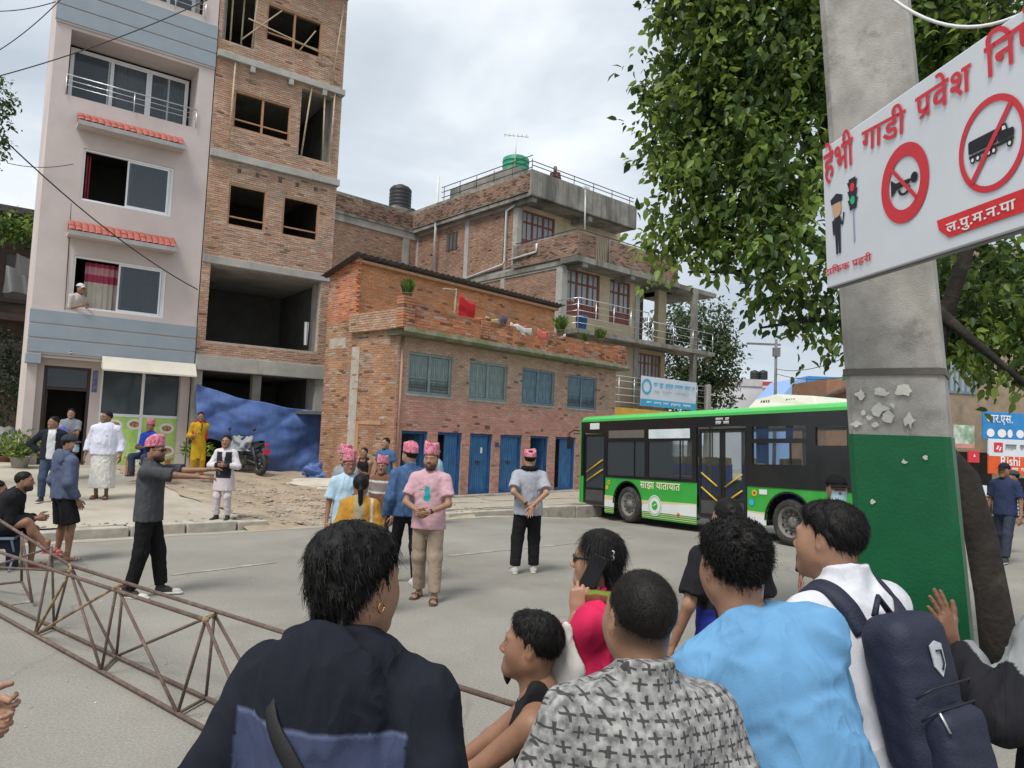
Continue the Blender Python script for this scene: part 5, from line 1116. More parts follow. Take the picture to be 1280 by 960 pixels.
# roof, ends, floor
def roofp(b):
    prof = [(-.0, 2.60), (-.005, 2.66), (.04, 2.72), (.18, 2.76), (BW-.18, 2.76), (BW-.04, 2.72), (BW+.005, 2.66), (BW, 2.60)]
    vs = [(x, y, z) for x in (.0, .05, BLn-.05, BLn) for y, z in [(yy, zz-(.05 if x in (0., BLn) and zz > 2.65 else 0)) for yy, zz in prof]]
    b.add(vs, [(i*8+j, i*8+j+1, (i+1)*8+j+1, (i+1)*8+j)[::-1] for i in range(3) for j in range(7)]+[tuple(range(8)), tuple(range(31, 23, -1))])
part('roof', M_brt, BUS, roofp)
part('ceiling', M_bint, BUS, lambda b: b.box(.05, BLn-.05, .06, BW-.06, 2.42, 2.50)); part('floor', pm('bus_floor', (.10, .10, .10), .8), BUS, lambda b: b.box(.05, BLn-.05, .42, BW-.42, .32, .40).box(.1, 1.2, .07, .42, .32, .39).box(2.7, 6.4, .07, .42, .32, .39))
part('front', M_bgrn, BUS, lambda b: b.box(-.06, 0, 0.0, .09, .2, 2.62).box(-.06, 0, BW-.09, BW, .2, 2.62).box(-.06, 0, .09, BW-.09, .2, 1.05).box(-.06, 0, .09, BW-.09, 2.3, 2.62))
pbox('windscreen', M_bglass, BUS, -.045, -.035, .09, BW-.09, 1.05, 2.3)
part('rear', M_bgrn, BUS, lambda b: b.box(BLn, BLn+.06, 0, BW, .25, 1.5).box(BLn, BLn+.06, 0, BW, 2.35, 2.6).box(BLn, BLn+.06, 0, .12, 1.5, 2.35)); pbox('rear_window', M_glassd, BUS, BLn+.01, BLn+.04, .12, BW-.1, 1.5, 2.35)
# panes and slats
for i, (a, c, z0, z1) in enumerate(wins_b):
    pbox('window_pane', M_bglass, BUS, a, c, .028, .034, z0, z1)
    if i in (0, 1, 2): pbox('window_bar', M_bblk, BUS, a+(c-a)*(.72 if i != 2 else .7), a+(c-a)*(.72 if i != 2 else .7)+.04, .012, .026, z0, z1)
    if i == 1: part('inner_rail', M_yel, BUS, lambda b: b.tube([(a, .12, z0+.08), (c, .12, z0+.06)], .022, 6))
pbox('route_panel', pm('brown_panel', (.13, .12, .105), .5), BUS, 1.28, 2.74, -.006, .0, 2.14, 2.34); pbox('route_panel', pm('route_white', (.60, .66, .68), .4), BUS, 2.92, 4.37, -.006, 0, 2.12, 2.34)
pbox('notice_plate', M_bwht, BUS, .42, .85, -.006, 0, 2.39, 2.56)
npl = pbox('notice_plate', M_bblk, BUS, 5.16, 5.62, -.005, 0, 2.40, 2.57); smudge('faded_print', [1.6, .8], .06, M_bright, npl, 5.19, -.008, 2.495, .4, 6); smudge('faded_print', [1.2, 1.2], .07, M_bright, npl, 5.19, -.008, 2.41, .4, 7)
# doors
def bus_door(x0, x1, z0, z1, rails, y=.045):
    f = MB(); frame_b(f, x0, x1, z0, z1, y, y+.04, .055); f.box(x0+.055, x1-.055, y, y+.04, z0+.055, z0+.42); d = f.build('door', M_bblk, BUS)
    pbox('door_pane', M_bglass, d, x0+.055, x1-.055, y+.018, y+.024, z0+.42, z1-.055)
    pbox('kick_plate', M_iron, d, x0+.08, x1-.08, y-.008, y-.001, z0+.07, z0+.36)
    for (a, za, c, zc) in rails: part('grab_rail', M_yel, d, lambda b: b.tube([(a, y-.02, za), (c, y-.02, zc)], .019, 6))
bus_door(.12, 1.06, .38, 2.26, [(.25, 1.22, .98, 1.56), (.25, .98, .98, 1.30)])
bus_door(4.62, 5.31, .38, 2.32, [(4.72, 1.34, 5.2, 1.06), (4.72, 1.02, 5.2, .74)]); bus_door(5.34, 6.03, .38, 2.32, [(5.44, 1.06, 5.92, 1.34), (5.44, .72, 5.92, 1.0)])
part('stanchion', M_yel, BUS, lambda b: [b.tube([(x, yy, .4), (x, yy, 2.42)], .02, 6) for x, yy in ((1.3, .5), (2.6, 1.4), (4.5, .5), (6.15, .5), (5.3, 1.5), (3.6, 1.45))])
for x, yy in ((1.75, .75), (2.55, .75), (1.75, 1.75), (2.55, 1.75), (3.5, .65), (4.2, .65), (3.5, 1.8), (4.3, 1.8), (6.6, .6), (7.4, .6), (5.4, 1.8), (6.4, 1.8), (7.3, 1.8)):
    st_ = MB().cbox(x-.22, x+.22, yy-.21, yy-.21+.42, .75, .85, .03).box(x+.12, x+.22, yy-.21, yy+.21, .85, 1.55).build('seat', M_seat, BUS, bevel=.03); pbox('headrest', M_seatt, st_, x+.11, x+.23, yy-.19, yy+.19, 1.50, 1.70, bevel=.03)
M_bcurt = pm('bus_curtain', (.03, .20, .48), .8)
for a, c, z0, z1 in ((6.24, 6.55, 1.58, 2.34), (7.0, 7.18, 2.08, 2.34)): part('bus_curtain', M_bcurt, BUS, lambda b: b.grid(lambda u, v: (a+(c-a)*u, .10+.02*math.sin(u*25), z0+(z1-z0)*v), 24, 3))
# air conditioner on the roof
part('roof_cooler', pm('cooler_white', (.60, .60, .50), .6, .06, 2), BUS, lambda b: b.add([(5.95, .15, 2.74), (7.75, .15, 2.70), (7.75, 2.2, 2.70), (5.95, 2.2, 2.74), (6.05, .3, 2.94), (6.6, .3, 3.02), (7.5, .3, 2.93), (7.5, 2.05, 2.93), (6.6, 2.05, 3.02), (6.05, 2.05, 2.94)], [(0, 1, 6, 5, 4), (4, 5, 8, 9), (5, 6, 7, 8), (1, 2, 7, 6), (2, 3, 9, 8, 7), (3, 0, 4, 9)]), bevel=.03)
for i in range(9): x = 6.22+i*.06+(.35 if i > 4 else 0); part('cooler_slot', M_bblk, BUS, lambda b: b.add([(x, .195+.06*.5, 2.82), (x+.03, .195+.03, 2.82), (x+.03+(.03 if i < 2 or i > 4 else -.03), .25, 2.90), (x+(.03 if i < 2 or i > 4 else -.03), .25, 2.90)], [(0, 1, 2, 3)]))
# lettering and emblem
letter('lettering', ['सा', 'झा', ' ', 'या', 'ता', 'या', 'त'], .25, pm('cream_print', (.74, .72, .50), .5, .03, 4, 0), BUS, 2.60, .0015, .90, 1.45)
part('emblem', [M_bwht, M_bgrn, M_bwht], BUS, lambda b: (disc(b, 3.16, .50, .25, .25, -.0055, 32), setattr(b, 'mi', 1), ring(b, 3.16, .5, .205, .222, -.0075, 32), disc(b, 3.16, .5, .11, .11, -.0075, 24), setattr(b, 'mi', 2), poly(b, [(3.08, .47), (3.22, .53), (3.24, .56), (3.10, .50)], -.0095)))
part('badge', [M_yel, M_redw, M_cy, M_bwht], BUS, lambda b: (disc(b, 1.30, .98, .06, .06, .004), disc(b, 1.22, .84, .06, .06, .004), disc(b, 6.27, .98, .07, .07, .004), setattr(b, 'mi', 1), disc(b, 1.30, .98, .025, .025, .001), disc(b, 6.27, .98, .03, .03, .001), setattr(b, 'mi', 2), disc(b, 6.2, .78, .065, .065, .002), setattr(b, 'mi', 3), b.box(6.4, 6.6, .002, .006, .96, 1.06)))
M_amb = pm('amber_lamp', (.60, .16, .02), .3)
for x in (4.0, 6.3): part('marker_lamp', M_amb, BUS, lambda b: b.lathe([(0, -.02), (.035, -.015), (.045, .01)], 12, (x, .0, .36), 'y'))
part('mirror', M_bblk, BUS, lambda b: b.tube([(.0, .1, 2.35), (-.35, .0, 2.38), (-.55, -.05, 2.3), (-.55, -.05, 2.2)], .018, 6).box(-.63, -.47, -.07, -.02, 1.85, 2.2).tube([(0, .1, 2.28), (-.4, 0, 2.3)], .014, 5), bevel=.008)
part('dashboard', M_bblk, BUS, lambda b: b.box(.05, .5, .9, BW-.1, .4, 1.15))

# ================================================================== blue tarpaulin, heap, motorbike
M_tarp = pm('blue_tarpaulin', (.075, .135, .335), .6, .18, 2.5, .2, 25, col2=(.12, .17, .31), spot=.08); M_tarpg = pm('grey_tarpaulin', (.24, .26, .29), .7, .25, 3, .2, 25, col2=(.36, .35, .32), spot=.3)
def TWp(u, z, y=0.0): v = Matrix.Translation(PP) @ Matrix.Rotation(PTH, 4, 'Z') @ Vector((u, y, z)); return v
def tarp_fn(u, v):
    # top edge sags from high left to right; bottom hugs ground on the right, lifted over the bike on the left
    x = 1.98+4.0*u; zt = 3.03-.62*u**.8+(-.10*math.sin(u*math.pi)); zb = .50+.95*(1-sst(u, .10, .60)); z = zb+(zt-zb)*v
    bil = .40*math.sin(math.pi*min(1, (1-v)*1.0))*.5*math.sin(math.pi*min(max(u*.95+.05, 0), 1))+(1-v)*(.35-.15*u)
    y = -.10-bil*.55-.10*abs(math.sin(5*(u*1.0+.65*v)+.6*math.sin(4*v)))-.06*abs(math.sin(10*(u*.8-.5*v)+1+math.sin(3*u)))-.10*mnoise.noise((u*4, v*3, 2.2))-.05*mnoise.noise((u*11, v*7, 5))
    return tuple(TWp(x, z+.05*mnoise.noise((u*5, 7, v*2)), y))
tarp = MB().grid(tarp_fn, 90, 60).build('tarpaulin', [M_tarp], None, solid=.012); tag(tarp, 'large blue tarpaulin draped across the open ground floor of the brick tower', 'tarpaulin')
def lumpy(name, mat, c, rx, ry, rz, seed, label, cat, n=36, amp=.3, rot=0):
    b = MB()
    def f(u, v):
        a = 2*math.pi*u; ph = math.pi*.5*v; d_ = Vector((math.cos(a)*math.cos(ph), math.sin(a)*math.cos(ph), math.sin(ph))); k = 1+amp*mnoise.noise(d_*1.7+Vector((seed, 0, 0)))+amp*.45*mnoise.noise(d_*4.5+Vector((0, seed, 0)))+amp*.2*mnoise.noise(d_*11+Vector((0, seed, 3)))
        X, Y_ = d_.x*rx*k, d_.y*ry*k; return (X*math.cos(rot)-Y_*math.sin(rot), X*math.sin(rot)+Y_*math.cos(rot), d_.z*rz*k-.05)
    o = b.grid(f, n, n//2).build(name, mat); o.location = c; return tag(o, label, cat)
p = Vector(hit(400, 597)); lumpy('tarp_heap', M_tarp, (p.x, p.y, p.z), .62, .5, .45, 3.1, 'crumpled bright blue tarpaulin heap on pale sacking', 'tarpaulin', amp=.55, n=56)
p = Vector(hit(412, 584)); lumpy('tarp_heap', M_tarpg, (p.x, p.y, p.z), .75, .5, .62, 8.2, 'crumpled faded blue grey tarpaulin heap behind the bright blue one', 'tarpaulin', amp=.5, n=56)
p = Vector(hit(412, 606)); lumpy('sand_heap', pm('pale_sand', (.50, .46, .38), .95, .12, 2, .4, 40), (p.x, p.y, p.z-.02), 1.3, .9, .24, 5.5, 'low pale heap of sand and sacking beside the brick house wall', 'sand heap', amp=.3)
# motorbike (rear view, leaning), local x = forward
def motorbike(name, label, loc, rz, body, sc=1.0, cover=None):
    t = thing(name, label, 'motorbike', loc, rz); t.scale = (sc, sc, sc)
    M_ch = pm('engine_grey', (.13, .13, .13), .45, .2, 5, .1, metal=.6)
    for x in (-.63, .63):
        w_ = MB().lathe([(.19, -.045), (.24, -.055), (.285, -.035), (.30, 0), (.285, .035), (.24, .055), (.19, .045)], 28, (x, 0, .30), 'y').build('wheel', M_rub, t)
        part('rim', M_ch, w_, lambda b: (b.lathe([(.175, -.03), (.2, -.035), (.2, .035), (.175, .03), (.175, -.03)], 24, (x, 0, .30), 'y'), b.lathe([(.001, -.05), (.04, -.05), (.04, .05), (.001, .05)], 10, (x, 0, .30), 'y'), [b.tube([(x, 0, .3), (x+.18*math.cos(a), 0, .3+.18*math.sin(a))], .012, 5) for a in [k*math.pi*2/5 for k in range(5)]]))
    part('tank', body, t, lambda b: b.lathe([(0, -.28), (.10, -.22), (.155, -.05), (.15, .1), (.08, .24), (0, .27)], 16, (.18, 0, .82), 'x'))
    part('seat', M_black, t, lambda b: b.add([(-.62, -.10, .84), (.0, -.13, .76), (.0, .13, .76), (-.62, .10, .84), (-.66, -.08, .92), (-.1, -.12, .83), (-.1, .12, .83), (-.66, .08, .92)], [(0, 3, 2, 1), (4, 5, 6, 7), (0, 1, 5, 4), (1, 2, 6, 5), (2, 3, 7, 6), (3, 0, 4, 7)]), bevel=.03)
    part('tail', body, t, lambda b: b.add([(-.55, -.11, .70), (-.05, -.13, .62), (-.05, .13, .62), (-.55, .11, .70), (-.86, -.06, .86), (-.5, -.10, .84), (-.5, .10, .84), (-.86, .06, .86)], [(0, 3, 2, 1), (4, 5, 6, 7), (0, 1, 5, 4), (1, 2, 6, 5), (2, 3, 7, 6), (3, 0, 4, 7)]), bevel=.02)
    part('tail_lamp', M_red, t, lambda b: b.box(-.90, -.855, -.06, .06, .78, .85), bevel=.01); part('number_plate', M_red, t, lambda b: b.box(-.885, -.875, -.10, .10, .56, .70))
    part('engine', M_ch, t, lambda b: b.box(-.15, .25, -.13, .13, .28, .52).lathe([(0, -.16), (.11, -.16), (.11, .16), (0, .16)], 14, (.0, 0, .34), 'y').box(.08, .24, -.09, .09, .5, .68), bevel=.02)
    part('exhaust', M_ch, t, lambda b: b.tube([(.3, -.12, .35), (.0, -.16, .25), (-.3, -.17, .28), (-.75, -.18, .36)], [.025, .03, .05, .055], 10)); part('frame', M_iron, t, lambda b: b.tube([(.63, .07, .3), (.45, .06, .8), (.40, .0, .98)], .025, 7).tube([(.63, -.07, .3), (.45, -.06, .8), (.40, 0, .98)], .025, 7).tube([(-.63, .09, .3), (-.1, .1, .4)], .025, 6).tube([(-.63, -.09, .3), (-.1, -.1, .4)], .025, 6).tube([(-.6, .11, .35), (-.4, .11, .72)], .03, 7).tube([(-.6, -.11, .35), (-.4, -.11, .72)], .03, 7).tube([(.38, -.36, 1.0), (.42, 0, 1.02), (.38, .36, 1.0)], .016, 6))
    part('mudguard', body, t, lambda b: [b.tube([(x+.34*math.cos(a), 0, .3+.34*math.sin(a)) for a in [R(20+k*14) for k in range(10)]], .03, 6) for x in (-.63, .63)]); part('headlamp', M_palepane, t, lambda b: b.lathe([(0, .09), (.07, .07), (.085, 0), (.07, -.08), (0, -.1)], 12, (.52, 0, .92), 'x'))
    part('mirror', M_iron, t, lambda b: [b.tube([(.36, s*.3, 1.0), (.33, s*.36, 1.16)], .008, 5).lathe([(0, -.01), (.05, -.008), (.05, .01), (0, .012)], 10, (.32, s*.37, 1.19), 'x') for s in (-1, 1)])
    return t
p = Vector(hit(318, 594))
motorbike('motorbike', 'dark motorbike parked half under the blue tarpaulin', (p.x-.35, p.y+.3, p.z), R(142), pm('bike_dark', (.03, .03, .035), .35), 1.08)
lumpy('bike_cover', M_tarpg, (p.x-.55, p.y+.45, p.z+.72), .34, .62, .42, 2.2, 'grey plastic cover bunched over the motorbike seat', 'cover', amp=.45, n=48, rot=R(38))

# ================================================================== shop yard things
tank('water_tank', pm('bright_green_plastic', (.02, .30, .07), .45, .08, 3, 0), .36, 1.25, 'green ribbed water drum standing before the menu panel', Vector((gnd(155, 580, .6).x, gnd(155, 580, .6).y-.3, .56)), 9)
def bicycle(loc, rz):
    t = thing('bicycle', 'small bicycle with teal frame leaning by the green menu panel', 'bicycle', loc, rz); fr = pm('teal_frame', (.05, .32, .30), .4)
    for x in (-.44, .44):
        w_ = MB().lathe([(.25, -.02), (.27, -.025), (.285, 0), (.27, .025), (.25, .02), (.25, -.02)], 28, (x, 0, .285), 'y').build('wheel', M_rub, t); part('spokes', M_steel, w_, lambda b: [b.tube([(x, 0, .285), (x+.255*math.cos(a), 0, .285+.255*math.sin(a))], .004, 3) for a in [k*math.pi/7 for k in range(14)]])
    part('frame', fr, t, lambda b: b.tube([(-.44, 0, .285), (-.08, 0, .28), (.33, 0, .72), (-.16, 0, .66), (-.08, 0, .28)], .018, 7).tube([(-.44, 0, .285), (-.16, 0, .66), (-.19, 0, .78)], .015, 6).tube([(.44, 0, .285), (.33, 0, .74), (.31, 0, .88)], .017, 6))
    part('saddle', M_black, t, lambda b: b.cbox(-.32, -.06, -.06, .06, .78, .83, .02), bevel=.015); part('handlebar', M_steel, t, lambda b: b.tube([(.28, -.26, .93), (.31, -.1, .9), (.31, .1, .9), (.28, .26, .93)], .012, 6)); part('pedal', M_iron, t, lambda b: b.tube([(-.08, -.1, .28), (-.02, -.1, .14), (-.02, -.2, .14)], .012, 5).lathe([(0, -.03), (.09, -.03), (.09, -.02), (0, -.02)], 16, (-.08, 0, .28), 'y'))
p = gnd(207, 583, .6); bicycle((p.x-.1, p.y, .58), PTH+R(8))
M_pot = pm('plant_pot', (.38, .36, .32), .9); M_potr = pm('clay_pot', (.30, .13, .08), .9)
def potted(label, px, py, z, r_, h, nl, ls, seed, mat=M_pot, spread=1.0, pal=PAL_LEAF):
    p = gnd(px, py, z); t = thing('potted_plant', label, 'plant', (p.x, p.y, z)); MB().lathe([(0, 0), (r_*.7, 0), (r_, h), (r_*1.1, h), (r_*1.1, h+.03), (r_*.85, h+.03), (r_*.8, h-.02), (0, h-.02)], 16).build('pot', mat, t)
    rg = np.random.RandomState(seed); n = nl; d_ = rg.normal(size=(n, 3)); d_[:, 2] = abs(d_[:, 2])+.3; d_ /= np.linalg.norm(d_, axis=1, keepdims=True); P = np.array([0, 0, h])+d_*rg.uniform(.05, .45*spread, (n, 1))
    c = np.array(pal)[rg.randint(0, len(pal), n)]*rg.uniform(.8, 1.5, (n, 1)); meshobj('leaves', leaves_mesh('leaves', P, d_+rg.normal(0, .5, d_.shape), np.array([0, 0, 1.])+rg.normal(0, .4, d_.shape), ls*rg.uniform(.7, 1.3, n), c), t)['kind'] = 'stuff'
    part('stem', M_bark, t, lambda b: [b.tube([(0, 0, h-.05), (random.uniform(-.1, .1), random.uniform(-.1, .1), h+.25)], .008, 4) for _ in range(4)])
potted('leafy plant in pale pot beside the shop front corner', 243, 590, .6, .16, .38, 320, .12, 1); potted('bushy potted plant in a pale tub by the blue crate', 24, 588, .55, .22, .3, 420, .14, 2, spread=1.5, pal=[(.10, .15, .04), (.16, .2, .06), (.07, .11, .03)])
potted('low leafy plant in a clay pot at the pavement edge of the yard', 5, 583, .5, .2, .25, 320, .14, 4, M_potr, 1.4)
lumpy('grey_sack', M_tarpg, tuple(gnd(8, 570, .55)), .55, .5, .95, 4.4, 'bulging grey sack beside the blue crate', 'sack', amp=.25)
p = gnd(62, 585, .5); o = part('blue_crate', pm('crate_blue', (.015, .06, .22), .5), None, lambda b: (frame_b(b, -.35, .35, 0, .95, -.3, -.26, .06), b.box(-.34, .34, -.27, -.25, .03, .9), b.box(-.35, -.31, -.26, .3, 0, .95), b.box(.31, .35, -.26, .3, 0, .95), b.box(-.31, .31, .26, .3, 0, .95), b.box(-.31, .31, -.26, .26, .02, .06)), bevel=.01); o.location = (p.x, p.y, .5); o.rotation_euler = (0, 0, PTH); tag(o, 'dark blue plastic bin beside the pink column', 'bin')
p = gnd(45, 560, .6); o = part('blue_chair', pm('chair_blue', (.03, .11, .40), .45), None, lambda b: b.box(-.22, .22, -.2, .22, .42, .46).box(-.22, .22, .18, .22, .46, .9).box(-.21, -.17, -.19, -.15, 0, .42).box(.17, .21, -.19, -.15, 0, .42).box(-.21, -.17, .17, .21, 0, .42).box(.17, .21, .17, .21, 0, .42).box(-.22, -.18, -.18, .18, .62, .66).box(.18, .22, -.18, .18, .62, .66), bevel=.012); o.location = (p.x-.5, p.y+.4, .55); o.rotation_euler = (0, .0, R(100)); tag(o, 'blue plastic chair by the grey sack', 'chair')
# red crate at the second door
p = Matrix.Translation(HP) @ Matrix.Rotation(HTH, 4, 'Z') @ Vector((1.45, -.15, .166)); o = part('red_crate', pm('crate_red', (.34, .05, .04), .6), None, lambda b: (frame_b(b, -.18, .18, 0, .28, -.14, -.11, .04), b.box(-.17, .17, -.12, -.1, .1, .14), b.box(-.17, .17, -.12, -.1, .18, .22), b.box(-.18, -.15, -.11, .14, 0, .28), b.box(.15, .18, -.11, .14, 0, .28), b.box(-.15, .15, .11, .14, 0, .28), b.box(-.15, .15, -.11, .11, 0, .03))); o.location = p; o.rotation_euler = (0, 0, HTH); tag(o, 'small red crate on the step by the half open blue door', 'crate')

# ================================================================== washing and plants on the terrace of the house
def HWp(x, y, z): return Matrix.Translation(HP) @ Matrix.Rotation(HTH, 4, 'Z') @ Vector((x, y, z))
def cloth(name, label, x0, x1, y, z0, z1, col, wob=.03, tilt=0.0, group=None):
    b = MB(); b.grid(lambda u, v: tuple(HWp(x0+(x1-x0)*u+wob*math.sin(v*6)*.5, y+wob*math.sin(u*9+v*3)+(.04 if v < .5 else 0), z0+(z1-z0)*v+tilt*u-(.05*math.sin(u*math.pi))*(v))), 16, 8)
    return tag(b.build(name, pm('cloth_%02d%02d%02d' % tuple(int(k*99) for k in col), col, .9, .12, 5, .1, 30), solid=.006), label, 'clothing')
line = MB().tube([HWp(2.6, .9, 6.1), HWp(3.6, .55, 5.75), HWp(6.9, .5, 5.55)], .006, 4).build('washing_line', M_wire); tag(line, 'thin washing line strung above the brick parapet', 'washing line')
o = MB().tube([HWp(2.25, .8, 6.15), HWp(2.85, .85, 6.22)], .025, 6).tube([HWp(2.8, .85, 5.0), HWp(2.82, .85, 6.25)], .03, 6).build('washing_post', M_bamboo); tag(o, 'wooden post holding the washing line beside the red cloth', 'post')
cloth('red_cloth', 'bright red cloth hung high on the washing line', 2.86, 3.5, .7, 5.45, 6.08, (.52, .02, .025), .03, -.18)
cloth('hung_cloth', 'pale yellow cloth hung beside the bright red cloth', 3.85, 4.4, .55, 5.2, 5.55, (.50, .40, .20)); cloth('hung_shirt', 'dark patterned shirt hung high between the red cloth and the white towel', 4.62, 4.85, .6, 5.35, 5.75, (.14, .12, .16), .04)
for nm, lab, x0, x1, z0, z1, c_ in (('white_towel', 'white towel laid over the brick parapet', 4.28, 4.95, 5.02, 5.30, (.62, .60, .58)), ('coral_towel', 'coral towel laid over the brick parapet', 5.25, 5.70, 4.85, 5.30, (.58, .14, .10))): cloth(nm, lab, x0, x1, -.38, z0, z1, c_, .02, -.04)
for nm, lab, x0, x1, c_ in (('white_shirt', 'white shirt hung behind the coral towel', 4.95, 5.25, (.6, .58, .56)), ('pink_shirt', 'pink shirt hung beside the white shirt', 5.28, 5.72, (.55, .12, .20)), ('red_shirt', 'red shirt hung beside the black trousers', 7.0, 7.25, (.55, .03, .04)), ('black_trousers', 'black trousers hung between the red shirt and cream cloth', 7.28, 7.48, (.02, .02, .02)), ('cream_cloth', 'cream cloth hung beside the black trousers', 7.5, 7.8, (.60, .52, .40))): cloth(nm, lab, x0, x1, .5, 5.0, 5.52, c_)
def grass_pot(label, x, y, z, sc, seed):
    p = HWp(x, y, z); t = thing('parapet_plant', label, 'plant', p); MB().lathe([(0, 0), (.10, 0), (.13, .16), (.14, .16), (.14, .18), (0, .18)], 12).build('pot', M_moss, t); rg = np.random.RandomState(seed); n = 160
    d_ = rg.normal(0, .28, (n, 3)); d_[:, 2] = 1; P = np.concatenate([rg.normal(0, .05, (n, 2)), np.full((n, 1), .17)], 1); c = np.array([(.10, .17, .035), (.15, .22, .05), (.07, .13, .03)])[rg.randint(0, 3, n)]*rg.uniform(.8, 1.3, (n, 1))
    D_ = np.concatenate([d_[:, :2], np.ones((n, 1))], 1); s_ = sc*rg.uniform(.5, 1.1, n); meshobj('blades', leaves_mesh('blades', P, D_, rg.normal(size=(n, 3)), s_, c, wf=.22), t)['kind'] = 'stuff'
grass_pot('spiky green plant in a pot at the parapet corner', .05, -.24, 5.36, .42, 1); grass_pot('spiky green plant in a pot beside the red shirt', 6.6, -.22, 5.26, .5, 2); grass_pot('spiky green plant in a pot near the far end of the parapet', 8.85, -.22, 5.24, .42, 3); grass_pot('small weedy plant in a pot on the parapet beside the balcony slab', 8.3, .1, 5.1, .34, 4)
# steel stool seat under the sitting man
p = gnd(22, 712, 0); o = part('folding_stool', pm('stool_blue', (.20, .26, .34), .5, metal=.4), None, lambda b: b.box(-.25, .25, -.2, .2, .40, .43).tube([(-.22, -.18, 0), (-.22, .18, .4)], .014, 6).tube([(-.22, .18, 0), (-.22, -.18, .4)], .014, 6).tube([(.22, -.18, 0), (.22, .18, .4)], .014, 6).tube([(.22, .18, 0), (.22, -.18, .4)], .014, 6)); STOOL = o; o.location = (p.x-.25, p.y-.1, 0); o.rotation_euler = (0, 0, R(20)); tag(o, 'metal stool under the seated man in black', 'stool')
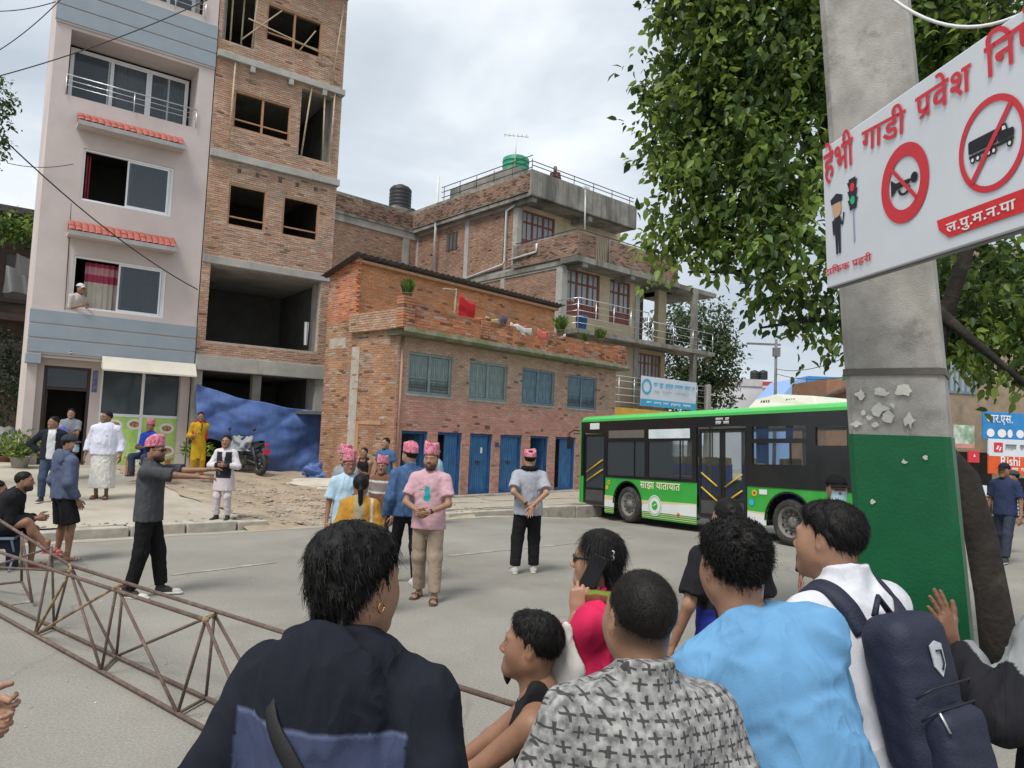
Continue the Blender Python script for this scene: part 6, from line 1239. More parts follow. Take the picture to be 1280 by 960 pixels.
# ================================================================== people: bodies grown as one smooth surface from a posed skeleton
V3 = lambda *a: np.array(a, float)
class Fld:
    def __init__(s, lo, hi, h):
        s.h = h; s.lo = np.array(lo, float)-3*h; n = np.ceil((np.array(hi)-s.lo)/h).astype(int)+4; s.n = n; s.F = np.full(n, .25, np.float32)
    def _sl(s, lo, hi):
        a = np.clip(np.floor((lo-s.lo)/s.h).astype(int), 0, s.n-1); b = np.clip(np.ceil((hi-s.lo)/s.h).astype(int)+1, 1, s.n)
        if (b <= a).any(): return None
        g = [s.lo[i]+s.h*np.arange(a[i], b[i]) for i in range(3)]
        return (slice(a[0], b[0]), slice(a[1], b[1]), slice(a[2], b[2])), g[0][:, None, None], g[1][None, :, None], g[2][None, None, :]
    def _mix(s, sl, d, k):
        A = s.F[sl]; d = d.astype(np.float32); hh = np.maximum(k-np.abs(A-d), 0)/k; s.F[sl] = np.minimum(A, d)-hh*hh*k*.25
    def cone(s, a, b, ra, rb, k=.03, sq=None, flat=0):
        """tapered limb a->b; sq=(axis,factor) squashes it along an axis; flat 1 cuts the far end square, 2 the near end, 3 both"""
        a = np.array(a, float); b = np.array(b, float); m = max(ra, rb)+k+2*s.h; r = s._sl(np.minimum(a, b)-m, np.maximum(a, b)+m)
        if r is None: return s
        sl, X, Y, Z = r; d = b-a; L2 = max(d@d, 1e-9); px, py, pz = X-a[0], Y-a[1], Z-a[2]; t = (px*d[0]+py*d[1]+pz*d[2])/L2; tc = np.clip(t, 0, 1)
        qx, qy, qz = px-tc*d[0], py-tc*d[1], pz-tc*d[2]
        if sq is not None:
            ax, f = sq; c = (qx*ax[0]+qy*ax[1]+qz*ax[2])*(1/f-1); qx, qy, qz = qx+c*ax[0], qy+c*ax[1], qz+c*ax[2]
        D = np.sqrt(qx*qx+qy*qy+qz*qz)-(ra+(rb-ra)*tc)
        L = math.sqrt(L2)
        if flat & 1: D = np.maximum(D, (t-1)*L)
        if flat & 2: D = np.maximum(D, -t*L)
        s._mix(sl, D, k); return s
    def _ell(s, c, r, rot, m):
        c = np.array(c, float); R_ = max(r)+m; q = s._sl(c-R_, c+R_)
        if q is None: return None
        sl, X, Y, Z = q; p = [X-c[0], Y-c[1], Z-c[2]]
        if rot is not None: p = [p[0]*rot[0][i]+p[1]*rot[1][i]+p[2]*rot[2][i] for i in range(3)]
        kk = np.sqrt((p[0]/r[0])**2+(p[1]/r[1])**2+(p[2]/r[2])**2); return sl, (kk-1)*min(r)*.5+(kk-1)*.5*(sum(r)/3)*.9
    def ell(s, c, r, k=.03, rot=None):
        q = s._ell(c, r, rot, k+2*s.h)
        if q: s._mix(q[0], q[1], k)
        return s
    def sub(s, c, r, k=.01, rot=None):
        q = s._ell(c, r, rot, k+2*s.h)
        if q:
            A = -s.F[q[0]]; d = q[1].astype(np.float32); hh = np.maximum(k-np.abs(A-d), 0)/k; s.F[q[0]] = -(np.minimum(A, d)-hh*hh*k*.25)
        return s
    def rbox(s, c, h, Mx, rd, k=.02):
        c = np.array(c, float); m = float(np.linalg.norm(h))+k+2*s.h; r = s._sl(c-m, c+m)
        if r is None: return s
        sl, X, Y, Z = r; p = [X-c[0], Y-c[1], Z-c[2]]; q = [np.abs(p[0]*Mx[0][i]+p[1]*Mx[1][i]+p[2]*Mx[2][i])-(h[i]-rd) for i in range(3)]
        D = np.sqrt(sum(np.maximum(a, 0)**2 for a in q))+np.minimum(np.maximum(np.maximum(q[0], q[1]), q[2]), 0)-rd; s._mix(sl, D, k); return s
    def grid(s): return [s.lo[i]+s.h*np.arange(s.n[i]) for i in range(3)]
    def cut(s, p, n):
        """remove everything on the side n points to"""
        g = s.grid(); D = (g[0]-p[0])[:, None, None]*n[0]+(g[1]-p[1])[None, :, None]*n[1]+(g[2]-p[2])[None, None, :]*n[2]; s.F = np.maximum(s.F, D.astype(np.float32)); return s
    def wrinkle(s, amp, wl, seed, sz=1.0):
        rg = np.random.RandomState(seed); g = s.grid(); X, Y, Z = g[0][:, None, None], g[1][None, :, None], g[2][None, None, :]; N = 0
        for i in range(5):
            d = rg.normal(size=3); d[2] *= sz; d /= np.linalg.norm(d); f = 6.283/wl*rg.uniform(.6, 1.7); e_ = rg.normal(size=3); e_ /= np.linalg.norm(e_)
            N = N+np.sin(f*(d[0]*X+d[1]*Y+d[2]*Z)+1.3*np.sin(.55*f*(e_[0]*X+e_[1]*Y+e_[2]*Z)+rg.rand()*6)+rg.rand()*6.28)
        N = N/2.2; s.F = s.F+(amp*(np.abs(N)-.6)).astype(np.float32); return s
    def mesh(s):
        F = s.F; S = F < 0; nx, ny, nz_ = F.shape
        cnt = sum(S[i:nx-1+i, j:ny-1+j, k:nz_-1+k].astype(np.int8) for i in (0, 1) for j in (0, 1) for k in (0, 1)); act = (cnt > 0) & (cnt < 8)
        ci = np.argwhere(act); n = len(ci)
        if n == 0: return np.zeros((0, 3)), np.zeros((0, 4), int)
        acc = np.zeros((n, 3)); w_ = np.zeros(n); cs = [(i, j, k) for i in (0, 1) for j in (0, 1) for k in (0, 1)]
        val = {c: F[ci[:, 0]+c[0], ci[:, 1]+c[1], ci[:, 2]+c[2]] for c in cs}
        for c in cs:
            for ax in range(3):
                if c[ax]: continue
                e_ = list(c); e_[ax] = 1; a, b = val[c], val[tuple(e_)]; m = (a < 0) != (b < 0); t = np.where(m, a/np.where(m, a-b, 1), 0); p = np.array(c, float)[None].repeat(n, 0); p[:, ax] = t
                acc += p*m[:, None]; w_ += m
        V = s.lo+(ci+acc/w_[:, None])*s.h; ID = np.full(act.shape, -1, np.int32); ID[act] = np.arange(n); Q = []
        for ax in range(3):
            sh = [slice(1, -1)]*3; sh[ax] = slice(0, -1); a = S[tuple(sh)]; sh2 = list(sh); sh2[ax] = slice(1, None); b = S[tuple(sh2)]
            e_ = np.argwhere(a != b); u, v = (ax+1) % 3, (ax+2) % 3; base = e_.copy(); base[:, u] += 1; base[:, v] += 1; fl = a[tuple(e_.T)]
            def cid(du, dv): q = base.copy(); q[:, u] -= du; q[:, v] -= dv; return ID[tuple(q.T)]
            q = np.stack([cid(0, 0), cid(1, 0), cid(1, 1), cid(0, 1)], 1); q[~fl] = q[~fl][:, ::-1]; Q.append(q)
        return V, np.concatenate(Q)
def npmesh(name, V, Q, mats, cols=None, mi=None):
    me = bpy.data.meshes.new(name); me.vertices.add(len(V)); me.vertices.foreach_set('co', V.ravel().astype(np.float32)); me.loops.add(Q.size); me.polygons.add(len(Q))
    me.loops.foreach_set('vertex_index', Q.ravel().astype(np.int32)); me.polygons.foreach_set('loop_start', np.arange(0, Q.size, 4, dtype=np.int32)); me.polygons.foreach_set('use_smooth', np.ones(len(Q), bool))
    for m in (mats if isinstance(mats, (list, tuple)) else [mats]): me.materials.append(m)
    if mi is not None: me.polygons.foreach_set('material_index', mi.astype(np.int32))
    me.update(calc_edges=True)
    if cols is not None:
        at = me.attributes.new('Col', 'FLOAT_COLOR', 'POINT'); at.data.foreach_set('color', np.concatenate([cols, np.ones((len(V), 1))], 1).astype(np.float32).ravel())
    return me
M_skin = pm('skin', (.3, .17, .11), .46, .13, 14, .12, 190, attr=True, spec=.35); M_skin.node_tree.nodes['Principled BSDF'].inputs['Subsurface Weight'].default_value = .06; M_skin.node_tree.nodes['Principled BSDF'].inputs['Subsurface Radius'].default_value = (.012, .005, .003)
M_cloth = pm('cloth', (.3, .3, .3), .9, .10, 7, .08, 160, attr=True, spec=.15); M_hair = pm('hair', (.012, .010, .009), .55, .3, 60, .2, 160, attr=True, spec=.2)
def crease(m, sc, st):
    t = m.node_tree; b = t.nodes['Principled BSDF']; L = t.links.new; co = nd(t, 'ShaderNodeTexCoord'); mp = nd(t, 'ShaderNodeMapping'); mp.inputs['Scale'].default_value = (1, 1, .42); mp.inputs['Rotation'].default_value = (.3, .5, 0); L(co.outputs['Object'], mp.inputs[0])
    n = nd(t, 'ShaderNodeTexNoise'); n.inputs['Scale'].default_value = sc; n.inputs['Detail'].default_value = 2.5; n.inputs['Distortion'].default_value = .9; L(mp.outputs[0], n.inputs['Vector'])
    a = nd(t, 'ShaderNodeMath', operation='SUBTRACT'); a.inputs[1].default_value = .5; L(n.outputs[0], a.inputs[0]); c = nd(t, 'ShaderNodeMath', operation='ABSOLUTE'); L(a.outputs[0], c.inputs[0]); q = nd(t, 'ShaderNodeMath', operation='POWER'); q.inputs[1].default_value = .9; L(c.outputs[0], q.inputs[0])
    bp = nd(t, 'ShaderNodeBump'); bp.invert = True; bp.inputs['Strength'].default_value = st; bp.inputs['Distance'].default_value = .03; L(q.outputs[0], bp.inputs['Height'])
    lk = b.inputs['Normal'].links
    if lk: L(lk[0].from_socket, bp.inputs['Normal'])
    L(bp.outputs[0], b.inputs['Normal'])
crease(M_cloth, 6.0, 1.0); crease(M_tarp, 2.0, 1.0)
M_shoe = pm('shoe', (.3, .3, .3), .7, .12, 12, .1, 80, attr=True)
M_eye = pm('eye_white', (.55, .5, .46), .25, 0, 4, 0); M_iris = pm('eye_iris', (.012, .008, .006), .15, 0, 4, 0)
M_topi = None
def topi_mat():
    m, t, b = _new('pink_dhaka_weave'); L = t.links.new; co = nd(t, 'ShaderNodeTexCoord')
    vo = nd(t, 'ShaderNodeTexVoronoi'); vo.inputs['Scale'].default_value = 52; L(co.outputs['Object'], vo.inputs['Vector'])
    r_ = nd(t, 'ShaderNodeValToRGB'); e_ = r_.color_ramp.elements; e_[0].position = .25; e_[0].color = (.28, .02, .06, 1); e_[1].position = .5; e_[1].color = (.58, .17, .24, 1); L(vo.outputs['Distance'], r_.inputs[0])
    n = nd(t, 'ShaderNodeTexNoise'); n.inputs['Scale'].default_value = 28; L(co.outputs['Object'], n.inputs['Vector']); mx_ = nd(t, 'ShaderNodeMix', data_type='RGBA'); mx_.inputs[7].default_value = (.62, .28, .33, 1); mr = nd(t, 'ShaderNodeMapRange'); mr.inputs[1].default_value = .5; mr.inputs[2].default_value = .62; L(n.outputs[0], mr.inputs[0]); L(mr.outputs[0], mx_.inputs[0]); L(r_.outputs[0], mx_.inputs[6]); L(mx_.outputs[2], b.inputs['Base Color']); b.inputs['Roughness'].default_value = .9; return m
M_topi = topi_mat()
def ikm(a, b, l1, l2, pole):
    d = b-a; D = np.linalg.norm(d); D2 = min(D, (l1+l2)*.999); u = d/max(D, 1e-6); b2 = a+u*D2; x = (l1*l1-l2*l2+D2*D2)/(2*D2); h = math.sqrt(max(l1*l1-x*x, 0)); p = pole-u*(pole@u); p /= np.linalg.norm(p)+1e-9; return a+u*x+p*h, b2
def rotm(ax, deg): return np.array(Matrix.Rotation(R(deg), 3, ax))
HC = {}
def head_mesh(vox, beard, fem, buzz, goatee=False):
    """head and neck, origin mid-head, +y forward; returns verts, quads, colour weights"""
    key = (vox, beard, fem, buzz, goatee)
    if key in HC: return HC[key]
    f = Fld((-.11, -.13, -.22), (.11, .14, .14), vox)
    f.ell((0, -.016, .034), (.076, .097, .086), .02).ell((0, .018, -.03), (.063, .070, .085), .04)
    jw = .046 if fem else .052
    for s in (-1, 1):
        f.cone((s*jw, -.002, -.055), (s*.014, .068, -.098), .021, .022, .045).ell((s*.041, .054, -.028), (.022, .022, .026), .05)
    f.ell((0, .076, -.098), (.022, .018, .017), .02).cone((-.038, .080, .020), (.038, .080, .020), .011, .011, .022)
    f.cone((0, -.022, -.05), (0, -.040, -.20), .050 if fem else .056, .052 if fem else .062, .04)
    for s in (-1, 1): f.sub((s*.032, .098, .003), (.019, .017, .012), .014)
    for s in (-1, 1): f.ell((s*.032, .079, .003), (.0165, .0135, .0125), .006)
    f.cone((0, .084, .014), (0, .108, -.028), .0075, .0125, .014).ell((.0115, .098, -.036), (.009, .011, .008), .008).ell((-.0115, .098, -.036), (.009, .011, .008), .008)
    f.ell((0, .0905, -.0605), (.023, .009, .0058), .008).ell((0, .0885, -.0715), (.020, .010, .0068), .008)
    for s in (-1, 1):
        f.ell((s*.078, -.012, -.004), (.009, .019, .031), .010, rotm('Z', s*-22)).sub((s*.088, -.006, -.002), (.006, .010, .017), .006)
    V, Q = f.mesh(); x, y, z = V.T
    lip = np.exp(-((x/.021)**4+((z+.066)/.0105)**4))*(y > .07); brow = np.exp(-(((np.abs(x)-.033)/.019)**4+((z-.0235-.1*(np.abs(x)-.033)*-1)/.0055)**4))*(y > .05)
    ya = y+0; bd = np.zeros(len(V))
    if beard: bd = 1/(1+np.exp((z+.048+.012*(np.abs(x) > .035))/.006))*(y > .0)*(z > -.135)*np.clip((y+.0)/.02, 0, 1)*(1-np.exp(-((x/.019)**4+((z+.067)/.0085)**4))); bd = np.maximum(bd, np.exp(-((x/.028)**4+((z+.049)/.006)**4))*(y > .07))
    if goatee: bd = np.maximum(bd, np.exp(-((x/.022)**2+((z+.1)/.02)**2))*(y > .05)); bd = np.maximum(bd, .6*np.exp(-((x/.027)**4+((z+.050)/.006)**4))*(y > .07))
    cap = np.zeros(len(V))
    if buzz:
        lim = np.where(z > .03, .062+.25*(z-.06), np.where(z > -.01, .01, -.022)); cap = 1/(1+np.exp((y-lim)/.006))*1/(1+np.exp(-(z+.055)/.010))*(np.abs(x) < .0815)
    HC[key] = (V, Q, lip, brow, bd, cap); return HC[key]
HH = {}
def hand_mesh(vox, curl=(.25, .3, .35, .4), spread=.04, thumb=.5):
    """right hand, palm down (-z), fingers +y, thumb to -x"""
    key = (vox, curl, spread, thumb)
    if key in HH: return HH[key]
    f = Fld((-.11, -.06, -.12), (.08, .21, .06), vox); f.ell((0, .048, 0), (.040, .050, .0145), .012).cone((0, -.05, 0), (0, .02, 0), .026, .026, .02, sq=(V3(0, 0, 1), .72))
    for i, (x, L_, r_) in enumerate(((-.030, .078, .0088), (-.010, .086, .0092), (.011, .080, .0088), (.030, .062, .0078))):
        p = V3(x, .088-.006*abs(i-1), 0); a = 0.0; sp = (i-1.4)*spread*3
        f.cone((x*.6, .03, 0), p, .011, .0105, .012)
        for j, (fr, bend) in enumerate(((.46, 55), (.30, 75), (.24, 45))):
            a += R(bend)*curl[i]; d = V3(math.sin(sp)*math.cos(a), math.cos(sp)*math.cos(a), -math.sin(a)); q = p+d*L_*fr; f.cone(p, q, r_*(1.06-.1*j), r_*(1-.12*j), .004); p = q
    p = V3(-.026, .02, -.006); 
    for L_, r_, d in ((.045, .0135, V3(-.72, .62, -.30*thumb-.1)), (.034, .0108, V3(-.52+.3*thumb, .80, -.35*thumb)), (.028, .0095, V3(-.30+.4*thumb, .9, -.4*thumb))):
        d = d/np.linalg.norm(d); q = p+d*L_; f.cone(p, q, r_, r_*.92, .008); p = q
    HH[key] = f.mesh(); return HH[key]
def shoe_mesh(vox):
    f = Fld((-.07, -.12, -.02), (.07, .21, .14), vox); f.cone((0, -.055, .035), (0, .14, .026), .040, .041, .03, sq=(V3(0, 0, 1), .8)).cone((0, -.05, .06), (0, .03, .055), .038, .034, .03).cone((0, -.045, .05), (0, -.05, .115), .040, .043, .03, flat=1).cone((0, -.06, .012), (0, .155, .012), .043, .046, .006, sq=(V3(0, 0, 1), .5)).cut((0, 0, 0), (0, 0, -1)); return f.mesh()
def foot_mesh(vox):
    f = Fld((-.07, -.1, -.02), (.07, .2, .16), vox); f.cone((0, -.04, .045), (0, .11, .03), .034, .036, .03, sq=(V3(0, 0, 1), .7)).cone((0, -.04, .04), (0, -.03, .15), .033, .036, .04)
    for i in range(5): f.cone((-.03+.015*i, .10, .028), (-.034+.016*i, .155-.012*abs(i-1)-.006*i, .024), .011, .0085, .008)
    f.cut((0, 0, .014), (0, 0, -1)); return f.mesh()
SC = {}
def cached(fn, vox):
    if (fn, vox) not in SC: SC[(fn, vox)] = fn(vox)
    return SC[(fn, vox)]
def basis_m(y, zhint):
    y = y/np.linalg.norm(y); x = np.cross(y, zhint); x /= np.linalg.norm(x)+1e-9; z = np.cross(x, y); return np.stack([x, y, z], 1)
SKIN = [(.30, .165, .105), (.25, .13, .08), (.36, .205, .135), (.20, .10, .062)]
PCOUNT = [0]
def strands(V, Q, n, ln, rad, rng, flow, col, curl=0.0, w=.0011, lift=.16):
    """hair strips growing from a shell surface, combed along flow(p)"""
    fi = rng.randint(0, len(Q), n); P = V[Q[fi]].mean(1)+rng.normal(0, .003, (n, 3)); a, b, c = V[Q[fi, 0]], V[Q[fi, 1]], V[Q[fi, 2]]; N = np.cross(b-a, c-a); N /= np.linalg.norm(N, axis=1, keepdims=True)+1e-9
    T = flow(P); T = T-N*(T*N).sum(1, keepdims=True); T /= np.linalg.norm(T, axis=1, keepdims=True)+1e-9; T = T+rng.normal(0, .13, T.shape); L_ = ln*rng.uniform(.5, 1.3, (n, 1)); S = np.cross(T, N); S /= np.linalg.norm(S, axis=1, keepdims=True)+1e-9
    k = 5; ph = rng.rand(n, 1)*6.28; out = []
    for i in range(k):
        t = i/(k-1); c_ = P+T*L_*t+N*(rad+L_*lift*t*(1-t*.9))+np.array([0, 0, -1.])*L_*t*t*.25+curl*(S*np.cos(ph+t*9)+N*np.sin(ph+t*9))*.5; ww = w*(1-.7*t); out += [c_-S*ww, c_+S*ww]
    Vn = np.stack(out, 1).reshape(-1, 3); q = np.array([(2*i, 2*i+1, 2*i+3, 2*i+2) for i in range(k-1)]); Qn = (q[None]+(np.arange(n)*2*k)[:, None, None]).reshape(-1, 4); cl = np.array(col)*rng.uniform(.5, 1.5, (n, 1)); return Vn, Qn, np.repeat(cl, 2*k, 0)
def person(label, at=None, rz=0.0, H=1.70, build=1.0, pelvis=None, lean=0.0, slean=0.0, hands=(None, None), poles=(None, None), feet=None, knee=(None, None), yaw=0.0, pitch=0.0, roll=0.0, hpose=((.25, .3, .35, .4), (.25, .3, .35, .4)), palm=(None, None), fing=(None, None), skin=0,
           top=None, bottom=None, shoes=None, hair=None, hat=None, vox=.015, headat=None, group=None, beard=False, fem=False, goatee=False, gz=0.0, extra=None, name='person', belly=0.0, thumbs=(.5, .5), fitz=True, hs=1.0):
    PCOUNT[0] += 1; sd_ = PCOUNT[0]; s = H/1.75; top = dict(dict(col=(.4, .4, .4), sleeve=.55, hem=.10, loose=.018, kind='tee'), **(top or {})); bottom = dict(dict(col=(.03, .03, .035), len=1.93, loose=.02, kind='trousers'), **(bottom or {})); hair = dict(dict(kind='short', col=(.007, .006, .0055)), **(hair or {}))
    Z = V3(0, 0, 1); pc = V3(*(pelvis or (0, 0, .93)))*s; M = rotm('Y', slean) @ rotm('X', -lean); U, Fw, Rt = M @ Z, M @ V3(0, 1, 0), M @ V3(1, 0, 0)
    shc = pc+U*.452*s; nb = pc+U*.540*s; sh = [shc+Rt*(.178*s*build*q)+U*.0*s for q in (-1, 1)]       # left, right
    HM = np.array(Matrix.Rotation(R(rz), 3, 'Z')); hc = nb+(U*.55+Z*.45)*.142*s+Fw*.028*s
    RH = M*0+rotm('Z', yaw) @ rotm('Y', roll) @ rotm('X', -pitch) if True else M
    loc = np.array([0., 0., gz])
    if at is not None: loc = np.array([at[0], at[1], at[2] if len(at) > 2 else gz], float)
    if headat is not None:
        tgt = np.array(dep(*headat)); w_ = HM @ hc; loc[:2] = tgt[:2]-w_[:2]
        if fitz == 'lift': loc[2] = tgt[2]-w_[2]
        elif fitz:
            k = (tgt[2]-gz)/hc[2]
            if abs(k-1) > .003: return person(label, None, rz, H*k, build, pelvis, lean, slean, hands, poles, feet, knee, yaw, pitch, roll, hpose, palm, fing, skin, top, bottom, shoes, hair, hat, vox, headat, group, beard, fem, goatee, gz, extra, name, belly, thumbs, 0, hs)
    T = thing(name, label, 'person', tuple(loc), R(rz), group); tone = np.array(SKIN[skin])
    # limbs
    feet = feet or ((-.11, .0, .08), (.11, .02, .08)); arms = []; legs = []
    for i, q in enumerate((-1, 1)):
        hp = pc+V3(q*.088*s*build, 0, -.03*s); an = V3(*feet[i])*V3(s, s, s); kn, an2 = ikm(hp, an, .418*s, .412*s, V3(*(knee[i] or (q*.12, 1, .1)))); legs.append((hp, kn, an2))
        wr = hands[i]; wr = V3(*wr)*s if wr is not None else sh[i]+V3(q*.10, .05, -.545)*s
        el, wr2 = ikm(sh[i], wr, .30*s, .265*s, V3(*(poles[i] or (q*.35, -1, -.15)))); arms.append((sh[i], el, wr2))
    allp = np.array([pc, nb, hc]+[p for a in arms+legs for p in a]); lo = allp.min(0)-.2; hi = allp.max(0)+.25
    # ---- body skin
    fb = max(vox, .012); f = Fld(lo, hi, fb); bs = s*(.94 if top['kind'] != 'tank' else 1.0)
    f.ell(pc, (.145*bs, .10*bs, .12*bs), .05, M).ell(pc+U*.20*s, (.128*bs*build, .092*bs, .15*bs), .06, M).ell(pc+U*.37*s, (.150*bs*build, .105*bs, .16*bs), .06, M)
    f.cone(sh[0]-U*.01*s, sh[1]-U*.01*s, .050*bs, .050*bs, .05).cone(pc+U*.45*s, nb+(hc-nb)*.35, .075*s, .048*s, .05)
    for q in (0, 1): f.cone(nb-U*.02*s-Fw*.01, sh[q]-U*.012*s, .034*s, .038*s, .04)
    for (a, e_, w_) in arms: f.cone(a, e_, .049*s*build, .038*s, .03).cone(e_, w_, .039*s, .0255*s, .02)
    for (a, k_, n_) in legs: f.cone(a, k_, .080*s*build, .053*s, .04).cone(k_, n_, .052*s, .034*s, .03).ell(k_+(n_-k_)*.28+V3(0, -.016, 0)*s, (.045*s, .050*s, .10*s), .03)
    V, Q = f.mesh(); Vs = [V]; Qs = [Q]; Cs = [np.repeat(tone[None], len(V), 0)]; Mi = [np.zeros(len(Q))]; nv = len(V)
    def app(V2, Q2, c2, mi=0):
        nonlocal nv; Vs.append(V2); Qs.append(Q2+nv); Cs.append(c2); Mi.append(np.full(len(Q2), mi)); nv += len(V2)
    hv = .0042 if vox < .011 else .0065; hsz = s*hs*(1.0 if s > .9 else 1.04)
    V, Q, lip, brow, bd, cap = head_mesh(hv, beard, fem, hair['kind'] == 'buzz', goatee); hcol = np.array(hair['col'])
    c = tone[None].repeat(len(V), 0); c = c*(1-.5*lip[:, None])+np.array([.23, .07, .06])*.5*lip[:, None]; m_ = np.clip(np.maximum(brow*.85, np.maximum(bd*.85, cap*.9)), 0, 1)[:, None]; c = c*(1-m_)+np.array([.016, .012, .010])*m_
    app((V*hsz) @ RH.T+hc, Q, c)
    for q in (-1, 1):      # eyes
        b = MB().lathe([(.0001, -.0122), (.006, -.0106), (.0106, -.006), (.0122, 0), (.0106, .006), (.006, .0106), (.0001, .0122)], 12, ax='y'); ev = np.array(b.v); ev = ev*np.array([1.15, 1, .62])+V3(q*.032, .0815, .003); app((ev*hsz) @ RH.T+hc, np.array(b.f), np.zeros((len(ev), 3)), 1)
        b = MB().lathe([(.0001, -.003), (.0055, -.002), (.0055, .002), (.0001, .003)], 10, ax='y'); ev = np.array(b.v)+V3(q*.032, .0925, .003); app((ev*hsz) @ RH.T+hc, np.array(b.f), np.zeros((len(ev), 3)), 2)
    for i, q in enumerate((-1, 1)):
        a, e_, w_ = arms[i]; fd = V3(*fing[i]) if fing[i] is not None else (w_-e_); pn = V3(*palm[i]) if palm[i] is not None else V3(-q, -.2, 0); V, Q = hand_mesh(.0045 if vox < .011 else .0075, hpose[i], .04, thumbs[i]); V = V.copy()
        if q < 0: V[:, 0] *= -1; Q = Q[:, ::-1]
        B_ = basis_m(fd, -pn); app((V*s) @ B_.T+w_+(fd/np.linalg.norm(fd))*.012*s, Q, tone[None].repeat(len(V), 0)*np.array([.98, .95, .95]))
    sk = (shoes or {}).get('kind', 'shoe')
    for i in (0, 1):
        an = legs[i][2]; dirv = V3(*((shoes or {}).get('dir', (None, None))[i] or (.16*(1 if i else -1), 1, 0))); B_ = basis_m(dirv, Z); off = V3(0, 0, 0); 
        base = an-Z*.08*s
        if sk != 'shoe':
            V, Q = cached(foot_mesh, .007); app((V*s) @ B_.T+base+B_[:, 1]*.03*s, Q, tone[None].repeat(len(V), 0)*.92)
            scol = (shoes or {}).get('col', (.05, .04, .03)); b = MB(); b.col = scol
            out = [(-.030, -.085), (.030, -.085), (.036, 0), (.046, .09), (.040, .15), (.015, .172), (-.02, .172), (-.042, .14), (-.044, .07), (-.034, 0)]; b.slab(out, .0, .018); b.tube([(-.046, .06, .016), (-.036, .075, .058), (0, .085, .068), (.036, .075, .056), (.046, .06, .016)], .009, 6); b.tube([(-.042, .10, .014), (-.02, .11, .050), (.02, .11, .048), (.042, .10, .014)], .008, 6)
            o = b.build('sandal', M_shoe, T); o.matrix_local = Matrix([[*(B_[r_]*s), (base+B_[:, 1]*.03*s)[r_]] for r_ in range(3)]+[[0, 0, 0, 1]])
        else:
            V, Q = cached(shoe_mesh, .0075); c1 = np.array((shoes or {}).get('col', (.03, .03, .03))); c2 = np.array((shoes or {}).get('sole', (.5, .5, .48))); cc_ = np.where(V[:, 2:3] < .024, c2, c1)
            if (shoes or {}).get('toe') is not None: cc_ = np.where((V[:, 1:2] > .09) & (V[:, 2:3] >= .024), np.array(shoes['toe']), cc_)
            meshobj('shoe', npmesh('shoe', (V*s) @ B_.T+base+B_[:, 1]*.035*s, Q, M_shoe, cc_), T)
    meshobj('body', npmesh('body', np.concatenate(Vs), np.concatenate(Qs), [M_skin, M_eye, M_iris], np.concatenate(Cs), np.concatenate(Mi)), T)
    # ---- lower clothing
    lz = bottom['loose']; bk_ = bottom['kind']; bc = np.array(bottom['col'])
    f = Fld(lo, hi, vox)
    f.ell(pc, ((.148+lz*.7)*s*build, (.108+lz*.7)*s, .13*s), .05, M).ell(pc+U*.12*s, ((.128+lz*.5)*s*build, (.098+lz*.5)*s, .10*s), .05, M)
    if bk_ in ('trousers', 'shorts'):
        for (a, k_, n_) in legs:
            L_ = bottom['len']
            if L_ <= 1: f.cone(a, a+(k_-a)*L_, (.074+lz)*s*build, (.075+lz*1.3)*s, .05, flat=1)
            else: f.cone(a, k_, (.074+lz)*s*build, (.060+lz)*s, .05); f.cone(k_, k_+(n_-k_)*(L_-1), (.060+lz)*s, (.046+lz)*s, .03, flat=1)
    else:      # wrapped cloth or skirt
        b_ = (legs[0][2]+legs[1][2])/2; tp_ = pc-Z*.02; L_ = bottom['len']; e_ = tp_+(b_-tp_)*L_; f.cone(tp_, e_, (.165+lz)*s*build, bottom.get('hem', .22)*s, .06, sq=(V3(0, 1, 0), .88), flat=1)
    f.cut(pc+U*bottom.get('waist', .14)*s, U).wrinkle(bottom.get('wr', .004)*(1 if vox > .011 else 1.1), .11, sd_*7+1, .6); V, Q = f.mesh()
    if bottom.get('fn'): cc_ = bottom['fn'](V/s)
    else: cc_ = bc[None].repeat(len(V), 0)
    meshobj({'trousers': 'trousers', 'shorts': 'shorts', 'skirt': 'skirt', 'lungi': 'wrapped_skirt'}[bk_], npmesh('lower', V, Q, M_cloth, cc_), T)
    # ---- upper clothing
    lt = top['loose']; f = Fld(lo, hi, vox); hem = pc-U*top['hem']*s
    if top['kind'] == 'tank':
        f.ell(pc+U*.05*s, (.160*s*build, .118*s, .16*s), .05, M).ell(pc+U*.22*s, (.142*s*build, .106*s, .17*s), .06, M).ell(pc+U*.37*s, (.163*s*build, .120*s, .16*s), .05, M)
        for q in (0, 1): f.cone(pc+U*.42*s+Rt*(.095*s*(-1, 1)[q])+Fw*.06*s, pc+U*.535*s+Rt*(.085*s*(-1, 1)[q]), .036*s, .034*s, .04).cone(pc+U*.42*s+Rt*(.095*s*(-1, 1)[q])-Fw*.07*s, pc+U*.535*s+Rt*(.085*s*(-1, 1)[q]), .036*s, .034*s, .04)
    else:
        f.ell(pc+U*.20*s+Fw*belly*.5, ((.138+lt)*s*build, (.102+lt)*s+belly, .17*s), .06, M).ell(pc+U*.37*s, ((.158+lt)*s*build, (.112+lt)*s, .165*s), .06, M)
        f.cone(pc+U*.40*s+Fw*belly*.3, hem-U*.03*s+Fw*belly*.4, (.150+lt)*s*build, (.172+lt*1.6)*s*build+top.get('flare', 0), .05, sq=(Fw, .74))
        f.cone(sh[0]-U*.014*s, sh[1]-U*.014*s, (.050+lt*.5)*s, (.050+lt*.5)*s, .05)
        for q in (0, 1): f.cone(nb-U*.018*s-Fw*.012*s, sh[q]+U*.002*s, (.044+lt*.2)*s, (.040+lt*.3)*s, .05)
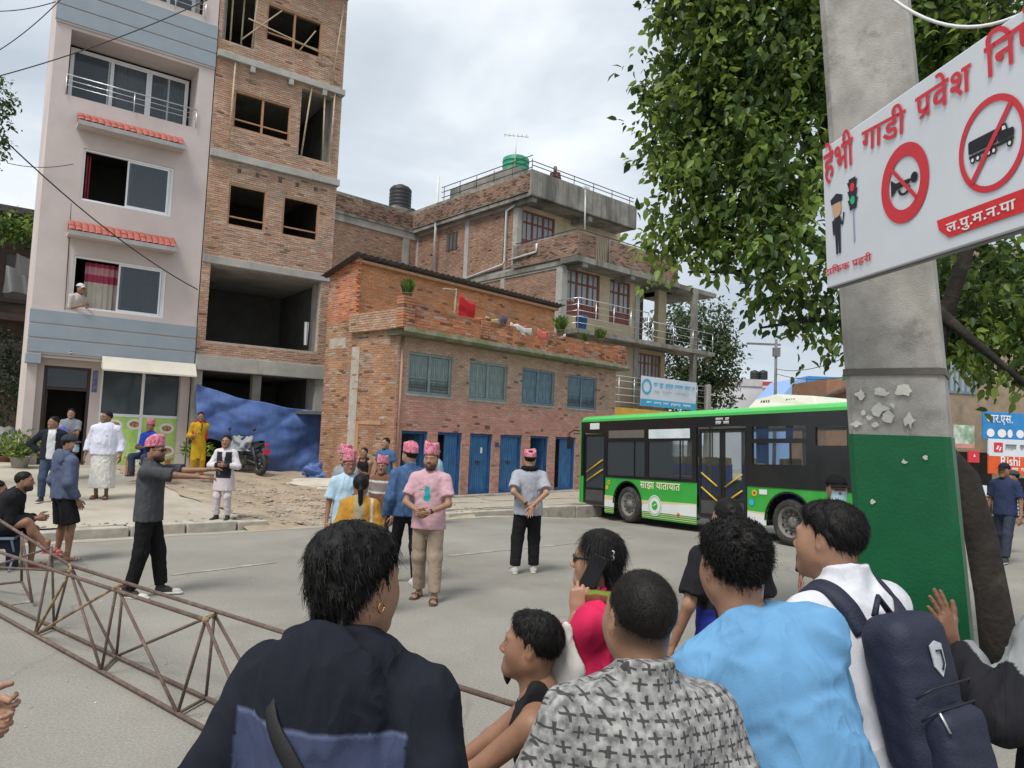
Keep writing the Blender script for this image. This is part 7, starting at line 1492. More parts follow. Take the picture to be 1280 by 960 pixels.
        for (a, e_, w_) in arms:
            S_ = top['sleeve']
            if S_ <= 0: continue
            if S_ <= 1: f.cone(a, a+(e_-a)*S_, (.049+lt*.7)*s, (.054+lt*1.3)*s, .04, flat=1)
            else: f.cone(a, e_, (.049+lt*.75)*s, (.045+lt)*s, .04); f.cone(e_, e_+(w_-e_)*(S_-1), (.047+lt)*s, (.036+lt*.8)*s, .03, flat=1)
        if top.get('collar'):
            f.cone(nb-Fw*.025*s-U*.01*s, nb+(hc-nb)*.40-Fw*.030*s, .078*s, .073*s, .012, flat=1)
        if top.get('hood'): f.ell(nb-Fw*.105*s-U*.075*s, (.150*s, .062*s, .150*s), .012, M).ell(nb-Fw*.125*s-U*.14*s, (.10*s, .05*s, .12*s), .015, M).cone(nb-Fw*.045*s-Rt*.09*s, nb-Fw*.045*s+Rt*.09*s, .05*s, .05*s, .015).cone(nb-Fw*.03*s-U*.02*s, nb+(hc-nb)*.42-Fw*.035*s, .078*s, .074*s, .03, flat=1)
    f.cut(hem, -U)
    if top['kind'] != 'tank' and not top.get('collar') and not top.get('hood'): f.sub(nb+(hc-nb)*.45+Fw*.03*s, (.070*s, .085*s, .060*s), .012)
    f.wrinkle(top.get('wr', .0055)*(1 if vox > .011 else 1.5), top.get('wl', .13), sd_*5+2, .3)
    V, Q = f.mesh()
    cc_ = top['fn'](V/s) if top.get('fn') else np.array(top['col'])[None].repeat(len(V), 0)
    tmat = top.get('mat') or M_cloth
    TO = meshobj(top.get('name', {'tee': 'shirt', 'tank': 'tank_top'}.get(top['kind'], 'jacket')), npmesh('upper', V, Q, tmat, cc_), T)
    # ---- hair
    hk = hair['kind']; X4 = lambda v: (np.asarray(v)*hsz) @ RH.T+hc
    if hk not in ('none',):
        f = Fld((-.14, -.2, -.42), (.14, .14, .17), .0055 if vox < .011 else .0085); th = {'short': .0055, 'buzz': .0015, 'wavy': .005, 'curly': .007, 'long': .012, 'pony': .010, 'bun': .010}[hk]
        f.ell((0, -.018, .036), (.078+th, .099+th, .087+th), .02)
        if hk in ('wavy', 'curly'): f.ell((0, -.024, .066), (.071, .086, .062), .03)
        if hk == 'wavy': f.ell((0, -.062, -.030), (.056, .040, .058), .03)
        if hk in ('wavy', 'curly') or (hk == 'short' and vox < .011): f.ell((0, .030, .085), (.06, .05, .030), .03)
        g = f.grid(); X, Y, Zg = g[0][:, None, None], g[1][None, :, None], g[2][None, None, :]
        lim = np.where(Zg > .045, .058+.45*(Zg-.06), np.where(Zg > -.012, .012+.6*(Zg-.02), -.020)); lim = lim if hk not in ('long', 'pony', 'bun') else np.where(Zg > .05, .05+.6*(Zg-.06), -.0+.25*Zg)
        nape = {'short': -.055, 'buzz': -.05, 'wavy': -.098, 'curly': -.062, 'long': -.4, 'pony': -.06, 'bun': -.06}[hk]
        f.F = np.maximum(f.F, np.maximum((Y-lim)*.8+X*0, nape-Zg+Y*0+X*0).astype(np.float32))
        if hk in ('short', 'buzz', 'curly', 'wavy'): f.sub((.086, -.008, -.02), (.016, .024, .034), .008).sub((-.086, -.008, -.02), (.016, .024, .034), .008)
        if hk == 'long': f.cone((0, -.06, .0), (0, -.085, -.16), .075, .07, .03, sq=(V3(0, 1, 0), .6)).cone((0, -.085, -.16), (0, -.09, -.38), .07, .04, .03, sq=(V3(0, 1, 0), .5))
        if hk == 'pony': f.cone((0, -.11, .01), (.0, -.125, -.04), .022, .028, .01).cone((0, -.125, -.04), (.01, -.12, -.36), .030, .016, .01)
        if hk == 'bun': f.ell((0, -.13, .02), (.045, .04, .045), .01)
        f.wrinkle({'buzz': .0008, 'curly': .007, 'wavy': .007}.get(hk, .0035), {'curly': .035, 'wavy': .05}.get(hk, .045), sd_+3); V, Q = f.mesh(); cc_ = hcol[None].repeat(len(V), 0)
        if vox < .011 and hk != 'buzz':
            rg = np.random.RandomState(sd_); cfg = {'wavy': (15000, .024, -.006, .002), 'curly': (9000, .018, -.001, .007), 'short': (9000, .018, -.002, .001), 'long': (9000, .06, -.004, .0005)}.get(hk, (5000, .03, 0, 0))
            fl = (lambda P: np.stack([P[:, 0]*4+.25, -.4-P[:, 1]*3, -.9+P[:, 2]*2], 1)) if hk == 'wavy' else (lambda P: np.stack([P[:, 0]*3+.15, P[:, 1]*0+.3*(P[:, 2] > .06)-.25, -.6+P[:, 2]*3], 1))
            V2, Q2, c2 = strands(V, Q, cfg[0], cfg[1], cfg[2], rg, fl, hcol, cfg[3], lift=.05 if hk == 'long' else .16); Q2 = Q2+len(V); V = np.concatenate([V, V2]); Q = np.concatenate([Q, Q2]); cc_ = np.concatenate([cc_, c2])
        if vox < .011 and hk == 'buzz':
            rg = np.random.RandomState(sd_); V2, Q2, c2 = strands(V, Q, 9000, .007, -.001, rg, lambda P: np.stack([P[:, 0]*2, P[:, 1]*0-.3, -.5+P[:, 2]*3], 1), hcol, 0, .0006, .6); Q2 = Q2+len(V); V = np.concatenate([V, V2]); Q = np.concatenate([Q, Q2]); cc_ = np.concatenate([cc_, c2])
        meshobj('hair', npmesh('hair', X4(V), Q, M_hair, cc_), T)
    if hat == 'topi' or (isinstance(hat, tuple) and hat[0] == 'topi'):
        hh = 1.12*(hat[1] if isinstance(hat, tuple) else .105); b = MB(); n = 28; lv = 6
        def f_(u, v):
            a = 2*math.pi*u; t = v; r_ = 1.0-.03*t*t; k = hh*(1+.28*math.sin(a+2.2)+.06*math.sin(3*a)) if v > .01 else 0
            return (.088*r_*math.cos(a)*(1-.07*max(0, t-.8)/.2), -.014+.108*r_*math.sin(a)*(1-.05*max(0, t-.8)/.2), .042-.018*math.sin(a+math.pi)*-1*-.5+hh*t*(1+.30*math.sin(2*a+1.0)*t*.5+.18*math.sin(a)))
        b.grid(f_, n, lv); k0 = len(b.v)-(n+1); c_ = np.mean(np.array(b.v[k0:]), 0); b.v.append((c_[0], c_[1], c_[2]-.03)); ci_ = len(b.v)-1
        for i in range(n): b.f.append((k0+i, k0+i+1, ci_)); b.m.append(0); b.c.append(None); b.sm.append(True)
        b.v = [tuple(X4(p)) for p in b.v]; b.build('cap', M_topi, T, solid=.004)
    elif hat and hat[0] == 'cap':
        b = MB(); b.col = hat[1]; b.grid(lambda u, v: (math.cos(6.2832*u)*.090*math.cos(v*1.5), -.014+math.sin(6.2832*u)*.110*math.cos(v*1.5), .045+.095*math.sin(v*1.5)), 24, 6); b.grid(lambda u, v: ((u-.5)*.15, .080+.085*v*(1-(2*u-1)**2*.55), .052-.018*v-.02*(2*u-1)**2), 10, 4); b.v = [tuple(X4(p)) for p in b.v]; b.build('cap', M_cloth, T, solid=.005)
    if extra: extra(dict(T=T, X4=X4, s=s, pc=pc, U=U, Fw=Fw, Rt=Rt, nb=nb, hc=hc, arms=arms, legs=legs, sh=sh, shc=shc, M=M, hsz=hsz, RH=RH, vox=vox))
    return T
# ================================================================== the crowd
from mathutils.bvhtree import BVHTree
def worn(e, name, label, cat, fn, mat, **k):
    """a thing carried by a person: its own top-level object at the person's place"""
    b = MB(); fn(b); o = b.build(name, mat, None, **k); o.location = e['T'].location; o.rotation_euler = e['T'].rotation_euler; return tag(o, label, cat)
def sub(e, name, fn, mat, **k): b = MB(); fn(b); return b.build(name, mat, e['T'], **k)
def glasses(e, mat=M_black, dark=True):
    X = e['X4']
    def f(b):
        for q in (-1, 1):
            b.add([tuple(X((q*.034+.024*math.cos(t), .1005-.010*abs(math.cos(t))*(1 if q*math.cos(t) > 0 else .2), .003+.019*math.sin(t)))) for t in [i*math.pi/7 for i in range(14)]], [tuple(range(14))]) if dark else b.tube([X((q*.034+.024*math.cos(t), .100, .003+.018*math.sin(t))) for t in [i*math.pi/6 for i in range(13)]], .0018, 5)
            b.tube([X((q*.057, .092, .008)), X((q*.083, .0, .008))], .003, 5)
        b.tube([X((-.012, .103, .008)), X((.012, .103, .008))], .0025, 5)
    sub(e, 'sunglasses' if dark else 'glasses', f, mat, solid=.003 if dark else 0)
M_mask = pm('mask_blue', (.36, .52, .58), .9, .05, 6, .1, 60)
def mask(e):
    X = e['X4']; sub(e, 'face_mask', lambda b: b.grid(lambda u, v: tuple(X((.062*math.sin((u-.5)*2.9)*1.05, .035+.078*math.cos((u-.5)*2.4)*(1-.12*abs(v-.45)), -.105+.10*v))), 14, 8), M_mask, solid=.003)
def watch(e, i, mat=M_black):
    a, el, w_ = e['arms'][i]; d = (el-w_); d /= np.linalg.norm(d); c = w_+d*.03; sub(e, 'wristwatch', lambda b: b.tube([tuple(c-d*.011), tuple(c+d*.011)], .031*e['s'], 12), mat)
def bvh(o): return BVHTree.FromPolygons([v.co[:] for v in o.data.vertices], [p.vertices[:] for p in o.data.polygons])
def strap_on(e, shirt, pts, width, mat, name, label=None, cat=None, dirv=(0, 1, 0), lift=.007, n=26):
    """a flat band laid on the cloth: points (x,z) seen from behind, cast onto the garment"""
    T_ = bvh(shirt); d = Vector(dirv).normalized(); L_ = []; k = len(pts)-1
    path = [Vector(pts[int(t)]).lerp(Vector(pts[min(int(t)+1, k)]), t-int(t)) for t in [i*k/n*.9999 for i in range(n+1)]]; rows = []
    for i, p in enumerate(path):
        q = (path[min(i+1, n)]-path[max(i-1, 0)]).normalized(); sd = Vector((-q.y, q.x)); row = []
        for w_ in (-1, -.33, .33, 1):
            pp = p+sd*width*.5*w_; o_ = Vector((pp.x, 0, pp.y))-d*.8; h, nn, _, _ = T_.ray_cast(o_, d)
            row.append((tuple(h+nn*lift) if nn.dot(d) < 0 else tuple(h-nn*lift)) if h else None)
        rows.append(row)
    rows = [r_ for r_ in rows if all(r_)]; b = MB(); b.smooth = True
    if len(rows) < 2: return None
    b.add([p for r_ in rows for p in r_], [(i*4+j, i*4+j+1, (i+1)*4+j+1, (i+1)*4+j) for i in range(len(rows)-1) for j in range(3)])
    if label: o = b.build(name, mat, None, solid=.004); o.location = e['T'].location; o.rotation_euler = e['T'].rotation_euler; return tag(o, label, cat)
    return b.build(name, mat, e['T'], solid=.004)
def band(e, shirt, pts, width, mat, name, label=None, cat=None, lift=.006, n=40):
    """a flat band following 3-D guide points, pressed onto the garment"""
    T_ = bvh(shirt); k = len(pts)-1; P = [Vector(pts[int(t)]).lerp(Vector(pts[min(int(t)+1, k)]), t-int(t)) for t in [i*k/n*.9999 for i in range(n+1)]]; S = []
    for p in P: h, nn, _, _ = T_.find_nearest(p); S.append((h+nn*lift, nn))
    for _ in range(3): S = [S[0]]+[((S[i-1][0]+S[i][0]*2+S[i+1][0])/4, ((S[i-1][1]+S[i][1]+S[i+1][1])/3).normalized()) for i in range(1, n)]+[S[n]]
    b = MB(); b.smooth = True; vs = []
    for i, (p, nn) in enumerate(S):
        t = (S[min(i+1, n)][0]-S[max(i-1, 0)][0]).normalized(); sd = t.cross(nn).normalized(); vs += [tuple(p-sd*width/2), tuple(p+nn*.004), tuple(p+sd*width/2)]
    b.add(vs, [(i*3+j, i*3+j+1, (i+1)*3+j+1, (i+1)*3+j) for i in range(n) for j in (0, 1)])
    o = b.build(name, mat, None if label else e['T'], solid=.005)
    if label: o.location = e['T'].location; o.rotation_euler = e['T'].rotation_euler; tag(o, label, cat)
    return o
shirt_of = lambda e: [o for o in COL.objects if o.parent == e['T'] and o.name.split('.')[0] in ('shirt', 'jacket', 'tank_top', 'hoodie', 'kurta', 'polo_shirt', 'sweater')][0]
REL = ((.25, .3, .35, .4), (.25, .3, .35, .4)); FIST = (.85, .9, .95, 1.0); HOLD = (.55, .6, .65, .7); FLAT = (.04, .03, .05, .08)

# ---------------------------------------------------------------- foreground: backs of the onlookers
FV = .0085
def jackA(V): x, y, z = V.T; c = np.repeat(np.array([[.013, .0145, .022]]), len(V), 0); m = (z < 1.345) & (y < -.02) & (np.abs(x-.0) < .20) & (y < .02); c[m] = (.050, .062, .118); e_ = (np.abs(z-1.345) < .005) & (y < -.02) & (np.abs(x) < .20); c[e_] = (.10, .12, .21); return c
def exA(e):
    sh_ = shirt_of(e); s = e['s']
    c_ = e['nb']; Rt, Fw, U = e['Rt'], e['Fw'], e['U']
    band(e, sh_, [tuple(c_+p) for p in (-Rt*.105*s+Fw*.10*s-U*.06*s, -Rt*.10*s-U*.01*s, -Rt*.085*s-Fw*.09*s-U*.05*s, -Rt*.01*s-Fw*.22*s-U*.22*s, Rt*.09*s-Fw*.22*s-U*.42*s, Rt*.15*s-Fw*.15*s-U*.56*s)], .050, pm('black_webbing', (.014, .014, .015), .7, .1, 30, .2, 200), 'shoulder_strap', 'black crossbody strap over the back of the dark hooded jacket', 'strap')
    X = e['X4']; sub(e, 'earring', lambda b: b.tube([X((.083, -.008+.009*math.cos(t), -.040+.010*math.sin(t))) for t in [i*math.pi/8 for i in range(17)]], .0018, 6), pm('gold', (.7, .42, .15), .25, 0, 4, 0, metal=1))
person('onlooker in a dark hooded jacket with a blue back panel', headat=(444, 728, 1.72), rz=-16, skin=0, build=1.08, hair=dict(kind='wavy'), yaw=-14, vox=FV, hs=1.06, top=dict(kind='jacket', sleeve=1.95, hood=True, loose=.032, hem=.16, fn=jackA, wr=.005), bottom=dict(col=(.03, .03, .035)), hands=((-.30, .05, .90), (.30, .05, .90)), extra=exA)
# man with a patterned shirt
def patt_mat():
    m, t, b = _new('grey_cross_print'); L = t.links.new; co = nd(t, 'ShaderNodeTexCoord'); n0 = nd(t, 'ShaderNodeTexNoise'); n0.inputs['Scale'].default_value = 14; L(co.outputs['Object'], n0.inputs['Vector'])
    mv = nd(t, 'ShaderNodeMix', data_type='VECTOR'); mv.inputs[0].default_value = .022; L(co.outputs['Object'], mv.inputs[4]); L(n0.outputs['Color'], mv.inputs[5]); sp = nd(t, 'ShaderNodeSeparateXYZ'); L(mv.outputs[1], sp.inputs[0])
    def ma(op, a, c=None, v=None):
        q = nd(t, 'ShaderNodeMath', operation=op); L(a, q.inputs[0])
        if c is not None: L(c, q.inputs[1])
        elif v is not None: q.inputs[1].default_value = v
        return q.outputs[0]
    hx = ma('MULTIPLY', ma('ADD', sp.outputs[0], ma('MULTIPLY', sp.outputs[1], v=.55)), v=29.0); hz = ma('MULTIPLY', sp.outputs[2], v=30.0)
    row = ma('FLOOR', hz); hx = ma('ADD', hx, ma('MULTIPLY', row, v=.37)); u = ma('ABSOLUTE', ma('SUBTRACT', ma('FRACT', hx), v=.5)); v_ = ma('ABSOLUTE', ma('SUBTRACT', ma('FRACT', hz), v=.5))
    A = ma('MULTIPLY', ma('LESS_THAN', u, v=.075), ma('LESS_THAN', v_, v=.40)); B_ = ma('MULTIPLY', ma('LESS_THAN', v_, v=.08), ma('LESS_THAN', u, v=.36)); cr_ = ma('MAXIMUM', A, B_)
    w_ = nd(t, 'ShaderNodeTexWhiteNoise'); cb = nd(t, 'ShaderNodeCombineXYZ'); L(ma('FLOOR', hx), cb.inputs[0]); L(row, cb.inputs[1]); L(cb.outputs[0], w_.inputs['Vector'])
    tri = ma('MULTIPLY', ma('LESS_THAN', ma('ADD', u, v_), v=.22), ma('GREATER_THAN', w_.outputs['Value'], v=.8)); allm = ma('MAXIMUM', cr_, tri)
    n1 = nd(t, 'ShaderNodeTexNoise'); n1.inputs['Scale'].default_value = 45; n1.inputs['Detail'].default_value = 4; L(co.outputs['Object'], n1.inputs['Vector']); rp_ = nd(t, 'ShaderNodeValToRGB'); rp_.color_ramp.elements[0].position = .35; rp_.color_ramp.elements[0].color = (.12, .118, .115, 1); rp_.color_ramp.elements[1].position = .65; rp_.color_ramp.elements[1].color = (.36, .355, .345, 1); L(n1.outputs[0], rp_.inputs[0])
    mx_ = nd(t, 'ShaderNodeMix', data_type='RGBA'); mx_.inputs[7].default_value = (.022, .022, .024, 1); L(ma('MULTIPLY', allm, v=.88), mx_.inputs[0]); L(rp_.outputs[0], mx_.inputs[6]); L(mx_.outputs[2], b.inputs['Base Color']); b.inputs['Roughness'].default_value = .9; return m
PATT = patt_mat(); crease(PATT, 6.0, .9)
person('onlooker with cropped hair in a grey cross-patterned shirt', headat=(799, 772, 1.80), rz=8, skin=0, hair=dict(kind='buzz', col=(.010, .008, .007)), vox=FV, pitch=-4, yaw=10, build=.98, top=dict(mat=PATT, collar=True, sleeve=.9, hem=.14, loose=.026, wr=.0045), bottom=dict(col=(.04, .045, .06)), hands=((-.26, .22, 1.0), (.24, .2, 1.0)))
# man in the light blue shirt leaning on crossed arms
person('onlooker in a light blue long-sleeved shirt leaning on crossed arms', headat=(917, 707, 2.12), rz=4, skin=0, hair=dict(kind='curly'), vox=FV, slean=-19, lean=10, yaw=8, build=.97, roll=-4, top=dict(kind='long', name='shirt', col=(.135, .31, .52), sleeve=1.93, hem=.16, loose=.024, wr=.006, wl=.17), bottom=dict(col=(.03, .035, .05)), hands=((.02, .26, 1.14), (-.12, .30, 1.12)), poles=((-1, -.3, -.5), (1, -.2, -.6)), hpose=((.5, .5, .5, .5), (.5, .5, .5, .5)))
# schoolboy with backpack
def exF(e):
    s = e['s']; M_nv = pm('navy_nylon', (.014, .017, .036), .65, .12, 20, .2, 150); T = e['T']; sh_ = shirt_of(e)
    t = thing('backpack', 'navy school backpack with a small shield badge on the back of the white shirt', 'backpack', tuple(T.location), T.rotation_euler.z)
    U, Fw, Rt, pc = e['U'], e['Fw'], e['Rt'], e['pc']; f = Fld(pc-.5, pc+.75, .010); c0 = pc-Fw*.22*s
    f.rbox(c0+U*.235*s-Rt*.065*s, (.112*s, .085*s, .22*s), e['M'], .065*s).wrinkle(.0035, .12, 5); V, Q = f.mesh(); meshobj('main_compartment', npmesh('pack', V, Q, M_nv), t)
    f = Fld(pc-.6, pc+.6, .010); f.rbox(c0-Fw*.085*s+U*.115*s-Rt*.065*s, (.092*s, .05*s, .10*s), e['M'], .04*s).wrinkle(.003, .1, 6); V, Q = f.mesh(); meshobj('front_pocket', npmesh('pocket', V, Q, M_nv), t)
    for q in (-1, 1): o_ = band(e, sh_, [tuple(p) for p in (c0+U*.41*s+Rt*(q*.07-.04)*s+Fw*.08*s, e['nb']-Fw*.09*s+Rt*q*.105*s-U*.07*s, e['nb']-Fw*.01*s+Rt*q*.115*s, e['nb']+Fw*.08*s+Rt*q*.12*s-U*.08*s, e['nb']+Fw*.1*s+Rt*q*.13*s-U*.2*s)], .058*s, M_nv, 'backpack_strap')
    def P_(x, z, d=.0): return tuple(c0-Fw*(.078+d)*s+Rt*(x*.82-.065)*s+U*(z+.115)*s)
    MB().add([P_(x, z, .012) for x, z in ((-.03, .255), (0, .265), (.03, .255), (.028, .20), (0, .172), (-.028, .20))], [(0, 1, 2, 3, 4, 5)]).build('shield_badge', pm('badge_grey', (.42, .43, .46), .5), t, solid=.004)
    MB().tube([P_(-.012, .24, .018), P_(.012, .24, .018), P_(.012, .205, .018), P_(0, .19, .018)], .003, 5).build('badge_mark', M_nv, t)
    for z in (.10, .155): MB().tube([P_(-.14, z-.02, .0), P_(-.1, z, .03), P_(.1, z, .03), P_(.14, z-.02, 0)], .0035, 5).build('zip', M_black, t)
    MB().tube([P_(-.11, .10, .04), P_(-.10, .05, .05)], .004, 5).build('zip_pull', M_steel, t)
    MB().tube([tuple(c0+U*.45*s-Rt*.10*s+Fw*.05*s), tuple(c0+U*.50*s-Rt*.065*s+Fw*.05*s), tuple(c0+U*.45*s-Rt*.03*s+Fw*.05*s)], .010, 6).build('grab_loop', M_nv, t)
person('schoolboy in a white shirt wearing a navy backpack', headat=(1036, 674, 2.5), rz=28, skin=0, hair=dict(kind='short'), vox=FV, lean=14, slean=-3, yaw=14, build=1.0, top=dict(name='shirt', kind='long', collar=True, col=(.58, .58, .62), sleeve=1.9, hem=.12, loose=.026, wr=.006, wl=.16), bottom=dict(col=(.03, .035, .05)), hands=((-.12, .40, 1.22), (.16, .38, 1.05)), poles=((-1, -.3, -.6), (1, -.3, -.6)), hpose=(HOLD, HOLD), extra=exF)
# person at the right touching the pole
def sweatG(V): x, y, z = V.T; c = np.repeat(np.array([[.30, .31, .31]]), len(V), 0); c[(z < 1.20) | (np.abs(x) > .25)] = (.022, .022, .026); m = (np.abs(x) > .455) & (np.abs(x) < .47); c[m] = (.5, .5, .5); return c
hp = dep(1193, 806, 2.52)
def placeG():
    rz = 16; H = 1.74; s = H/1.75; base = dep(1352, 700, 2.34); loc = (base.x, base.y); d = Vector((hp.x-loc[0], hp.y-loc[1], hp.z)); c, sn = math.cos(R(-rz)), math.sin(R(-rz)); return loc, rz, ((d.x*c-d.y*sn)/s, (d.x*sn+d.y*c)/s, d.z/s)
lc, rzG, hl = placeG()
nG = (-math.sin(R(-rzG)), 0, 0)
person('onlooker in a grey and black sweater resting a hand on the green pole', at=(lc[0], lc[1], 0), rz=rzG, H=1.74, skin=1, vox=FV, hands=(hl, (.28, .1, .92)), poles=((-.5, -.5, -1), None), palm=((-.25, 1, 0), None), fing=((-.35, .15, 1), None), hpose=((.05, .04, .06, .1), REL[1]), thumbs=(.0, .5), top=dict(kind='long', name='sweater', fn=sweatG, sleeve=1.93, hem=.14, loose=.03, wr=.005), bottom=dict(col=(.025, .025, .03)), hair=dict(kind='short'), lean=4, slean=9, yaw=-12)
# person at the left edge, only a sleeve and fingers in view
lp = dep(-150, 640, 2.25); hw = dep(-22, 888, 2.25)
def to_loc(P, loc, rz, s): d = Vector(P)-Vector(loc); c, sn = math.cos(R(-rz)), math.sin(R(-rz)); return ((d.x*c-d.y*sn)/s, (d.x*sn+d.y*c)/s, d.z/s)
person('onlooker with a grey blue sleeve and clasped hands at the road edge', at=(lp.x, lp.y, 0), rz=-80, H=1.70, skin=2, vox=FV, hands=(to_loc(hw, (lp.x, lp.y, 0), -80, 1.70/1.75), to_loc(hw+Vector((-.04, -.03, -.01)), (lp.x, lp.y, 0), -80, 1.70/1.75)), hpose=(HOLD, HOLD), top=dict(kind='long', name='sweater', col=(.17, .20, .27), sleeve=1.95, loose=.03), hair=dict(kind='short'))
# seated man in the black vest
def vestB(V): x, y, z = V.T; c = np.repeat(np.array([[.016, .016, .017]]), len(V), 0); zr = z-V[:, 2].min(); m = (x < -.085) & (y < .12) & (np.abs(zr-.30+.6*(y)) < .035); c[m] = (.45, .45, .44); return c
def exB(e):
    X = e['X4']; sub(e, 'goatee', lambda b: b.lathe([(.0001, .0), (.014, -.006), (.018, -.02), (.012, -.042), (.003, -.058)], 10, (0, 0, 0)) , M_hair); o = [c for c in COL.objects if c.parent == e['T'] and c.name.startswith('goatee')][0]; p = X((0, .078, -.100)); o.location = tuple(p)
    me = o.data; me.attributes.new('Col', 'FLOAT_COLOR', 'POINT').data.foreach_set('color', np.tile([.014, .011, .01, 1], len(me.vertices)).astype(np.float32))
    sub(e, 'forehead_mark', lambda b: b.lathe([(.0001, .002), (.004, 0)], 8, (0, 0, 0), 'y'), M_red); o = [c for c in COL.objects if c.parent == e['T'] and c.name.startswith('forehead_mark')][0]; o.location = tuple(X((0, .0975, .028)))
    watch(e, 0, pm('bracelet', (.25, .06, .05), .8))
person('seated man in a black sleeveless top with a goatee', headat=(664, 806, 2.78), rz=78, skin=1, vox=FV, fitz='lift', pelvis=(0, 0, .60), lean=7, yaw=0, pitch=-4, goatee=True, hair=dict(kind='short'), H=1.70, hs=1.02, feet=((-.14, .42, .08), (.16, .45, .08)), knee=((-.2, .6, 1), (.2, .6, 1)), hands=((-.14, .50, .66), (.10, .54, .64)), poles=((-.7, -.6, -.6), (.7, -.6, -.6)), hpose=(HOLD, HOLD), top=dict(kind='tank', fn=vestB, hem=.10, loose=.012), bottom=dict(kind='trousers', col=(.03, .03, .035), len=1.9), extra=exB)
sb = COL.objects[-1] if False else None
B_T = [o for o in COL.objects if o.get('label', '').startswith('seated man in a black')][0]
o = lumpy('cloth_bag', M_cloth, tuple(B_T.location+Vector((-.30, .02, .62))), .17, .19, .15, 6.6, 'red and grey cloth bag on the lap of the seated man', 'bag', n=40, amp=.2)
at_ = o.data.attributes.new('Col', 'FLOAT_COLOR', 'POINT'); at_.data.foreach_set('color', np.concatenate([[(*((.42, .02, .06) if int((v.co.x*1.0+v.co.y*.6+5)*14) % 2 else (.09, .09, .10)), 1)] for v in o.data.vertices]).astype(np.float32).ravel())
o = part('stone_seat', M_kerb, None, lambda b: b.box(-.3, .3, -.25, .25, 0, .1).box(-.26, .26, -.21, .21, .1, .52), bevel=.02); gzb = B_T.location.z; o.scale = (1, 1, max(.2, (gzb+.50)/.52)); o.location = (B_T.location.x+.05, B_T.location.y, 0); tag(o, 'low concrete block seat under the man in the black sleeveless top', 'seat')
# woman on the phone
def exC(e):
    X = e['X4']; glasses(e)
    w_ = e['arms'][0][2]; worn(e, 'mobile_phone', 'black mobile phone held to the ear of the woman in pink', 'phone', lambda b: [b.add([tuple(X(p)) for p in [(-.090-.010*w_-.0*a_, -.002+.034*a_+.030*c_, -.035+.012*a_-.066*c_) for w_ in (0, 1) for a_, c_ in ((-1, -1), (1, -1), (1, 1), (-1, 1))]], [(0, 1, 2, 3), (7, 6, 5, 4), (0, 4, 5, 1), (1, 5, 6, 2), (2, 6, 7, 3), (3, 7, 4, 0)])], M_black, bevel=.004)
    sub(e, 'hair_clip', lambda b: [b.lathe([(.0001, .006), (.009, .004), (.011, 0), (.006, -.003)], 10, tuple(X((-.078, -.075+.02*i, .045-.022*j))), 'x') for i in (0, 1) for j in (0, 1)], M_bright)
    f = Fld(e['nb']-.25, e['nb']+.2, .009); nb = e['nb']; Rt, Fw, U = e['Rt'], e['Fw'], e['U']
    pts = [nb+Rt*.09*math.cos(t)+Fw*(.085*math.sin(t)-.01)-U*.01 for t in [i*math.pi/6 for i in range(13)]]
    for a, c in zip(pts[:-1], pts[1:]): f.cone(a, c, .030, .030, .02)
    f.wrinkle(.006, .06, 9); V, Q = f.mesh(); rg = np.random.RandomState(2); cc_ = np.where((np.sin(V[:, 0:1]*70+V[:, 2:3]*90) > .2), np.array([.15, .20, .03]), np.array([.16, .05, .03])); meshobj('scarf', npmesh('scarf', V, Q, M_cloth, cc_), e['T'])
    hw_ = e['arms'][0][2]; hr_ = e['arms'][1][2]; f = Fld(hw_-V3(.35, .3, .6), hw_+V3(.25, .3, .2), .010); t0 = hw_+V3(-.11, .01, -.03); f.cone(t0, t0+V3(.0, .0, -.16), .022, .05, .03, sq=(V3(1, 0, 0), .5)).cone(t0+V3(0, 0, -.16), t0+V3(.0, .01, -.40), .075, .085, .04, sq=(V3(1, 0, 0), .45), flat=1).wrinkle(.006, .09, 4, .25); V, Q = f.mesh()
    o = meshobj('cloth_bag', npmesh('bag', V, Q, M_cloth, np.repeat([[.56, .54, .50]], len(V), 0))); o.location = e['T'].location; o.rotation_euler = e['T'].rotation_euler; tag(o, 'white cloth bag hanging from the hand of the woman in pink', 'bag')
person('woman in a bright pink tunic and sunglasses talking on a phone', headat=(746, 699, 3.0), rz=72, skin=2, fem=True, vox=FV, hair=dict(kind='long'), hs=1.0, build=.92, yaw=4, hands=((-.120, .085, 1.395), (.14, .26, 1.18)), poles=((0, .1, -1), (.8, -.5, -.6)), hpose=(HOLD, FIST), fing=((0.1, -.1, 1), None), palm=((1, .2, 0), None), top=dict(kind='long', name='kurta', col=(.56, .022, .085), sleeve=1.7, hem=.42, loose=.02, flare=.03, wr=.006, wl=.15), bottom=dict(col=(.5, .03, .10)), shoes=dict(kind='sandal'), extra=exC)
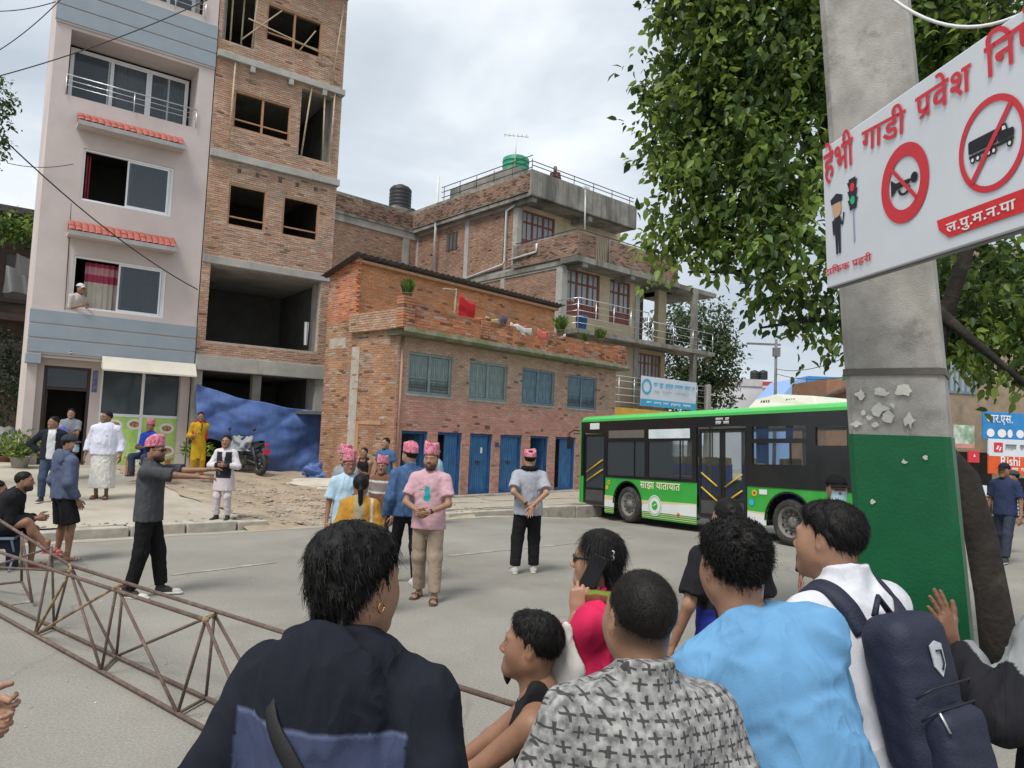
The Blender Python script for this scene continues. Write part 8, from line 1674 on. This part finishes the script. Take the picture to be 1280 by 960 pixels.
# man in black tee walking behind the light blue shirt
def exI(e): MBx = MB(); s = e['s']; sh_ = shirt_of(e); strap_on(e, sh_, [(.02*s, 1.02*s), (.05*s, 1.06*s), (.10*s, 1.05*s)], .012, M_bright, 'shirt_print')
def teeI(V): x, y, z = V.T; c = np.repeat(np.array([[.015, .015, .018]]), len(V), 0); c[(x < -.13) & (z < 1.08)] = (.02, .03, .22); return c
person('man in a black tee shirt walking behind the light blue shirt', headat=(909, 648, 4.3), rz=12, skin=0, vox=.011, hair=dict(kind='short'), hands=((-.34, .02, .86), (.3, .1, .85)), top=dict(fn=teeI, sleeve=.8, loose=.022, hem=.14), bottom=dict(col=(.015, .015, .018)), extra=exI)
person('person in a black jacket, cap and pale mask standing before the bus', headat=(1046, 612, 6.4), rz=150, skin=1, vox=.013, hair=dict(kind='short'), hat=('cap', (.012, .012, .014)), top=dict(kind='jacket', sleeve=1.9, col=(.016, .016, .02), loose=.03, collar=True), bottom=dict(col=(.02, .02, .024)), extra=mask, yaw=20)

# ---------------------------------------------------------------- the group on the road
G1 = 'men in pink woven caps on the road'
TEE = dict(wr=.005)
def teeL(V): x, y, z = V.T; c = np.repeat(np.array([[.52, .32, .36]]), len(V), 0); m = (y > .05) & (np.abs(x) < .028) & (z > 1.13) & (z < 1.30); m |= (y > .05) & (np.abs(x) < .045) & (z > 1.15) & (z < 1.19); c[m] = (.02, .33, .33); m2 = (y > .05) & (x > .02) & (x < .085) & (np.abs(z-1.265) < .006); c[m2] = (.15, .15, .2); return c
x, y, z = hit(531, 749)
person('man in a pink printed tee shirt, pink cap and khaki trousers', at=(x, y, z), rz=172, H=1.76, skin=0, beard=True, hat=('topi', .12), vox=.012, feet=((-.14, .13, .08), (.10, -.10, .08)), hands=((-.06, .26, 1.02), (.06, .26, 1.03)), poles=((-1, -.5, -.2), (1, -.5, -.2)), hpose=(HOLD, HOLD), top=dict(fn=teeL, sleeve=.72, hem=.12, loose=.022), bottom=dict(col=(.30, .235, .18), loose=.024), shoes=dict(kind='sandal', col=(.10, .07, .05)), hair=dict(kind='short'), extra=lambda e: watch(e, 0))
x, y, z = hit(505, 731)
def denim(V): x, y, z = V.T; c = np.repeat(np.array([[.055, .105, .21]]), len(V), 0); k = (np.sin(x*60)*np.sin(z*47+1) > .3); c[k] *= 1.25; c[(z < 1.0)] *= .8; return c
person('man in a blue denim jacket and pink cap seen from behind', at=(x, y, z), rz=28, H=1.76, skin=0, yaw=20, hat='topi', vox=.012, feet=((-.10, .22, .08), (.10, -.12, .08)), top=dict(kind='jacket', collar=True, fn=denim, sleeve=1.92, hem=.07, loose=.026, wr=.006), bottom=dict(col=(.013, .013, .016), loose=.008), shoes=dict(col=(.55, .55, .54), sole=(.6, .6, .58)), hair=dict(kind='short'), beard=True)
def stripN(V): x, y, z = V.T; c = np.repeat(np.array([[.15, .075, .045]]), len(V), 0); c[(z > 1.20) & (z < 1.37)] = (.21, .17, .155); c[((z > 1.18) & (z < 1.205)) | ((z > 1.355) & (z < 1.385))] = (.52, .49, .45); return c
person('man in a brown sweater with pale chest stripes and a pink cap', headat=(478, 583, 10.6), rz=150, skin=1, beard=False, yaw=25, hat='topi', vox=.014, top=dict(kind='long', name='sweater', fn=stripN, sleeve=1.9, hem=.08, loose=.025), hair=dict(kind='short'), belly=.015)
def teeO(V): x, y, z = V.T; c = np.repeat(np.array([[.38, .52, .62]]), len(V), 0); m = (y > .05) & (np.abs(x+.07) < .035) & (z > 1.08) & (z < 1.22); c[m & (np.sin(z*160) > -.3)] = (.03, .04, .06); return c
person('man in a light blue tee shirt, glasses and a tall pink cap', headat=(437, 581, 9.4), rz=205, skin=1, hat=('topi', .14), vox=.013, top=dict(fn=teeO, sleeve=.8, hem=.12, loose=.024), bottom=dict(col=(.05, .05, .07)), hair=dict(kind='short'), extra=lambda e: glasses(e, dark=False))
person('man in a pink cap and grey shirt behind the light blue tee shirt', headat=(432, 571, 11.2), rz=150, skin=0, hat=('topi', .13), vox=.018, top=dict(col=(.25, .27, .30), sleeve=.8), hair=dict(kind='short'))
def mustard(V): x, y, z = V.T; c = np.repeat(np.array([[.42, .21, .035]]), len(V), 0); c[(np.abs(x+.01) < .055) & (y < 0)] = (.30, .27, .17); c[(x > .125) & (x < .155) & (z > .9)] = (.52, .49, .44); return c
person('woman in a mustard top with a ponytail seen from behind', headat=(451, 607, 7.7), rz=12, skin=1, fem=True, vox=.012, hair=dict(kind='pony'), build=.9, hs=1.08, top=dict(fn=mustard, sleeve=.9, hem=.3, loose=.03), bottom=dict(col=(.30, .27, .2)), shoes=dict(kind='sandal'))
def scarfR(e):
    nb = e['nb']; Rt, Fw, U = e['Rt'], e['Fw'], e['U']; f = Fld(nb-V3(.3, .3, .6), nb+.25, .012); pts = [nb+Rt*.085*math.cos(t)+Fw*(.08*math.sin(t)-.01)+U*.015 for t in [i*math.pi/6 for i in range(13)]]
    for a, c in zip(pts[:-1], pts[1:]): f.cone(a, c, .035, .035, .02)
    a = nb-Rt*.13-Fw*.02; f.cone(nb-Rt*.06, a-U*.05, .035, .04, .03).cone(a-U*.05, a-U*.42-Rt*.05, .045, .03, .03, sq=(Fw, .6)).wrinkle(.008, .07, 8); V, Q = f.mesh(); meshobj('scarf', npmesh('scarf', V, Q, M_cloth, np.repeat([[.010, .010, .011]], len(V), 0)), e['T']); watch(e, 0)
x, y, z = hit(657, 717)
person('man in a grey tee shirt with hands clasped behind his back', at=(x, y, z), rz=6, H=1.74, skin=2, vox=.012, hat=('topi', .08), yaw=-4, feet=((-.16, -.02, .08), (.12, .08, .08)), hands=((-.04, -.20, .99), (.03, -.22, .975)), poles=((-1, -.55, 0), (1, -.55, 0)), hpose=(HOLD, (.15, .15, .2, .2)), palm=((0, -1, 0), (0, -1, .3)), fing=((.9, -.1, -.4), (-.3, -.2, -1)), top=dict(col=(.33, .34, .38), sleeve=.8, hem=.10, loose=.026), bottom=dict(col=(.013, .013, .015), loose=.03), shoes=dict(col=(.5, .49, .45), sole=(.55, .54, .5), toe=(.12, .13, .11)), hair=dict(kind='short'), extra=scarfR, build=1.02)
x, y, z = hit(178, 745)
person('man in a dark grey polo and pink cap stretching both arms forward', at=(x, y, z), rz=-84, H=1.74, skin=1, beard=True, vox=.012, hat='topi', feet=((-.10, .16, .08), (.12, -.10, .08)), hands=((-.13, .60, 1.41), (.10, .56, 1.34)), poles=((-.7, 0, -1), (.7, 0, -1)), palm=((.4, 0, -1), (-.2, 0, -1)), hpose=((.1, .15, .5, .6), (.2, .3, .5, .6)), top=dict(col=(.062, .064, .072), name='polo_shirt', collar=True, sleeve=.92, hem=.10, loose=.02), bottom=dict(col=(.010, .010, .011), loose=.022), shoes=dict(col=(.02, .02, .02), sole=(.6, .6, .57), toe=(.5, .48, .43)), hair=dict(kind='short'), extra=lambda e: glasses(e), yaw=-6)
def strapped(V): return np.repeat(np.array([[.014, .014, .015]]), len(V), 0)
person('man in a black sleeveless top by the side wall of the brick house', headat=(455, 566, 14.6), gz=.15, rz=165, skin=1, vox=.018, top=dict(kind='tank', fn=strapped), bottom=dict(col=(.05, .05, .06)), hands=((-.05, .22, 1.15), (.05, .22, 1.15)), hair=dict(kind='short'))
person('young man in a dark blue shirt beside the brick house corner', headat=(482, 554, 15.2), gz=.15, rz=150, skin=0, vox=.018, top=dict(col=(.05, .12, .24)), hair=dict(kind='short'))
person('man in a grey cap and light blue shirt before the second doorway', headat=(545, 568, 15.6), gz=.14, rz=70, skin=0, vox=.016, hat=('cap', (.10, .11, .13)), top=dict(col=(.36, .50, .60), sleeve=.8, loose=.025), bottom=dict(col=(.10, .10, .12)), hair=dict(kind='short'), belly=.02)

# ---------------------------------------------------------------- left pavement
x, y, z = hit(73, 702)
person('man in a blue grey hoodie, black shorts, cap and face mask', at=(x, y, z), rz=-38, H=1.70, skin=1, vox=.012, yaw=-42, hat=('cap', (.035, .04, .055)), feet=((-.14, .02, .08), (.14, .05, .08)), hands=((-.26, .06, .86), (.25, .08, .86)), top=dict(kind='jacket', name='hoodie', hood=True, col=(.085, .105, .165), sleeve=1.9, hem=.06, loose=.03), bottom=dict(kind='shorts', len=.92, col=(.013, .013, .015), loose=.035), shoes=dict(kind='sandal', col=(.25, .27, .30)), hair=dict(kind='short'), extra=mask)
S_ = STOOL.location
person('man in a black jacket and shorts sitting on the metal stool', at=(S_.x, S_.y, 0), rz=-72, H=1.70, skin=1, vox=.013, pelvis=(0, -.02, .53), lean=26, beard=True, feet=((-.16, .38, .08), (.10, .62, .30)), knee=((-.2, .5, 1), (.2, .3, 1)), hands=((-.06, .44, .66), (.04, .46, .66)), hpose=(HOLD, HOLD), top=dict(kind='jacket', col=(.016, .016, .019), sleeve=1.85, loose=.03, hem=.08), bottom=dict(kind='shorts', len=.9, col=(.013, .013, .015), loose=.03), shoes=dict(kind='sandal', col=(.5, .08, .08)), hair=dict(kind='short'))
person('man in dark clothes sitting behind the man on the metal stool', headat=(-2, 612, 9.4), rz=-60, H=1.68, skin=1, vox=.018, fitz='lift', pelvis=(0, 0, .50), lean=15, feet=((-.14, .40, .08), (.14, .42, .08)), knee=((-.2, .5, 1), (.2, .5, 1)), hands=((-.12, .38, .62), (.12, .38, .62)), top=dict(kind='jacket', sleeve=1.85, col=(.02, .02, .025)), bottom=dict(col=(.03, .035, .06)), hair=dict(kind='short'))
def jackS3(V): x, y, z = V.T; c = np.repeat(np.array([[.018, .020, .028]]), len(V), 0); c[(y > .03) & (np.abs(x) < .072+.0*z)] = (.58, .58, .60); return c
person('man in a dark jacket over a white tee with hands on hips', headat=(67, 528, 14.0), gz=.31, rz=205, skin=1, vox=.015, yaw=-50, hands=((-.20, .0, .99), (.20, .0, .99)), poles=((-1, -.35, 0), (1, -.35, 0)), hpose=(FIST, FIST), top=dict(kind='jacket', sleeve=1.85, fn=jackS3, hem=.06, loose=.025, collar=True), bottom=dict(col=(.05, .07, .12)), hair=dict(kind='short'))
def lapS4(e): o = lumpy('blue_bundle', pm('bundle_blue', (.02, .16, .55), .6, .4, 6, .1, 20, col2=(.5, .06, .10), spot=.4), tuple(e['T'].location+Vector((.02, -.32, .62))), .2, .2, .2, 1.2, 'blue and red bundle in the lap of the woman on the doorstep', 'bundle', n=24)
person('woman in a grey tee and beige trousers sitting on the shop doorstep', headat=(89, 517, 17.2), gz=.5, rz=-160, H=1.60, skin=2, fem=True, vox=.016, fitz='lift', pelvis=(0, 0, .52), feet=((-.1, .40, .08), (.1, .46, .08)), knee=((-.2, .6, 1), (.2, .6, 1)), hands=((-.1, .36, .72), (.1, .36, .72)), hair=dict(kind='bun'), top=dict(col=(.28, .29, .32), sleeve=.7), bottom=dict(col=(.40, .30, .235), loose=.03), shoes=dict(kind='sandal'), extra=lapS4)
x, y, z = hit(126, 623)
def shirtS5(V): x, y, z = V.T; c = np.repeat(np.array([[.60, .61, .70]]), len(V), 0); c[(y > .05) & (x < -.055) & (x > -.095) & (np.abs(z-1.245) < .012)] = (.04, .04, .05); return c
person('stout man in a white shirt and white wrapped waistcloth', at=(x, y, z), rz=-168, H=1.76, skin=3, vox=.013, build=1.15, belly=.05, yaw=-38, hands=((-.32, .08, .86), (.32, .08, .86)), top=dict(kind='long', name='shirt', collar=True, fn=shirtS5, sleeve=1.72, hem=.06, loose=.035), feet=((-.09, .0, .08), (.09, .02, .08)), bottom=dict(kind='lungi', len=.84, col=(.60, .585, .55), loose=.03, hem=.235, wr=.009), shoes=dict(kind='sandal', col=(.16, .09, .06)), hair=dict(kind='short'))
person('man in a blue jacket and pink cap sitting before the menu panel', headat=(188, 533, 17.3), gz=.5, rz=170, H=1.66, skin=1, vox=.016, fitz='lift', pelvis=(0, 0, .55), feet=((-.14, .36, .08), (.14, .38, .08)), knee=((-.2, .6, 1), (.2, .6, 1)), hat=('topi', .12), hands=((-.08, .36, .72), (.08, .36, .72)), top=dict(kind='jacket', sleeve=1.85, col=(.02, .055, .34), loose=.03), bottom=dict(col=(.05, .06, .10)), hair=dict(kind='short'))
o = part('wooden_bench', M_wood, None, lambda b: b.box(-.5, .5, -.17, .17, .40, .45).box(-.45, -.40, -.15, .15, 0, .40).box(.40, .45, -.15, .15, 0, .40)); q_ = [t for t in COL.objects if t.get('label', '').startswith('man in a blue jacket and pink')][0]; o.location = (q_.location.x, q_.location.y, q_.location.z); tag(o, 'plain wooden bench under the man in the blue jacket', 'bench')
def shawl(e):
    nb = e['nb']; f = Fld(nb-V3(.3, .3, .5), nb+.2, .018); Rt, Fw, U = e['Rt'], e['Fw'], e['U']
    for q in (-1, 1): f.cone(nb+Rt*.1*q, nb+Rt*.17*q+Fw*.08-U*.4, .045, .04, .02, sq=(Fw, .6))
    f.cone(nb-Rt*.1-Fw*.02, nb+Rt*.1-Fw*.02, .05, .05, .02); V, Q = f.mesh(); meshobj('shawl', npmesh('shawl', V, Q, M_cloth, np.repeat([[.34, .035, .03]], len(V), 0)), e['T'])
person('woman in a yellow tunic and red shawl beside the blue tarpaulin', headat=(251, 521, 18.6), gz=.52, rz=-150, skin=1, fem=True, vox=.018, build=.9, hair=dict(kind='bun'), hands=((-.02, .2, 1.3), (.16, .22, 1.1)), top=dict(kind='long', name='kurta', col=(.50, .29, .02), sleeve=1.7, hem=.42, loose=.025), bottom=dict(col=(.50, .29, .02)), shoes=dict(kind='sandal'), extra=shawl)
def vestS8(V):
    x, y, z = V.T; c = np.repeat(np.array([[.56, .52, .54]]), len(V), 0); m = (np.abs(x) < .155) & (z < 1.40) & (z > .87) & ~((y > 0) & (np.abs(x) < .035*(np.clip((z-1.15)/.2, 0, 1)))); c[m] = (.022, .023, .030); c[z < .86] = (.52, .45, .47); return c
x, y, z = hit(277, 650)
person('girl in a white school tunic and dark waistcoat with hands together', at=(x, y, z), rz=182, H=1.56, skin=1, fem=True, vox=.012, build=.92, hs=1.05, hair=dict(kind='bun'), hands=((-.05, .20, 1.13), (.05, .20, 1.13)), poles=((-1, -.4, -.4), (1, -.4, -.4)), hpose=(FIST, FIST), top=dict(kind='long', name='kurta', fn=vestS8, sleeve=1.85, hem=.33, loose=.02, flare=.035, collar=True), bottom=dict(col=(.52, .45, .47), loose=.016), shoes=dict(col=(.02, .018, .018), sole=(.03, .03, .03)))
person('man in a white cap leaning out of the lower pink building window', headat=(101, 361, 19.62), gz=3.60, rz=-110, skin=1, vox=.02, lean=14, hat=('cap', (.6, .6, .6)), hands=((-.1, .3, 1.15), (.1, .3, 1.15)), top=dict(col=(.5, .47, .42), sleeve=1.0), hair=dict(kind='short'))
person('person in dark clothes leaning on the roof railing of the balcony house', headat=(694, 211, 33.4), gz=12.42, rz=170, skin=0, vox=.022, fitz='lift', lean=20, hands=((-.15, .35, 1.15), (.15, .35, 1.15)), top=dict(col=(.10, .05, .06), kind='long', sleeve=1.8), hair=dict(kind='long'), fem=True)

# ---------------------------------------------------------------- right, beyond the tree
person('person in a navy shirt and dark cap walking by the shop signs', headat=(1255, 588, 13.5), rz=120, skin=1, vox=.018, hat=('cap', (.02, .02, .03)), feet=((-.1, .2, .08), (.1, -.15, .08)), top=dict(col=(.03, .04, .09), sleeve=.8), bottom=dict(col=(.04, .045, .07)), hair=dict(kind='short'))
person('person in navy uniform with dark gloves at the roadside by the tree', headat=(1306, 590, 7.0), rz=70, skin=1, vox=.016, feet=((-.12, .18, .08), (.12, -.14, .08)), hands=((-.34, .14, .86), (.3, -.1, .86)), top=dict(col=(.025, .035, .085), sleeve=.75), bottom=dict(col=(.02, .025, .05)), hair=dict(kind='short'))
pb = hit(1262, 634); motorbike('motorbike', 'motorbike parked by the shop signs beyond the tree', (pb[0]+.3, 15.2, 0), R(160), pm('bike_red', (.40, .03, .03), .4)); 
person('rider in a striped shirt and helmet on the motorbike by the shops', headat=(1266, 596, 14.9), rz=70, skin=1, vox=.018, fitz='lift', pelvis=(0, 0, .80), feet=((-.2, .2, .15), (.2, .2, .15)), knee=((-.3, 1, .3), (.3, 1, .3)), hands=((-.25, .5, 1.0), (.25, .5, 1.0)), hat=('cap', (.05, .05, .06)), top=dict(fn=lambda V: np.where(np.sin(V[:, 2:3]*90) > 0, np.array([.5, .5, .5]), np.array([.04, .05, .12])), sleeve=.8), hair=dict(kind='short'))
